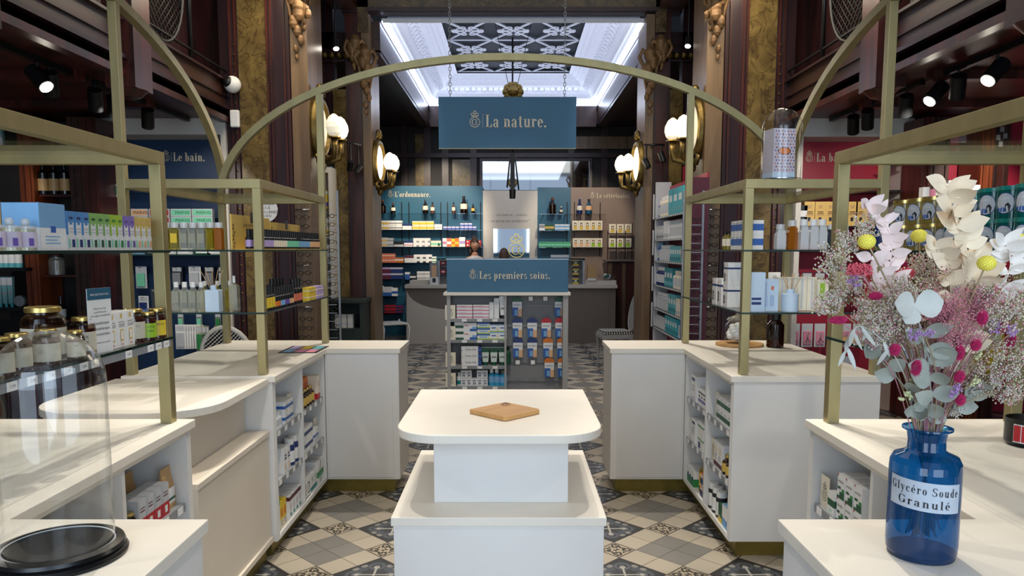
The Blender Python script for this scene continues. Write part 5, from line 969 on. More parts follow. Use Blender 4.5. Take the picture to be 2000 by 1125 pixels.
# ------------------------------------------------------------------ first aid unit goods
U = 'on the first aid unit'; GZ = GS
def gx(px): return PY(px, 700, 7.43).x
def aid(o, pxs, lev, desc, k=1, h=0, cat='medicine box', y=7.47, plc=None):
    pl = plc or ('top shelf', 'second shelf', 'third shelf', 'lowest shelf')[lev]+' of first aid unit'
    if k == 1: row(o, [(gx(p), y, GZ[lev]) for p in pxs], desc, pl, cat)
    else: stack(o, [[(gx(p), y, GZ[lev]+j*h) for j in range(k)] for p in pxs], desc, pl, cat)
for l_, nm in enumerate(('top', 'second', 'third', 'lowest')): crest_card(f'cream crest card at left end of the {nm} shelf of first aid unit', (gx(880.5), 7.405, GZ[l_]-.01), 0, .10, .145, 0, 'cream2', 'dgreen')
aid(carton('dressing_box', .155, .10, .0335, WH, [(.25, .6, 'rose')], [(.1, .62, .6, .8, 'lgrey')], tuck=False), (908, 940), 0, 'flat white box with pink wave', 4, .034)
aid(carton('medicine_box', .042, .05, .16, WH, [], LINES('lgrey', 5, .8)), (960,), 0, 'slim white box'); aid(carton('medicine_box', .05, .05, .20, WH, [], LINES('lgrey', 5, .8)), (970,), 0, 'taller slim white box')
def cream_tube(name, body, cap, bandm, h=.2, w_=.075):
    mb = MB(); pr = [(-w_*.33, .03), (w_*.33, .03), (w_*.5, h), (-w_*.5, h)]; mb.prism(pr, -.016, .016, body, lambda v: (v[0], v[2], v[1])); mb.cyl((0, 0, 0), w_*.3, .032, cap, 14); mb.box(-w_*.46, -.0175, h*.72, w_*.46, -.016, h*.97, bandm); mb.box(-w_*.3, -.0175, h*.4, w_*.3, -.016, h*.5, 'grey'); return mb.build(name)
aid(cream_tube('cream_tube', WH, 'ink', WH, .22), (982.5,), 0, 'white cream tube with black cap', cat='tube')
aid(carton('medicine_box', .09, .1, .06, WH, [(.0, .35, 'dgreen'), (.9, 1, 'ink')], []), (897,), 1, 'white box with dark green foot', 3, .0603)
aid(carton('medicine_box', .135, .1, .083, WH, [], [(.5, 0, 1, .3, 'blue'), (.68, .3, 1, .55, 'sky'), (.1, .62, .4, .7, 'red')]), (918,), 1, 'white box with blue corner', 2, .0834)
aid(carton('medicine_box', .125, .1, .057, WH, [(.02, .2, 'lime'), (.7, 1, 'blue')], [(.15, .35, .8, .55, 'sky'), (.85, .3, .95, .5, 'yellow')], tuck=False), (945,), 1, 'white box with blue and lime bands', 3, .0573)
aid(carton('medicine_box', .082, .1, .076, WH, [(.02, .14, 'lime'), (.85, 1, 'sky')], [(.2, .45, .75, .6, 'blue'), (.85, .3, .97, .5, 'yellow')], tuck=False), (965, 981.5), 1, 'small white box with lime foot', 2, .0763)
aid(carton('sock_box', .17, .1, .064, WH, [], [(.02, .3, .06, .42, 'ink')], [('Osmo Soft', .04, .40, .28, 'ink')], tuck=False), (918,), 2, 'white box lettered Osmo Soft', 3, .0643, 'box')
aid(carton('medicine_box', .035, .1, .064, 'dblue', [(.3, .6, 'blue')], [], tuck=False), (937,), 2, 'small navy box beside Osmo Soft boxes', 3, .0643)
aid(cream_tube('cream_tube', M('pale_mint', 'dbe9dd'), 'dgreen', 'dgreen', .18, .08), (948, 964.5, 981), 2, 'green and white cream tube', cat='tube')
tb6 = carton('medicine_box', .054, .06, .077, WH, [(.9, 1, 'lgrey')], [(.15, .6, .8, .7, 'dblue'), (.3, .1, .75, .42, 'dblue'), (.42, .1, .66, .3, WH)])
row(tb6, [(gx(905), 7.47, GZ[3]), (gx(915.5), 7.47, GZ[3]), (gx(926), 7.47, GZ[3]), (gx(936.5), 7.47, GZ[3]), (gx(947), 7.47, GZ[3])], 'small white and navy box in bottom row', 'lowest shelf of first aid unit', 'medicine box')
row(dup(tb6, (0, 0, 0)), [(gx(905), 7.47, GZ[3]+.0776), (gx(915.5), 7.47, GZ[3]+.0776), (gx(936.5), 7.47, GZ[3]+.0776), (gx(947), 7.47, GZ[3]+.0776)], 'small white and navy box in upper row', 'lowest shelf of first aid unit', 'medicine box')
aid(flask('spray_bottle', .025, .13, WH, WH, (.1, .4), 'teal2', .5), (896,), 3, 'white spray bottle with teal label', cat='bottle')
aid(flask('gel_bottle', .032, .17, M('gel_blue', '3aa5cf', .2), WH, (.2, .55), 'sky', .5, .7, .25), (960, 970), 3, 'blue gel bottle with white cap', cat='bottle'); aid(flask('gel_bottle', .042, .15, 'gel_blue', GCL, (.2, .6), 'sky', .5, .75, .2), (983,), 3, 'wide blue gel bottle', cat='bottle')
aid(flask('spray_bottle', .028, .17, 'dgreen', 'black', None, 'white', .5), (992,), 2, 'dark green bottle behind the tubes', cat='bottle', y=7.55)
def plaster_pack(top, name='plaster_pack'):
    t = bpy.data.objects.new(name, None); C.objects.link(t); h, w_ = .195, .095
    mb = MB(); mb.box(-w_/2, 0, -h, w_/2, .012, -.045, WH); mb.box(-w_/2, -.0006, -h, w_*.1, 0, -.105, 'blue'); mb.box(-w_*.25, -.0008, -h*.95, w_*.05, -.0006, -.13, 'sky'); mb.box(w_*.1, -.0006, -h, w_/2, 0, -.12, 'peach'); mb.flat(text2d('nexcare', .017), lambda x, z: (x, -.0012, z-.085), 'dblue'); mb.build('pack', t)
    mb = MB(); mb.prism([(-w_*.53, -.048), (w_*.53, -.048), (w_*.5, -.02), (w_*.2, 0), (-w_*.2, 0), (-w_*.5, -.02)], -.001, .013, top, lambda v: (v[0], v[2], v[1])); mb.build('header', t); return t
def hook(px, y): v = PY(px, y, 7.55); return (v.x, 7.55, v.z)
for top, nm, spots in (('dgreen', 'dark green', ((1010, 580), (1093, 580))), ('dblue', 'navy', ((1010.5, 621), (1039.5, 621), (1011.5, 660), (1039.5, 660))), ('red', 'red', ((1067, 621), (1094, 621))), ('orange', 'orange', ((1070.5, 660), (1098, 660), (1073, 699), (1099, 699)))):
    o = plaster_pack(top); place = ('upper left', 'upper right', 'lower left', 'lower right') if nm in ('navy', 'orange') else ('left', 'right')
    for i, (px, y) in enumerate(spots):
        q = o if i == 0 else dup(o, (0, 0, 0)); q.location = hook(px, y); tag(q, f'plaster pack with {nm} top, {place[i]} one on the hooks of first aid unit', 'plaster pack', 'plaster packs on the hooks')
for k, (px, y, d) in enumerate(((1010, 578, 'top left'), (1036, 580, 'top second'), (1064, 580, 'top third'), (1093, 578, 'top right'), (1011, 702, 'lower left'), (1040, 702, 'lower second'), (1011, 619, 'second row left'), (1040, 619, 'second row second'), (1067, 619, 'second row third'), (1095, 619, 'second row right'), (1011, 659, 'third row left'), (1040, 659, 'third row second'), (1071, 659, 'third row third'), (1098, 659, 'third row right'), (1073, 698, 'fourth row third'), (1099, 698, 'fourth row right'))):
    v = PY(px, y, 7.6); z = v.z+.012; hk = MB().tube([(v.x, 7.6, z), (v.x, 7.47, z-.004), (v.x, 7.465, z+.01)], .0025, 'chrome', 5).build('hook', FA, True)
    if k in (1, 2, 4, 5): o = MB().box(v.x-.02, 7.458, z-.04, v.x+.02, 7.46, z, WH).build('price_tag', FA, True); o.parent = hk
# ------------------------------------------------------------------ shelves and goods on the back wall
YG = 13.86
def gshelf(x0, x1, y, t, mat=GSH):
    a, b = PY(x0, y, YG), PY(x1, y, YG); w_ = b.x-a.x; sh = MB().box(a.x, YS-.26, a.z-.012, b.x, YS-.001, a.z, mat).build('glass_shelf', t, True)
    for f in (.15, .5, .85):
        o = MB().box(a.x+w_*f-.006, YS-.20, a.z-.03, a.x+w_*f+.006, YS-.001, a.z-.0125, 'black_metal').build('bracket', t, True); o.parent = sh
lv = ['top', 'second', 'third', 'fourth', 'fifth', 'sixth', 'lowest']
for k, y in enumerate((417, 449, 482, 513, 545, 579, 612)): gshelf(740, 942 if k < 3 else 846, y, pan[0])
for k, y in enumerate((418, 450, 483)): gshelf(1052, 1114, y, pan[1]); gshelf(1117, 1182, y, pan[2])
for k, x in enumerate((786, 800, 862, 875, 939, 1107, 1121, 1171)):
    a, b = PY(x, 500, YS), PY(x, 395, YS); MB().box(a.x-.008, YS-.012, a.z, a.x+.008, YS-.001, b.z, 'black_metal').build('shelf_rail', pan[0 if x < 960 else 1 if x < 1112 else 2], True)
def brow(x0, x1, y0, y1, n, tiers, desc, place, m, wrap=(), art=(), cat='medicine box'):
    a, b = PY(x0, y0, YG), PY(x1, y1, YG); w_ = (b.x-a.x)/n; h = (b.z-a.z)/tiers
    o = carton('medicine_box', w_*.97, .12, h*.985, m, wrap, art, tuck=False)
    stack(o, [[(a.x+w_*(i+.5), YG, a.z+h*j) for j in range(tiers)] for i in range(n)], desc, place, cat)
def bflask(lst, y0, place):
    for x, yt, r_px, body, cap, lab, desc in lst:
        a, b = PY(x, y0, YG), PY(x, yt, YG); r = r_px*YG/FPX
        o = flask('apothecary_bottle', r, b.z-a.z, body, cap, (.25, .55) if lab else None, lab or 'white', .35, .58, .16); row(o, [a], desc, place, 'bottle')
bflask([(748, 390, 6, GAM, 'amber', None, 'brown bottle at left end'), (768, 396, 4.5, GAM, 'amber', 'cream2', 'small brown bottle with label'), (831, 390, 5.5, GAM, 'chrome', 'cream2', 'brown bottle with white label and clear stopper'), (845, 395, 4, 'brown', 'ink', 'cream2', 'slim dark bottle with label'), (886, 395, 3.5, 'brown', 'ink', 'cream2', 'smallest slim bottle with label'), (906, 383, 7, GAM, 'ink', 'cream2', 'tallest amber bottle with long neck'), (924, 398, 3.5, GAM, 'ink', 'gold_paper', 'small amber bottle at right end')], 417, "on top shelf of L'ordonnance wall")
bflask([(1079, 386, 7, GAM, 'brown', None, 'large amber bottle'), (1096, 403, 3.2, GAM, 'cream2', 'cream2', 'tiny brown bottle')], 418, 'on top shelf of the narrow teal panel')
bflask([(1132, 389, 5.5, M('cobalt', '14245c', .2), 'dblue', 'cream2', 'cobalt bottle with label'), (1150, 389, 6.5, M('sea_blue', '0d4a6a', .2), 'ink', 'peach', 'wide blue bottle with label')], 418, 'on top shelf of taupe panel')
L_ = lambda i: f"on {lv[i]} shelf of L'ordonnance wall"
brow(738, 761, 449, 431, 2, 2, 'yellow and white box', L_(1), WH, [(.15, .6, 'gold_paper')]); brow(761, 786, 449, 431, 2, 2, 'white and grey box', L_(1), WH, [(.3, .55, 'grey')])
brow(787, 805, 449, 437, 5, 1, 'tiny white vial box with dark top', L_(1), WH, [(.65, 1, 'dblue')]); brow(806, 848, 449, 432, 3, 2, 'cream and yellow box', L_(1), 'cream2', [(.2, .7, 'yellow')]); brow(849, 864, 449, 438, 2, 1, 'small white box', L_(1), WH, [(.3, .5, 'lgrey')])
for i, (x, k) in enumerate(((870, 1), (878, 1), (886, 1), (894, 1), (903, 2), (911, 2), (919, 2), (927, 1))): brow(x-3.6, x+3.6, 449, 449-6.5*k, 1, k, f'small lilac and blue pack, {ORD[i]} pile from left', L_(1), 'lilac', [(.1, .5, 'blue'), (.7, .9, WH)])
brow(738, 757, 482, 464, 2, 2, 'grey and yellow box', L_(2), 'lgrey', [(.2, .55, 'gold_paper')]); brow(757, 769, 482, 465, 1, 2, 'grey box', L_(2), 'lgrey', [(.3, .6, 'grey')]); brow(770, 789, 482, 471, 3, 1, 'dark small box', L_(2), 'ink', [(.0, .4, 'lgrey')]); brow(790, 807, 482, 470, 5, 1, 'tiny white vial box with navy top', L_(2), WH, [(.65, 1, 'dblue'), (.2, .35, 'rose')])
brow(808, 841, 482, 465, 3, 2, 'white box with grey corner', L_(2), WH, [], [(.55, 0, 1, .35, 'grey')]); brow(842, 862, 482, 470, 1, 1, 'long pale green box', L_(2), 'cream2', [(.3, .6, 'mint')], [(.7, .1, .9, .6, 'dgreen')])
for x0, x1, yt, m, nm, w_ in ((865, 873, 465, WH, 'white and pink', 'rose'), (873, 882, 465, 'salmon', 'salmon', WH), (882, 889, 466, 'yellow', 'yellow', 'orange'), (889, 897, 465, 'orange', 'orange', 'yellow'), (897, 909, 463, WH, 'tall white', 'lilac')): brow(x0, x1, 482, yt, 1, 1, f'{nm} box', L_(2), m, [(.3, .6, w_)])
brow(910, 940, 482, 469, 4, 2, 'bright red box', L_(2), 'red', [], [(.3, .3, .7, .7, WH)])
brow(739, 772, 513, 495, 5, 2, 'salmon box with white print', L_(3), 'salmon', [(.45, .6, 'cream2')]); brow(772, 789, 513, 503, 3, 1, 'small orange and white box', L_(3), 'orange', [(.4, .7, WH)]); brow(791, 809, 513, 499, 5, 1, 'tiny white vial box with plum top', L_(3), WH, [(.65, 1, 'plum')]); brow(809, 844, 513, 497, 3, 2, 'white box with black corner', L_(3), WH, [], [(.5, 0, 1, .35, 'ink')]); brow(844, 853, 513, 501, 1, 2, 'white and green box', L_(3), WH, [(.2, .5, 'green')])
brow(740, 764, 545, 522, 3, 2, 'plum and navy box', L_(4), 'plum', [(.7, 1, 'lilac')]); brow(764, 787, 545, 522, 3, 2, 'navy and blue box', L_(4), 'dblue', [(.7, 1, 'lgrey')]); brow(792, 801, 546, 531, 1, 1, 'blue and white tub', L_(4), 'blue', [(.7, 1, WH)]); brow(801, 813, 546, 534, 1, 1, 'dark box with white front', L_(4), 'ink', [(.3, .6, WH)]); brow(815, 843, 546, 530, 2, 2, 'white box with grey wave', L_(4), WH, [(.3, .5, 'grey')])
brow(741, 749, 578, 558, 1, 1, 'green and white box', L_(5), 'green', [(.6, 1, WH)]); brow(749, 766, 578, 560, 3, 1, 'pale box with blue foot', L_(5), 'lgrey', [(0, .4, 'blue')]); brow(766, 777, 578, 562, 1, 1, 'white and blue box', L_(5), WH, [(.3, .6, 'blue')])
brow(752, 774, 611, 596, 2, 2, 'dull red box', L_(6), 'red', [(.3, .6, 'plum')]); brow(774, 788, 611, 595, 2, 3, 'navy and red box', L_(6), 'dblue', [(.3, .6, 'red')])
S2 = 'on second shelf of the narrow teal panel'; S3 = 'on third shelf of the narrow teal panel'
brow(1053, 1064, 450, 438, 2, 1, 'grey and white tub', S2, WH, [(.4, .9, 'grey')]); brow(1064, 1082, 450, 439, 2, 1, 'olive green tub', S2, 'dgreen', [(.3, .7, 'gold_paper')]); brow(1083, 1112, 450, 438, 3, 2, 'blue and white box', S2, 'sky', [(.5, .9, WH)])
brow(1052, 1114, 483, 472, 8, 1, 'green pot with white price tag', S3, M('pot_green', '4fa878', .4), [(.3, .6, 'mint')])
V2, V3 = 'on second shelf of the taupe panel', 'on third shelf of the taupe panel'
def animal(m): return [(.2, .05, .8, .45, m), (.3, .45, .7, .8, 'brown'), (.38, .5, .62, .7, 'cream2')]
brow(1117, 1176, 450, 431, 5, 1, 'cream box with animal picture', V2, 'cream2', [], animal('gold_paper')); brow(1118, 1152, 483, 465, 3, 1, 'cream box with animal picture and brown oval', V3, 'cream2', [], animal('peach')); brow(1152, 1176, 483, 465, 2, 1, 'cream box with animal picture and green oval', V3, 'cream2', [], animal('lime'))
a = PY(1076, 503, 13.2); p, r = PY(1076, 503, 13.1), PY(1111, 499, 13.1); tag(MB().box(p.x, 13.05, p.z, r.x, 13.2, r.z+.01, WH).build('paper_stack'), 'white paper pile on top of the glass case', 'papers')
# veterinary side: dark bookcase with candle lantern reflections
p, r = PY(1180, 507, 13.66), PY(1235, 497, 13.66); t = thing('wooden_desk', 'dark wooden high desk with pale top at right end of till counter', 'desk', (p.x, 13.58, 0))
MB().box(0, -.2, p.z-.03, r.x-p.x+.25, .35, p.z, 'taupe').build('desk_top', t, bevel=.004); mb = MB(); mb.box(.03, -.12, 0, r.x-p.x+.2, .33, p.z-.03, MAH); mb.build('body', t); mb = MB(); mb.box(.05, -.14, .1, .12, -.12, p.z-.06, OAK); mb.box(.3, -.14, .1, .36, -.12, p.z-.06, OAK); mb.build('upright', t)
p = PY(1210, 507, 13.66); q = PY(1210, 432, 13.66); t = thing('wire_rack', 'black wire rack with cream boxes standing on the dark high desk', 'rack', (p.x, 13.66, p.z)); mb = MB(); H_ = q.z-p.z
for x in (-.22, -.06, .10, .22): mb.tube([(x, 0, 0), (x, 0, H_*(.75 if x < .2 else .95))], .007, 'black_metal', 5)
for f in (.3, .68): mb.tube([(-.22, 0, H_*f), (.22, 0, H_*f)], .007, 'black_metal', 5)
mb.build('wire_frame', t)
for f, nm in ((.32, 'lower'), (.69, 'upper')): o = carton('animal_food_box', .12, .05, .16, 'cream2', [], animal('lime' if f < .5 else 'gold_paper')); row(o, [(p.x+x, 13.70, p.z+H_*f) for x in (-.13, .01, .15)], 'cream animal food box', f'on {nm} tier of black rack', 'box')
p = PY(1188, 522, 13.0); t = thing('glass_bowl', 'clear bowl of shiny wrapped sweets at right end of till counter', 'bowl', (p.x, 13.1, PY(1160, 548, 12.95).z)); MB().lathe([(0, 0), (.10, 0), (.15, .06), (.16, .10)], GL, n=20).build('bowl', t); mb = MB()
for k in range(18): mb.ball((.1*math.cos(k*2.4)*((k % 4)/3), .1*math.sin(k*2.4)*((k % 4)/3), .04+.05*k/18), .03, ('chrome', WH, 'lgrey', 'dgreen')[k % 4], 6, 4)
mb.build('sweets', t)
p = PY(1155, 545, 13.0); o = carton('leaflet_box', .14, .1, .26, 'kraft', [(0, .15, WH)]); row(o, [(p.x, 12.98, PY(1160, 548, 12.95).z)], 'brown leaflet holder on right riser box', 'of the till counter', 'leaflet holder')
p = PY(848, 565, 12.82); o = carton('figure_stand', .14, .06, .36, 'grey', [(0, .35, WH)], [(.2, .35, .8, .9, 'peach'), (.3, .1, .7, .3, 'ink')]); row(o, [(p.x, 12.85, CT)], 'grey printed sample stand left of the glass case', 'on the till counter', 'stand')
# ------------------------------------------------------------------ people behind the till
def person(label, loc, rz, hair_m, coat, bun, arms):
    t = thing('person', label, 'person', loc, rz); P = {'pelvis': ((0, 0, .93), .15), 'waist': ((0, 0, 1.08), .125), 'chest': ((0, 0, 1.27), .15), 'collar': ((0, .01, 1.40), .095), 'neck': ((0, 0, 1.46), .052), 'skull': ((0, -.015, 1.53), .055)}
    Ed = [('pelvis', 'waist'), ('waist', 'chest'), ('chest', 'collar'), ('collar', 'neck'), ('neck', 'skull')]
    for s_, nm in ((-1, 'r'), (1, 'l')):
        ch = [('sh', (s_*.165, .01, 1.37), .058), ('el', (s_*.22, -.02+arms*-.02, 1.10), .042), ('wr', (s_*(.16 if arms else .23), -.22*arms-.04, 1.08 if arms else .87), .028), ('pa', (s_*(.14 if arms else .23), -.29*arms-.04, 1.09 if arms else .79), .026)]; prev = 'collar'
        for k, c, r in ch: P[nm+k] = (c, r); Ed.append((prev, nm+k)); prev = nm+k
        for f in range(5):
            b = Vector(P[nm+'pa'][0]); d = Vector((0, -1, -.15)) if arms else Vector((0, -.15, -1)); L = (.045, .07, .078, .072, .055)[f]; off = Vector(((f-2)*.014*s_, 0, 0)) if f else Vector((-s_*.035, 0, .01)); P[f'{nm}f{f}'] = (tuple(b+off+d*L*.5), .0085); P[f'{nm}g{f}'] = (tuple(b+off*1.1+d*L+Vector((0, 0, -.012))), .0075); Ed += [(nm+'pa', f'{nm}f{f}'), (f'{nm}f{f}', f'{nm}g{f}')]
        for k, c, r in (('hip', (s_*.09, 0, .86), .095), ('kn', (s_*.095, -.02, .48), .062), ('an', (s_*.095, .02, .09), .042), ('to', (s_*.105, -.13, .035), .035)): P[nm+k] = (c, r)
        Ed += [('pelvis', nm+'hip'), (nm+'hip', nm+'kn'), (nm+'kn', nm+'an'), (nm+'an', nm+'to')]
    K = list(P); me = bpy.data.meshes.new('body'); me.from_pydata([P[k][0] for k in K], [(K.index(a), K.index(b)) for a, b in Ed], []); me.materials.append(MATS['skin'])
    o = bpy.data.objects.new('body', me); C.objects.link(o); sk = o.modifiers.new('skin', 'SKIN'); sk.use_smooth_shade = True
    for i, k in enumerate(K): v = me.skin_vertices[0].data[i]; v.radius = (P[k][1], P[k][1]*(.72 if k in ('pelvis', 'waist', 'chest', 'collar') else 1)); v.use_root = k == 'pelvis'
    o.modifiers.new('sub', 'SUBSURF').levels = 1; o.modifiers['sub'].render_levels = 2
    o.parent = t
    def headpt(a, b):                                                 # a longitude (0 = face), b latitude
        x, y, z = .076*math.sin(a)*math.cos(b), -.094*math.cos(a)*math.cos(b), .118*math.sin(b); fr = max(0, math.cos(a)*math.cos(b))
        if z < 0: x *= 1+z*2.6; y *= 1+z*.9
        nose = math.exp(-((x/.016)**2))*math.exp(-(((z+.012)/.026)**2)); y -= .024*nose*(fr > .5); ey = math.exp(-(((abs(x)-.031)/.016)**2))*math.exp(-(((z-.012)/.012)**2)); y += .010*ey*(fr > .4); y -= .006*math.exp(-((x/.022)**2))*math.exp(-(((z+.052)/.010)**2))*(fr > .5)
        return (x, y, z+1.64)
    mb = MB(); na, nb = 36, 26; vs = [headpt(2*PI*i/na, -PI/2+PI*j/nb) for j in range(nb+1) for i in range(na)]; mb.add(vs, [(j*na+i, j*na+(i+1) % na, (j+1)*na+(i+1) % na, (j+1)*na+i) for j in range(nb) for i in range(na)], 'skin', True)
    for s_ in (-1, 1): mb.ball((s_*.078, .008, 1.632), .022, 'skin', 8, 6, 1.4)
    mb.build('head', t)
    mb = MB()
    for s_ in (-1, 1): mb.ball((s_*.030, -.077, 1.652), .011, WH, 8, 6); mb.ball((s_*.030, -.086, 1.652), .005, 'ink', 6, 4); mb.tube([(s_*.016, -.092, 1.672), (s_*.032, -.093, 1.677), (s_*.048, -.082, 1.671)], .003, hair_m, 5)
    mb.tube([(-.024, -.086, 1.590), (0, -.097, 1.586), (.024, -.086, 1.590)], .0045, M('lips', 'a5584e', .5), 6); mb.build('face_features', t)
    mb = MB(); vs = []
    for j in range(15):
        for i in range(na):
            a = 2*PI*i/na; lo = .38 if abs((a+PI) % (2*PI)-PI) < 1.05 else (-.15 if abs((a+PI) % (2*PI)-PI) < 1.6 else -.75); b = lo+(PI/2-lo)*j/14; x, y, z = headpt(a, b); vs.append((x*1.13, y*1.10+.004, 1.64+(z-1.64)*1.10))
    mb.add(vs, [(j*na+i, j*na+(i+1) % na, (j+1)*na+(i+1) % na, (j+1)*na+i) for j in range(14) for i in range(na)], hair_m, True)
    if bun: mb.ball((0, .045, 1.768), .034, hair_m, 12, 8); mb.tube([(.03, .09, 1.62), (.05, .09, 1.52), (.06, .07, 1.42)], [.035, .03, .012], hair_m, 8); mb.tube([(-.05, .07, 1.62), (-.07, .05, 1.52), (-.07, .03, 1.45)], [.03, .025, .01], hair_m, 8)
    else: mb.lathe([(.075, 1.50), (.092, 1.58), (.09, 1.66)], hair_m, (0, .025, 0), 20)
    mb.build('hair', t)
    mb = MB(); rg_ = [(.17, .118, .80), (.165, .115, .95), (.145, .105, 1.08), (.172, .125, 1.25), (.188, .115, 1.35), (.15, .095, 1.41), (.075, .07, 1.445), (.062, .06, 1.455)]; n_ = 24
    vs = [(a*math.cos(2*PI*k/n_), b*math.sin(2*PI*k/n_), z) for a, b, z in rg_ for k in range(n_)]; mb.add(vs, [(j*n_+k, j*n_+(k+1) % n_, (j+1)*n_+(k+1) % n_, (j+1)*n_+k) for j in range(len(rg_)-1) for k in range(n_)], coat, True)
    for nm in 'rl': mb.tube([P[nm+'sh'][0], tuple((Vector(P[nm+'sh'][0])+Vector(P[nm+'el'][0]))/2), P[nm+'el'][0], tuple(Vector(P[nm+'el'][0]).lerp(Vector(P[nm+'wr'][0]), .85))], [.072, .062, .055, .042], coat, 12)
    mb.build('jacket', t); mb = MB()
    for nm in 'rl': mb.tube([P[nm+'hip'][0], P[nm+'kn'][0], P[nm+'an'][0]], [.11, .075, .06], 'dark_cloth', 12); mb.box(P[nm+'to'][0][0]-.045, -.17, 0, P[nm+'to'][0][0]+.045, .07, .075, 'ink')
    mb.build('trousers', t); return t
p = PY(927, 482, 13.56); person('smiling person with dark hair in a bun and grey jacket behind the till', (p.x, 13.605, 0), .2, 'hair', 'coat', True, .6).scale = [p.z/1.61]*3
p = PY(984, 497, 13.56); M('hair_back', '5a4636', .65, var=.4, scale=70, stretch=(1, 1, .2)); person('person with brown hair seen from behind in front of the square mirror', (p.x, 13.56, 0), PI, 'hair_back', 'dark_cloth', False, 0).scale = [p.z/1.64]*3
# ------------------------------------------------------------------ right aisle shelving facing the aisle between the pillars
SX, SY0, SY1 = 1.63, 7.06, 8.72
t = thing('product_shelving', 'tall dark shelving full of teal and white care products between right pillars', 'shelf unit', (SX, (SY0+SY1)/2, 0))
MB().box(SX+.16, SY0, 0, SX+.175, SY1, 2.3, 'red_panel').build('back_panel', t, True); MB().box(SX, SY1, .0, SX+.175, SY1+.03, 2.35, 'lgrey').build('side_panel', t, True); MB().box(SX, SY0-.02, .0, SX+.175, SY0, 2.25, 'plum').build('side_panel', t, True)
SH = [PX(1283, y, SX).z for y in (425, 468, 509, 556, 602, 640)]+[.45]
for z in SH:
    sh = MB().box(SX, SY0, z-.02, SX+.16, SY1, z, 'black_metal').build('shelf', t, True); mb = MB().box(SX-.0015, SY0+.03, z-.019, SX, SY1-.02, z-.001, 'grey')
    for k in range(16): mb.box(SX-.003, SY0+.05+k*.1, z-.018, SX-.001, SY0+.09+k*.1, z-.002, WH)
    o = mb.build('price_rail'); o.parent = sh
    for v in o.data.vertices: v.co -= t.location
nm_ = ['top', 'second', 'third', 'fourth', 'fifth', 'sixth']
def care(lev, spec):
    y = SY1-.01; ds = {}
    tot = sum(q[1]*q[2] for q in spec); sc_ = (SY1-SY0-.04)/tot/1.5
    for kind, n_, w_, h, m, w2, desc in spec:
        n_, w_ = (n_*3+1)//2, w_*sc_*1.5*n_/((n_*3+1)//2)
        if kind == 'b': o = carton('care_box', w_*.96, .09, h, m, [(.1, .3, w2)], [(.2, .5, .8, .75, WH)], tuck=False)
        else: o = flask('care_bottle', min(.05, w_*.46), h, m, w2, (.15, .6), 'lgrey', .5, .75, .2)
        row(o, [(SX+.06, y-w_*(i+.5), SH[lev]) for i in range(n_)], desc, f'on {nm_[lev]} shelf of right wall shelving', 'box' if kind == 'b' else 'bottle', None, RR); y -= w_*n_
AQ, AQ2 = M('aqua_box', '3fb3c4', .4), M('aqua_deep', '2a8f9c', .4)
care(0, [('f', 1, .06, .19, 'blue', WH, 'blue bottle'), ('f', 3, .075, .22, 'cream2', WH, 'pale yellow bottle with white cap'), ('b', 2, .15, .26, AQ, 'aqua', 'large turquoise box'), ('b', 1, .06, .20, 'kraft', 'cream2', 'tan box'), ('b', 1, .08, .28, 'cream2', 'rose', 'tall cream box')])
care(1, [('b', 2, .08, .15, 'lgrey', 'grey', 'grey white box'), ('b', 1, .10, .19, WH, 'lgrey', 'square white box'), ('f', 5, .055, .19, WH, 'lgrey', 'white pump bottle'), ('f', 2, .06, .17, 'pink', WH, 'pale pink bottle')])
care(2, [('f', 1, .06, .20, 'blue', 'sky', 'blue capped bottle'), ('f', 4, .06, .17, 'lgrey', WH, 'grey white bottle'), ('b', 3, .07, .16, 'aqua', AQ2, 'turquoise box'), ('b', 1, .13, .15, 'orange', WH, 'bright orange box')])
care(3, [('f', 3, .065, .2, 'dblue', WH, 'navy bottle with white cap'), ('b', 2, .08, .20, AQ2, 'aqua', 'teal box'), ('f', 2, .08, .18, 'cream2', 'cream2', 'cream flask'), ('f', 2, .06, .16, 'lime', 'green', 'green tube')])
care(4, [('f', 5, .055, .18, 'lgrey', WH, 'white grey bottle'), ('b', 2, .07, .2, 'aqua', AQ2, 'turquoise carton'), ('b', 1, .12, .17, 'cream2', 'lgrey', 'cream carton'), ('f', 1, .08, .2, 'lime', 'green', 'olive green bottle')])
care(5, [('f', 4, .055, .17, 'lgrey', 'ink', 'white bottle with black cap'), ('b', 3, .075, .18, AQ, AQ2, 'turquoise carton'), ('f', 3, .055, .18, 'iceblue', WH, 'pale blue bottle')])
for k in range(4):
    v = PY(1262, 380+70*k, 8.73); tag(MB().box(1.60, 8.70, v.z-.28, 1.615, 8.72, v.z, 'lgrey').build('wall_notice'), f'grey notice strip at the left edge of the right shelving, {ORD[k]} from top', 'notice')
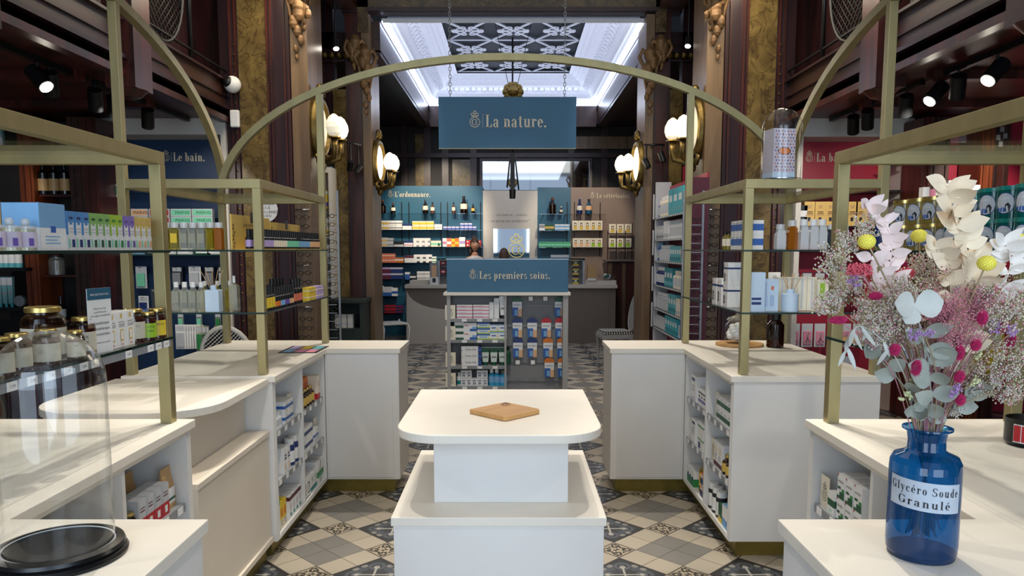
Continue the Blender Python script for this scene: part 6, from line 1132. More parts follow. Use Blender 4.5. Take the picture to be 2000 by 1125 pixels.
# ------------------------------------------------------------------ left recess: lit shelf niche, low green cabinet
t = thing('shelf_niche', 'white framed shelf niche glowing behind the eyeglass posts at left', 'shelf unit', (-2.25, 8.85, 0)); a, b = PY(640, 345, 8.6), PY(664, 345, 8.6)
mb = MB(); p = PY(700, 585, 8.3); mb.box(-2.45, 8.55, 2.44, -2.0, 8.78, 2.50, 'cream'); mb.box(-2.04, 8.55, p.z+.001, -2.0, 8.78, 2.44, 'cream'); mb.box(-2.45, 8.76, p.z+.001, -2.04, 8.78, 2.44, 'stonewhite'); mb.build('frame', t, True)
NZ = (2.05, 1.75, 1.45, 1.15)
for z in NZ: MB().box(-2.45, 8.58, z-.012, -2.05, 8.755, z, GSH).build('shelf', t, True)
for z, m, m2, nm in ((NZ[0], 'yellow', 'violet', 'yellow and violet'), (NZ[1], 'cream2', 'yellow', 'cream'), (NZ[2], 'lgrey', WH, 'grey'), (NZ[3], WH, 'grey', 'white')): row(carton('care_box', .085, .08, .2, m, [(.1, .35, m2), (.8, .95, WH)], tuck=False), [(x, 8.66, z) for x in (-2.28, -2.19, -2.10)], f'{nm} box', 'in the white shelf niche at left', 'box')
t = thing('low_cabinet', 'low dark green cabinet at foot of the left marble panel', 'cabinet', (-2.0, 8.5, 0)); p, r = PY(700, 585, 8.3), PY(712, 590, 8.3)
mb = MB(); mb.box(-2.6, 8.26, p.z-.04, -1.62, 8.76, p.z, 'green_dark'); mb.build('cabinet_top', t, True, .003)
mb = MB(); mb.box(-2.6, 8.3, 0, -1.64, 8.76, p.z-.32, 'green_dark'); mb.box(-2.6, 8.72, p.z-.32, -1.64, 8.76, p.z-.04, 'green_dark'); mb.box(-1.67, 8.3, p.z-.32, -1.64, 8.76, p.z-.04, 'green_dark'); mb.box(-2.0, 8.3, p.z-.32, -1.97, 8.76, p.z-.04, 'green_dark'); mb.build('body', t, True)
row(carton('cream_box', .06, .08, .15, 'stonewhite', [(.2, .4, 'lgrey')]), [(-1.93, 8.4, p.z-.32), (-1.86, 8.4, p.z-.32), (-1.79, 8.4, p.z-.32)], 'pale box', 'in open bay of the low green cabinet', 'box'); row(carton('cream_box', .08, .08, .2, 'stonewhite', [(.2, .4, 'kraft')]), [(-2.12, 8.4, p.z-.32)], 'tall pale box', 'in left bay of the low green cabinet', 'box')
# ------------------------------------------------------------------ eyeglasses on posts and on the pilasters
def eyeglasses(name, m):
    t = bpy.data.objects.new(name, None); C.objects.link(t); mb = MB()
    for s in (-1, 1): mb.tube([(s*.034+.025*math.cos(k*PI/7), -.002*math.cos(k*PI/7)*s, .019*math.sin(k*PI/7)) for k in range(14)], .0034, m, 5, True)
    mb.tube([(-.010, 0, .005), (0, -.002, .008), (.010, 0, .005)], .003, m, 5); mb.build('front_frame', t)
    mb = MB()
    for s in (-1, 1): mb.tube([(s*.059, 0, .008), (s*.068, .01, .008), (s*.066, .10, .004), (s*.062, .14, -.025)], .003, m, 5)
    mb.build('temples', t); return t
def rack(x, y, z0, z1, n_, m, desc, grp):
    o = eyeglasses('eyeglasses', m); zs = [z1-(z1-z0)*i/(n_-1) for i in range(n_)]
    for i, z in enumerate(zs):
        q = o if i == 0 else dup(o, (0, 0, 0)); q.location = (x+random.uniform(-.006, .006), y, z); q.rotation_euler = (0, 0, random.uniform(-.12, .12)); tag(q, f'{desc}, {nth(i, n_)} from top', 'eyeglasses', grp)
for s, x, lab, ye in ((-1, PY(645, 500, 7.85).x, 'left', 7.85), (1, PY(1353, 500, 6.86).x, 'right', 6.86)):
    t = thing('eyeglass_stand', f'slim steel eyeglass stand with two uprights at the near {lab} pillar', 'display stand', (x, ye, 0)); z1 = PY(645, 372, ye).z
    for q in (-.085, .085): MB().box(q-.009, 0, 0.02, q+.009, .025, z1, 'steel').build('upright', t)
    MB().box(-.12, -.1, 0, .12, .06, .02, 'steel').build('foot', t); zs = [z1-.28-(z1-.28-.62)*i/15 for i in range(16)]
    for z in zs: MB().box(-.062, -.03, z-.030, .062, .0, z-.022, 'steel').build('rest_bar', t)
    rack(x, ye-.05, .636, z1-.26, 16, 'ink', f'black eyeglasses on the {lab} steel stand', f'eyeglasses on the {lab} steel stand')
    x2 = XC+s*1.95; t = thing('eyeglass_rack', f'wooden eyeglass panel with chrome bars on the near {lab} pilaster', 'display panel', (x2, YA-.06, 0)); za, zb = PY(610, 398, YA).z, .55
    MB().box(-.078, -.02, zb, .078, -.001, za, OAK).build('panel', t)
    for z in (za-.06, (za+zb)/2+.15, zb+.15, (za+zb)/2-.25): MB().tube([(-.07, -.03, z), (.07, -.03, z)], .006, 'chrome', 6).build('chrome_bar', t)
    rack(x2, YA-.10, .66, za-.13, 15, 'ink', f'thin dark eyeglasses on the {lab} wooden panel', f'eyeglasses on the {lab} wooden panel')
# ------------------------------------------------------------------ niches beside the pillars
def niche(s, m, word, tx, label):
    x0, x1 = (-3.90, -2.72) if s < 0 else (2.72, 3.82); t = thing('shop_niche', label, 'wall unit', ((x0+x1)/2, 7.5, 0)); zt = 2.92; zi = 2.68 if s < 0 else 2.66; yf = 7.36; yb = 7.72
    mb = MB(); mb.box(x0, yf, zi, x1, yb+.03, zt, 'wall_grey'); L = .32 if s < 0 else .05; R_ = .05 if s < 0 else .30; mb.box(x0, yf, 0, x0+(.06 if s < 0 else L), yb+.03, zi, 'wall_grey'); mb.box(x1-(R_ if s < 0 else .06), yf, 0, x1, yb+.03, zi, 'wall_grey'); mb.build('frame', t, True)
    MB().box(x0+.02, yb, 0, x1-.02, yb+.02, zi, m).build('back_panel', t, True)
    mb = MB(); c = PY(tx[0], tx[1], yb); sign_text(mb, word, tx[2], (c.x, yb-.001, c.z), (1, 0, 0), 'letter'); mb.build('lettering', t, True)
    return t, x0, x1, yf, yb
t, nx0, nx1, nyf, nyb = niche(-1, 'navy', 'Le bain.', (318, 315, .09), 'white framed navy wall niche lettered Le bain at left')
def nz(y, Y=7.5): return PY(300, y, Y).z
for y in (374, 438, 497): z = nz(y); MB().box(nx0+.06, nyf+.06, z-.014, nx1-.05, nyb, z, 'glass_edge' if y > 480 else GSH).build('shelf', t, True)
def nxx(px, Y=7.5): return PY(px, 430, Y).x
for x0, x1, m, nm in ((262, 295, 'peach', 'orange'), (297, 337, 'red', 'red'), (339, 379, 'mint', 'first mint'), (380, 420, 'mint', 'second mint')):
    a, b = nxx(x0), nxx(x1); w_ = b-a; h = (nz(408)-nz(438))/2
    for k in (0, 1):
        o = carton('toothpaste_box', w_*.98, .06, h*.97, 'lgrey', [], [(.04, .12, .96, .88, m), (.3, .1, .3, .1, m)], [('MARVIS', .08, .30, .42, 'ink' if m == 'peach' else 'dgreen' if m == 'mint' else 'plum')], tuck=False); o.location = ((a+b)/2, 7.47, nz(438)+h*k); tag(o, f'toothpaste box with {nm} oval, {("lower", "upper")[k]} of two, in the Le bain niche', 'toothpaste', 'toothpaste boxes in the Le bain niche')
for i, px in enumerate((268, 300, 330, 360, 395, 420)):
    o = carton('toothpaste_box', .20, .06, .06, ('sky', 'ink', 'lgrey', 'lgrey', 'dgreen', 'lgrey')[i], [], [(.1, .2, .8, .8, WH)], tuck=False); o.location = (nxx(px) if i else nxx(266), 7.50, nz(497)+.001); o.scale = (.8, 1, 1); tag(o, f'flat dental box, {ORD[i]} from left on second shelf of the Le bain niche', 'box', 'flat dental boxes')
def blister(name, w_, h, back, core, depth=.025):
    t = bpy.data.objects.new(name, None); C.objects.link(t); MB().box(-w_/2, 0, -h, w_/2, .003, 0, back).build('card', t); mb = MB(); mb.box(-w_*.36, -depth, -h*.92, w_*.36, 0, -h*.32, core); mb.build('blister', t, bevel=.006); mb = MB(); mb.box(-w_*.4, -.001, -h*.26, w_*.4, 0, -h*.06, 'lgrey'); mb.build('print', t); return t
for i, (px, y, m, core, w_, h) in enumerate(((275, 520, 'lgrey', 'mint', .11, .22), (345, 520, 'ink', 'grey', .11, .2), (380, 520, WH, 'lgrey', .12, .2), (408, 520, 'ink', 'grey', .10, .2), (280, 578, WH, 'dblue', .10, .2), (435, 520, 'ink', 'lgrey', .10, .2))):
    o = blister('dental_pack', w_, h, m, core); v = PY(px, y, 7.60); o.location = v; tag(o, f'hanging dental care pack, {ORD[i]} on upper hooks of the Le bain niche', 'pack', 'dental packs hung in the Le bain niche')
    MB().tube([(0, .11, -.012), (0, -.05, -.012)], .003, 'chrome', 5).build('hook', o)
o = blister('floss_pack', .10, .24, WH, 'lgrey', .02)
for i in range(8): q = o if i == 0 else dup(o, (0, 0, 0)); q.location = PY(352+i*5, 634, 7.35+i*.028); tag(q, f'white dental floss pack, {ORD[i]} from the front of its hook', 'pack', 'white dental floss packs on one hook')
for i, (px, m, nm) in enumerate(((388, 'green', 'green'), (396, 'dgreen', 'dark green'), (402, 'lgrey', 'grey'), (424, 'red', 'red'), (431, 'green', 'green'), (437, 'lgrey', 'grey'), (352, 'mint', 'mint'), (388, 'mint', 'mint'), (425, 'green', 'bright green'))):
    y = 636 if i < 6 else 612; o = blister('toothbrush_pack', .06, .26, GCL, m, .015); o.location = PY(px, y if i < 6 else 606, 7.40+.02*i); tag(o, f'toothbrush pack with {nm} brush, {ORD[i]} of the lower hooks in the Le bain niche', 'toothbrush', 'toothbrush packs in the Le bain niche')
p = PY(228, 372, 7.30); t2 = thing('hung_tag', 'small framed card hung on the white frame of the Le bain niche', 'card', p); MB().box(-.06, 0, -.06, .06, .02, .06, 'lgrey').build('card', t2); mb = MB(); mb.tube([(-.07, -.01, .05), (0, -.02, .075), (.06, -.01, .05)], .006, 'ink', 6); mb.box(-.03, -.002, -.04, .02, 0, .04, 'teal2'); mb.build('bow', t2)
t, nx0, nx1, nyf, nyb = niche(1, 'red_panel', 'La barbe.', (1573, 316, .09), 'white framed red wall niche at right behind the small glass dome')
def nzr(y, Y=7.5): return PY(1600, y, Y).z
for y in (374, 442, 488): z = nzr(y); MB().box(nx0+.05, nyf+.06, z-.014, nx1-.06, nyb, z, 'black_metal').build('shelf', t, True)
for i, px in enumerate((1577, 1598, 1618, 1635, 1660, 1677, 1697, 1715)):
    a = PY(px, 440, 7.5); o = carton('beard_box', .10, .08, .235, M('box_gold', 'e0b868', .5), [], [(.1, .42, .9, .46, 'kraft'), (.25, .56, .8, .60, 'brown'), (.2, .49, .85, .52, 'brown'), (.35, .2, .62, .36, 'ink'), (.3, .72, .7, .86, 'kraft')]); o.location = (a.x, 7.5, nzr(442)+.001); tag(o, f'gold card box with black dot, {nth(i, 8)} from left in red niche', 'box', 'gold card boxes in red niche')
o = carton('care_box', .10, .08, .20, 'ink', [(.45, .75, WH)], [(.2, .1, .8, .35, 'grey')]); row(o, [(PY(1563, 440, 7.5).x, 7.5, nzr(442))], 'black and white box at left end', 'of the red niche shelf', 'box')
for k, (yy, n_, nm, c1, c2) in enumerate(((525, 6, 'upper', 'ink', 'rose'), (626, 6, 'lower', 'lgrey', 'pink'), (690, 5, 'lowest', 'lgrey', 'ink'))):
    o = blister('grooming_pack', .11, .235, c1 if k else 'plum', c2 if k else 'lgrey', .015)
    mb = MB(); [mb.tube([(s*.02+.016*math.cos(a), -.02, -.19+.016*math.sin(a)) for a in [j*PI/4 for j in range(8)]], .003, 'steel', 5, True) for s in (-1, 1)]; mb.tube([(-.012, -.02, -.175), (.012, -.02, -.09)], .004, 'steel', 5); mb.tube([(.012, -.02, -.175), (-.012, -.02, -.09)], .004, 'steel', 5); mb.build('scissors', o)
    for i in range(n_):
        q = o if i == 0 else dup(o, (0, 0, 0)); q.location = PY(1552+i*25, yy+6, 7.55); tag(q, f'hanging grooming tool pack, {nth(i, n_)} from left in {nm} row of red niche', 'pack', f'grooming packs in {nm} row')
for i, y in enumerate((322, 372)):
    v = PY(1745, y, 7.30); MB().box(v.x-.10, 7.24, v.z-.012, v.x+.05, 7.358, v.z, 'black_metal').build('bracket_shelf', t, True)
    if i == 0: o = carton('care_box', .10, .06, .10, WH, [(.1, .2, 'grey')]); row(o, [(v.x-.01, 7.30, v.z)], 'white box on the upper bracket shelf', 'at right of red niche', 'box')
# ------------------------------------------------------------------ mahogany cabinets beyond the niches
t = thing('wooden_cabinet', 'tall mahogany cabinet with dark bottles left of the Le bain niche', 'cabinet', (-4.6, 7.3, 0)); yf = 7.0
MB().box(-5.38, 7.38, 0, -3.92, 7.42, 2.8, 'dark_wall').build('back', t, True)
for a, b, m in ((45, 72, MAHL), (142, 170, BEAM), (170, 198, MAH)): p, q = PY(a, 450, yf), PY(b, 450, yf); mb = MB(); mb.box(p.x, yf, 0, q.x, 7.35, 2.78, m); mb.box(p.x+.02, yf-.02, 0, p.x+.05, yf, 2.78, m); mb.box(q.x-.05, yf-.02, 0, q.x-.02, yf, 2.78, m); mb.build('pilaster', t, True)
mb = MB(); p = PY(75, 450, yf); q = PY(140, 450, yf)
cab = [PY(100, y, 7.2).z for y in (382, 536, 622)]
for z in cab: MB().box(p.x, 7.05, z-.02, q.x, 7.38, z, MAH).build('shelf', t, True)
MB().box(-5.38, yf, 0, q.x, 7.38, .75, MAH).build('base', t, True)
ob = bottle('wine_bottle', .045, .34, M('bottle_black', '0c120e', .15), 'ink', (.1, .42), .32, 'kraft', .62, .2); row(ob, [(PY(x, 382, 7.09).x, 7.09, cab[0]) for x in (86, 107, 128)], 'dark bottle with tan label', 'in the left mahogany cabinet', 'bottle')
o = bottle('wine_bottle', .04, .22, 'bottle_black', 'ink', (.1, .45), .4, 'lgrey', .6, .2); row(o, [(PY(121, 622, 7.1).x, 7.1, cab[2])], 'dark bottle with pale label', 'on lower shelf of left mahogany cabinet', 'bottle')
o = flask('glass_carafe', .07, .18, GCL, 'ink', None, 'white', .8, .8, .1); row(o, [(PY(112, 536, 7.13).x, 7.13, cab[1])], 'ribbed glass carafe', 'on middle shelf of left mahogany cabinet', 'carafe')
tc_ = [PY(20, y, 7.1).z for y in (522, 598)]
for i, z in enumerate(tc_): MB().box(-5.3, 6.9, z-.03, PY(48, 500, 6.9).x, 7.2, z, 'black_metal').build('wall_shelf', t, True)
o = cream_tube('cream_tube', M('tube_teal', '6fa0a6', .35), 'teal2', 'lgrey', .28, .052); row(o, [(PY(x, 598, 7.0).x, 7.0, tc_[1]) for x in (2, 13, 24)], 'blue grey cream tube', 'on shelf of the left mahogany cabinet', 'tube')
o = flask('lotion_bottle', .035, .20, 'aqua', WH, (.2, .6), WH, .6, .8, .2); row(o, [(PY(x, 522, 7.0).x, 7.0, tc_[0]) for x in (4, 13, 24, 37)], 'pale aqua bottle', 'on upper shelf of left mahogany cabinet', 'bottle')
o = MB().lathe([(0, 0), (.05, 0), (.055, .02), (.055, .03), (.04, .035), (0, .03)], 'steel', n=24, ax='y').build('round_tin'); o.location = PY(37, 580, 6.98); o.location.z = tc_[1]+.055; tag(o, 'round silver tin standing on edge beside the blue grey tubes', 'tin')
t = thing('wooden_cabinet', 'tall mahogany cabinet with red back and bright white boxes at far right', 'cabinet', (4.5, 7.3, 0))
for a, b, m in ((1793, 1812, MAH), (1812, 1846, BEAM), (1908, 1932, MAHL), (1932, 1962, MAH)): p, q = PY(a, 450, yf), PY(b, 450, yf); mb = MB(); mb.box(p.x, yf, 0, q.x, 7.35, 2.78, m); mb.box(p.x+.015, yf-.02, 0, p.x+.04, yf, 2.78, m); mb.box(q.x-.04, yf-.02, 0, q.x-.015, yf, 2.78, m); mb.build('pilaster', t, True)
MB().box(3.86, 7.38, 0, 5.38, 7.42, 2.8, 'red_panel').build('back', t, True); mb = MB(); c = PY(1868, 302, 7.37); sign_text(mb, 'La beauté.', .11, (c.x, 7.379, c.z), (1, 0, 0), 'letter'); mb.build('lettering', t, True)
p, q = PY(1800, 430, 6.9), PY(1906, 430, 6.9); zs = PY(1850, 432, 6.95).z; zu = PY(1850, 282, 7.2).z
MB().box(p.x, 6.85, zs-.02, q.x, 7.34, zs, 'black_metal').build('shelf', t, True); MB().box(p.x, 7.1, zu-.02, q.x, 7.38, zu, 'black_metal').build('shelf', t, True)
row(carton('cosmetic_box', .05, .06, .17, WH, [(.2, .5, 'lgrey')], tuck=False), [(PY(1840+i*10.5, 400, 7.28).x, 7.28, zu) for i in range(7)], 'white cosmetic box', 'on top shelf of right mahogany cabinet', 'box')
for i in range(9):
    h = (.30, .28, .29, .33, .36, .34, .33, .34, .32)[i]; o = carton('cosmetic_box', .058, .07, h, WH if i != 1 else 'pink', [(.2, .6, 'lgrey' if i < 3 else WH)], tuck=False); o.location = (PY(1802+i*12.2, 430, 6.93).x, 6.93, zs+.001); tag(o, f'bright white cosmetic box, {ORD[i]} from left in sunny row of right cabinet', 'box', 'sunny row of cosmetic boxes')
for i, (px, y) in enumerate(((1960, 252), (1952, 268), (1966, 265), (1957, 281))): v = PY(px, y, 6.96); tag(MB().box(v.x-.018, 6.975, v.z-.022, v.x+.018, 6.979, v.z+.022, WH).build('paper_note'), f'small white paper note on the right cabinet door, {("highest", "left", "right", "lowest")[i]}', 'note')
# ------------------------------------------------------------------ large glass dome on the left front counter
t = thing('glass_dome', 'large empty glass dome on a black base on left front counter', 'dome', (-.945, 1.53, T+.0006))
MB().lathe([(0, 0), (.128, 0), (.130, .006), (.126, .012), (.121, .014), (.125, .019), (.122, .026), (.108, .030), (.108, .024), (0, .024)], 'satin_black', n=56).build('base', t)
r, H_ = .1045, .475; mb = MB(); mb.lathe([(r, .024), (r, H_-r)]+[(r*math.cos(a), H_-r+r*math.sin(a)) for a in [PI/2*k/14 for k in range(1, 15)]], GL, n=56); mb.lathe([(r-.003, H_-r)]+[((r-.003)*math.cos(a), H_-r+(r-.003)*math.sin(a)) for a in [PI/2*k/14 for k in range(1, 15)]], GL, n=56); mb.build('glass', t)
MB().lathe([(r+.001, .024), (r+.001, .027), (r-.003, .027)], 'lgrey', n=56).build('glass_rim', t)
# ------------------------------------------------------------------ blue vase and its dried flowers
VX, VY = .862, 1.545
t = thing('flower_vase', 'cobalt glass pharmacy bottle used as a vase on right front counter', 'vase', (VX, VY, T+.0006), -.47)
R_ = .0685; prof = [(0, .006), (R_*.93, .004), (R_*.98, .012), (R_, .03), (R_, .185), (R_*.985, .200), (R_*.9, .212), (R_*.62, .220), (R_*.535, .226), (R_*.52, .245), (R_*.56, .262), (R_*.70, .268), (R_*.70, .272), (R_*.55, .271)]
MB().lathe(prof, GBL, n=48).build('glass_body', t); MB().lathe([(0, .0), (R_*.93, .0), (R_*.97, .012), (0, .01)], 'navy', n=40).build('thick_base', t)
def cylw(x, z, k): sl = -.06; return (R_*k*math.sin(x/R_), -R_*k*math.cos(x/R_), z+x*sl)
mb = MB(); n_ = 22; w_ = .074
for i in range(n_): a, b = -w_+2*w_*i/n_, -w_+2*w_*(i+1)/n_; mb.add([cylw(a, .112, 1.008), cylw(b, .112, 1.008), cylw(b, .172, 1.008), cylw(a, .172, 1.008)], [(0, 1, 2, 3)], M('vase_label', 'b9c2cc', .6), True)
for s_, z, h in (('Glycéro Soude', .146, .0185), ('Granulé', .120, .0185)):
    P, wd = lettering(s_, h, .12); k = .118/wd if s_[1] == 'l' else .118/(.118*2.05)*1.0
    k = min(1.6, .140/wd) if s_[1] == 'l' else 1.35
    mb.flat([[((x-wd/2)*k, zz+z) for x, zz in p] for p in P], lambda x, zz: cylw(x, zz, 1.014), 'ink')
mb.build('label', t)
M0 = Vector((VX, VY, T+.262))
random.seed(11)
def curve(head, bend=.0):
    a = (M0.x+(head.x-M0.x)*.10+random.uniform(-.012, .012), M0.y+(head.y-M0.y)*.1+random.uniform(-.012, .012), M0.z); b = (VX-(a[0]-VX)*1.2, VY-(a[1]-VY)*1.2, T+.03+random.uniform(0, .03))
    h = head; m = Vector(a).lerp(h, .55)+Vector(((a[0]-h.x)*.12, 0, .02+bend)); return [b, a, tuple(m), tuple(h)]
def smooth(P, n=4):
    P = [Vector(p) for p in P]; out = []
    for i in range(len(P)-1):
        p0, p1, p2, p3 = P[max(i-1, 0)], P[i], P[i+1], P[min(i+2, len(P)-1)]
        for k in range(n): u = k/n; out.append(.5*((2*p1)+(p2-p0)*u+(2*p0-5*p1+4*p2-p3)*u*u+(3*p1-p0-3*p2+p3)*u**3))
    return out+[P[-1]]
STM = M('dry_stem', 'a08d6d', .7, var=.2); STP = M('pink_stem', 'b57f88', .7, var=.2); EUC = M('eucalyptus', '979a8e', .6, var=.2, scale=20); SIL = M('silver_leaf', 'b9b9b0', .45, var=.15, scale=20); CRL = M('cream_leaf', 'ecd9bb', .6, var=.1, scale=20); BLL = M('blush_leaf', 'ecd8d2', .6, var=.1, scale=20); WLL = M('white_leaf', 'e9e2d8', .6, var=.08); YEL = M('craspedia', 'f2e65e', .8, var=.12, scale=300); MAG = M('magenta', 'b81f5c', .8, var=.35, scale=300); COR = M('coral', 'd9606f', .8, var=.25, scale=200); PNK = M('pink_floret', 'd98a98', .8, var=.2); STA = M('lilac_floret', 'b48fc0', .8, var=.2); LIM = M('white_floret', 'd8cfc4', .8, var=.15); GRN = M('green_floret', 'cdd0a0', .8, var=.15)
def stem_thing(name, label, cat, px, py, Y, group, sm=STM, r=.0012, bend=0.0):
    h = PY(px, py, Y); t = thing(name, label, cat, (VX, VY, T), 0, group); MB().tube(smooth([Vector(p)-t.location for p in curve(h, bend)]), r, sm, 5).build('stem', t); return t, h-t.location
PTD = (CRL, BLL, WLL)
def leaf(mb, base, d, L, W, m, curl=.15, nrm=None):
    d = Vector(d).normalized(); s = d.cross(Vector(nrm) if nrm else Vector((random.uniform(-.5, .5), -1, random.uniform(-.4, .4)))).normalized(); u = s.cross(d); vs = []; n_ = 6
    for i in range(n_+1):
        f = i/n_; w_ = W*(math.sin(PI*min(1, f*.97+.02)**.8)**.9 if m in PTD else math.sin(PI*min(1, f*.97+.02))**.75); c = Vector(base)+d*(L*f)+u*(curl*L*(f*f)); vs += [c-s*w_+u*w_*.25, c, c+s*w_+u*w_*.25]
    fs = []
    for i in range(n_): fs += [(3*i, 3*i+1, 3*i+4, 3*i+3), (3*i+1, 3*i+2, 3*i+5, 3*i+4)]
    mb.add(vs, fs, m, True)
def dots(mb, c, r, m): mb.add([(c[0]+r, c[1], c[2]), (c[0]-r, c[1], c[2]), (c[0], c[1]+r, c[2]), (c[0], c[1]-r, c[2]), (c[0], c[1], c[2]+r), (c[0], c[1], c[2]-r)], [(0, 2, 4), (2, 1, 4), (1, 3, 4), (3, 0, 4), (2, 0, 5), (1, 2, 5), (3, 1, 5), (0, 3, 5)], m, True)
for px, py, Y, q in ((1693, 472, 1.47, 'upper left'), (1795, 461, 1.62, 'in the middle behind'), (1927, 514, 1.42, 'right of centre'), (1988, 470, 1.50, 'at far right')):
    t, h = stem_thing('dried_flower', f'yellow ball flower {q} of the bouquet', 'flower', px, py, Y, 'yellow ball flowers', r=.0018); mb = MB(); mb.ball(h, .0155, YEL, 18, 12, .88)
    for k in range(150):
        b = math.acos(1-2*(k+.5)/150); a = 2.39996*k; mb_c = h+Vector((math.sin(b)*math.cos(a), math.sin(b)*math.sin(a), .88*math.cos(b)))*.0157; dots(mb, mb_c, .0014, YEL)
    mb.build('bloom', t)
th = ((1637, 625, 1.40, 1.7, 0), (1710, 578, 1.43, 1.3, .5), (1748, 683, 1.42, 1, 1), (1789, 718, 1.44, 1, 1.4), (1919, 621, 1.40, .9, 1.2), (1906, 674, 1.41, .95, 1), (1874, 689, 1.42, .9, 1.3), (1874, 736, 1.43, 1, 1), (1876, 781, 1.45, .8, 1), (1960, 631, 1.48, .9, 1.6), (1974, 664, 1.47, 1, 1.2), (1763, 527, 1.60, .8, 1.9))
o_ = sorted(range(len(th)), key=lambda i: th[i][0])
for rank, i in enumerate(o_):
    px, py, Y, sx, sz = th[i]; t, h = stem_thing('dried_flower', f'magenta thistle like flower, {nth(rank, len(th))} from left in the bouquet', 'flower', px, py, Y, 'magenta flowers of the bouquet', STP); mb = MB(); rr = .0105
    for k in range(170): b = math.acos(1-2*(k+.5)/170); a = 2.39996*k; d = Vector((math.sin(b)*math.cos(a)*max(sx, .9), math.sin(b)*math.sin(a), math.cos(b)*max(.75, sz*1.15))); mb.add([h+d*rr*.6+Vector((.001, 0, 0)), h+d*rr*.6+Vector((-.0008, 0, .001)), h+d*rr*random.uniform(1, 1.35)], [(0, 1, 2)], MAG); dots(mb, h+d*rr*.8, .0018, MAG)
    mb.build('bloom', t)
def spray(name, label, px, py, Y, R, n_, m, sm=STM, group=None, fl=.0016, sq=1.0, cat='flower'):
    t, h = stem_thing(name, label, cat, px, py, Y, group, sm); mb = MB(); br = MB(); base = h-(h-(M0-t.location)).normalized()*R*.9; nb = max(5, n_//14)
    for k in range(nb):
        a, b = random.uniform(0, 2*PI), random.uniform(0, 1)**.5; e = h+Vector((math.cos(a)*R*b, math.sin(a)*R*.6*b, random.uniform(-.7, .8)*R*sq)); mid = base.lerp(e, .5)+Vector((random.uniform(-.15, .15)*R, 0, random.uniform(-.1, .1)*R)); br.tube([base, mid, e], .0006, sm, 3)
        for q in range(n_//nb): f = random.uniform(.35, 1.05); dots(mb, (mid.lerp(e, (f-.35)/.65))+Vector((random.gauss(0, 1), random.gauss(0, 1), random.gauss(0, 1)))*R*.09, fl*random.uniform(.7, 1.3), m)
    br.build('branchlets', t); mb.build('florets', t)
WS = [(1624, 500, 1.45, .04), (1640, 560, 1.50, .045), (1617, 590, 1.42, .03), (1690, 440, 1.52, .03), (1660, 470, 1.5, .03), (1725, 560, 1.55, .05), (1760, 560, 1.52, .05), (1800, 545, 1.58, .05), (1735, 610, 1.48, .05), (1700, 640, 1.46, .045), (1745, 640, 1.50, .045), (1845, 560, 1.60, .05), (1890, 570, 1.57, .05), (1930, 580, 1.52, .05), (1960, 560, 1.55, .05), (1985, 600, 1.47, .05), (1985, 690, 1.45, .05), (1955, 720, 1.46, .045), (1930, 750, 1.50, .04), (1985, 760, 1.45, .04), (1900, 730, 1.50, .035), (1715, 600, 1.52, .045), (1820, 520, 1.62, .045), (1780, 520, 1.6, .045), (1830, 640, 1.55, .045), (1690, 600, 1.5, .04), (1860, 790, 1.52, .03), (1770, 590, 1.44, .05), (1800, 600, 1.5, .05), (1745, 575, 1.45, .045), (1715, 620, 1.42, .04), (1860, 540, 1.5, .045), (1930, 560, 1.46, .04), (1950, 610, 1.42, .045), (1830, 690, 1.5, .04), (1920, 650, 1.5, .045), (1730, 660, 1.44, .035)]
mb = MB(); br = MB()
for px, py, Y, R in WS:
    h = PY(px, py, Y); base = h-(h-M0).normalized()*R*.9; br.tube(smooth(curve(h)), .0011, STM, 5)
    for k in range(26):
        a, b = random.uniform(0, 2*PI), random.uniform(0, 1)**.5; e = h+Vector((math.cos(a)*R*b, math.sin(a)*R*.6*b, random.uniform(-.7, .8)*R)); mid = base.lerp(e, .5)+Vector((random.uniform(-.15, .15)*R, 0, random.uniform(-.1, .1)*R)); br.tube([base, mid, e], .0006, STM, 3)
        for q in range(17): f = random.uniform(0, 1.05); dots(mb, mid.lerp(e, f)+Vector((random.gauss(0, 1), random.gauss(0, 1), random.gauss(0, 1)))*R*.09, .0019*random.uniform(.7, 1.3), LIM if random.random() < .72 else PNK if random.random() < .45 else GRN)
mb.v += []; t = thing('dried_filler', 'haze of tiny whitish dried florets filling the bouquet', 'dried flowers', (VX, VY, T)); t['kind'] = 'stuff'
br.build('branchlets', t, True); mb.build('florets', t, True)
PS = [(1848, 590, 1.43, .042), (1880, 640, 1.41, .045), (1915, 590, 1.45, .045), (1835, 625, 1.45, .03)]
for rank, (px, py, Y, R) in enumerate(sorted(PS)): spray('dried_spray', f'cloud of tiny pink florets, {nth(rank, len(PS))} from left in the bouquet', px, py, Y, R, 620, PNK, STP, 'pink clouds of the bouquet', .0015)
for rank, (px, py, Y) in enumerate(((1668, 545, 1.46), (1780, 655, 1.40), (1806, 655, 1.39), (1945, 636, 1.42), (1978, 648, 1.43), (1868, 762, 1.42))): spray('dried_spray', f'small lilac statice head, {nth(rank, 6)} from left in the bouquet', px, py, Y, .017, 90, STA, STM, 'lilac heads of the bouquet', .0022)
for rank, (px, py, Y) in enumerate(((1768, 772, 1.46), (1783, 748, 1.48), (1915, 690, 1.44), (1950, 660, 1.5), (1905, 745, 1.45))): spray('dried_spray', f'greenish white floret cluster, {nth(rank, 5)} listed from left of the bouquet', px, py, Y, .014, 60, GRN, STM, 'greenish clusters of the bouquet', .0026)
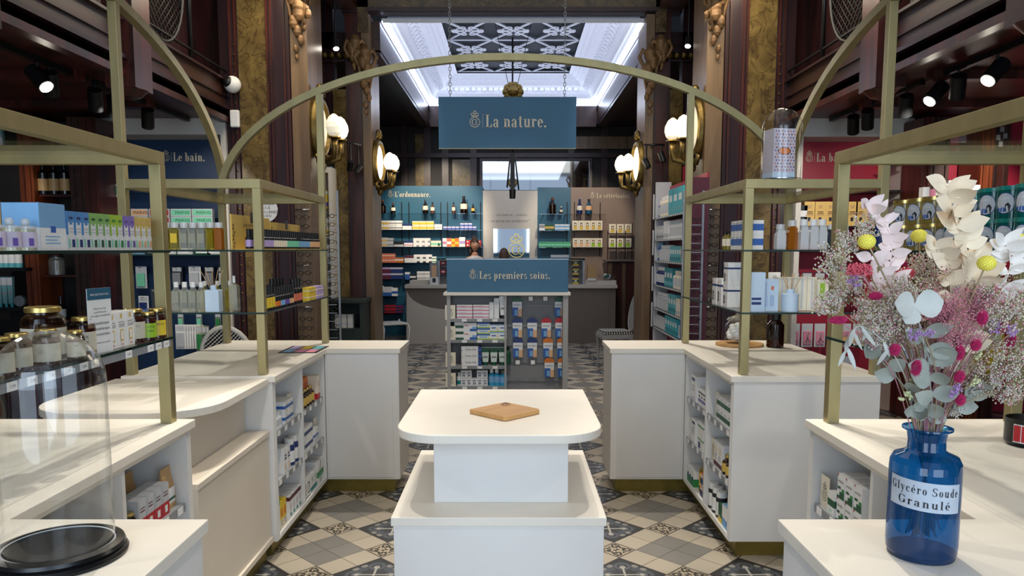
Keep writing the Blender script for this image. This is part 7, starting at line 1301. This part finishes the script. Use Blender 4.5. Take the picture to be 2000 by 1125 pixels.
for rank, (px, py, Y, R) in enumerate(((1678, 528, 1.42, .022), (1765, 535, 1.57, .02))):
    t, h = stem_thing('dried_flower', f'coral pink cockscomb flower at {("left side", "middle back")[rank]} of the bouquet', 'flower', px, py, Y, None, STP, .002); mb = MB()
    for k in range(260): a = random.uniform(0, 2*PI); q = random.uniform(0, 1)**.5; d = Vector((math.cos(a)*q*1.1, math.sin(a)*q*.5, random.uniform(-.6, .7)*(1-q*.4))); dots(mb, h+d*R, .0024, COR)
    mb.build('bloom', t)
def branch(label, pts, Y, m, n_, L, W, sm=STM, hang=0.0, name='dried_branch', spread=1.0):
    P = [PY(x, y, Y+k*.012) for k, (x, y) in enumerate(pts)]; t = thing(name, label, 'branch', (VX, VY, T)); o = t.location; a = curve(P[-1])[:2]
    path = smooth([Vector(p)-o for p in a]+[p-o for p in P[::-1]], 5); MB().tube(path, .0013, sm, 5).build('stem', t); tail = path[-max(6, 5*(len(P)-1)):]; 
    for k in range(n_):
        f = k/(n_-1); i = min(int(f*(len(tail)-1)), len(tail)-2); b = tail[i]; d = (tail[i+1]-tail[i]).normalized(); side = (1 if k % 2 else -1); v = d*.45+Vector((side*random.uniform(.5, 1), random.uniform(-.7, .2), random.uniform(-.3, .45)-hang))*spread
        mb = MB(); s_ = random.uniform(.75, 1.15); leaf(mb, b, v, L*s_, W*s_, m, random.uniform(-.25, .55)); mb.build('leaf', t)
branch('tall cream leaved branch rising at top of the bouquet', [(1848, 362), (1862, 420), (1885, 480), (1905, 540), (1890, 620), (1870, 700)], 1.44, CRL, 40, .05, .016, CRL)
branch('blush leaved branch at upper left of the bouquet', [(1690, 400), (1725, 430), (1742, 475), (1740, 530), (1765, 600), (1800, 700)], 1.50, BLL, 34, .036, .0105, BLL)
branch('white leaved branch at right of the bouquet', [(1955, 475), (1975, 505), (1960, 560), (1920, 650)], 1.47, WLL, 22, .046, .011, WLL)
branch('cream leaved branch in the middle of the bouquet', [(1825, 480), (1850, 520), (1858, 580), (1860, 650), (1850, 720)], 1.47, CRL, 28, .042, .014, CRL)
branch('pale leaved branch leaning left in the bouquet', [(1700, 500), (1715, 540), (1735, 600), (1780, 700)], 1.5, BLL, 20, .034, .010, BLL)
branch('narrow silver leaved stem drooping at left of the bouquet', [(1650, 690), (1662, 650), (1690, 640), (1750, 700)], 1.40, SIL, 9, .045, .0045, SIL, 1.4)
branch('grey green eucalyptus branch down the middle of the bouquet', [(1800, 650), (1812, 690), (1815, 740), (1820, 790)], 1.43, EUC, 10, .046, .017, EUC, .3)
branch('grey eucalyptus branch low at left of the bouquet', [(1690, 680), (1715, 700), (1750, 735), (1790, 790)], 1.46, EUC, 8, .036, .016, EUC, .3)
branch('grey leaved sprig just above the vase mouth', [(1780, 800), (1800, 805), (1815, 812)], 1.50, EUC, 8, .040, .015, EUC)
branch('grey leaved sprig at right above the vase mouth', [(1900, 765), (1880, 785), (1850, 805)], 1.50, EUC, 8, .036, .014, EUC)
branch('pink dyed grass fanning at right of the bouquet', [(1995, 560), (1975, 600), (1930, 680), (1870, 780)], 1.48, M('pink_grass', 'd9b0b0', .7), 16, .05, .0025, STP, 0)
t, h = stem_thing('dried_leaf', 'pair of large round silver leaves at centre of the bouquet', 'leaf', 1786, 598, 1.37, None, SIL, .0015)
for sx, dz, sc_ in ((-1, .15, 1), (1, .2, 1.08), (-.55, -.9, .85)):
    mb = MB(); leaf(mb, h, (sx, -.15, dz), .044*sc_, .024*sc_, SIL, .12, (0, -1, .15)); mb.build('leaf', t)
for rank in range(16):
    px = 1790+rank*5+random.uniform(-4, 4); py = random.uniform(610, 690); t, h = stem_thing('dried_twig', f'bare pinkish twig in the bouquet, {nth(rank, 16)} from left', 'twig', 1840+rank*6-40, py, 1.46+random.uniform(-.03, .05), 'bare pinkish stems of the bouquet', STP, .0011)
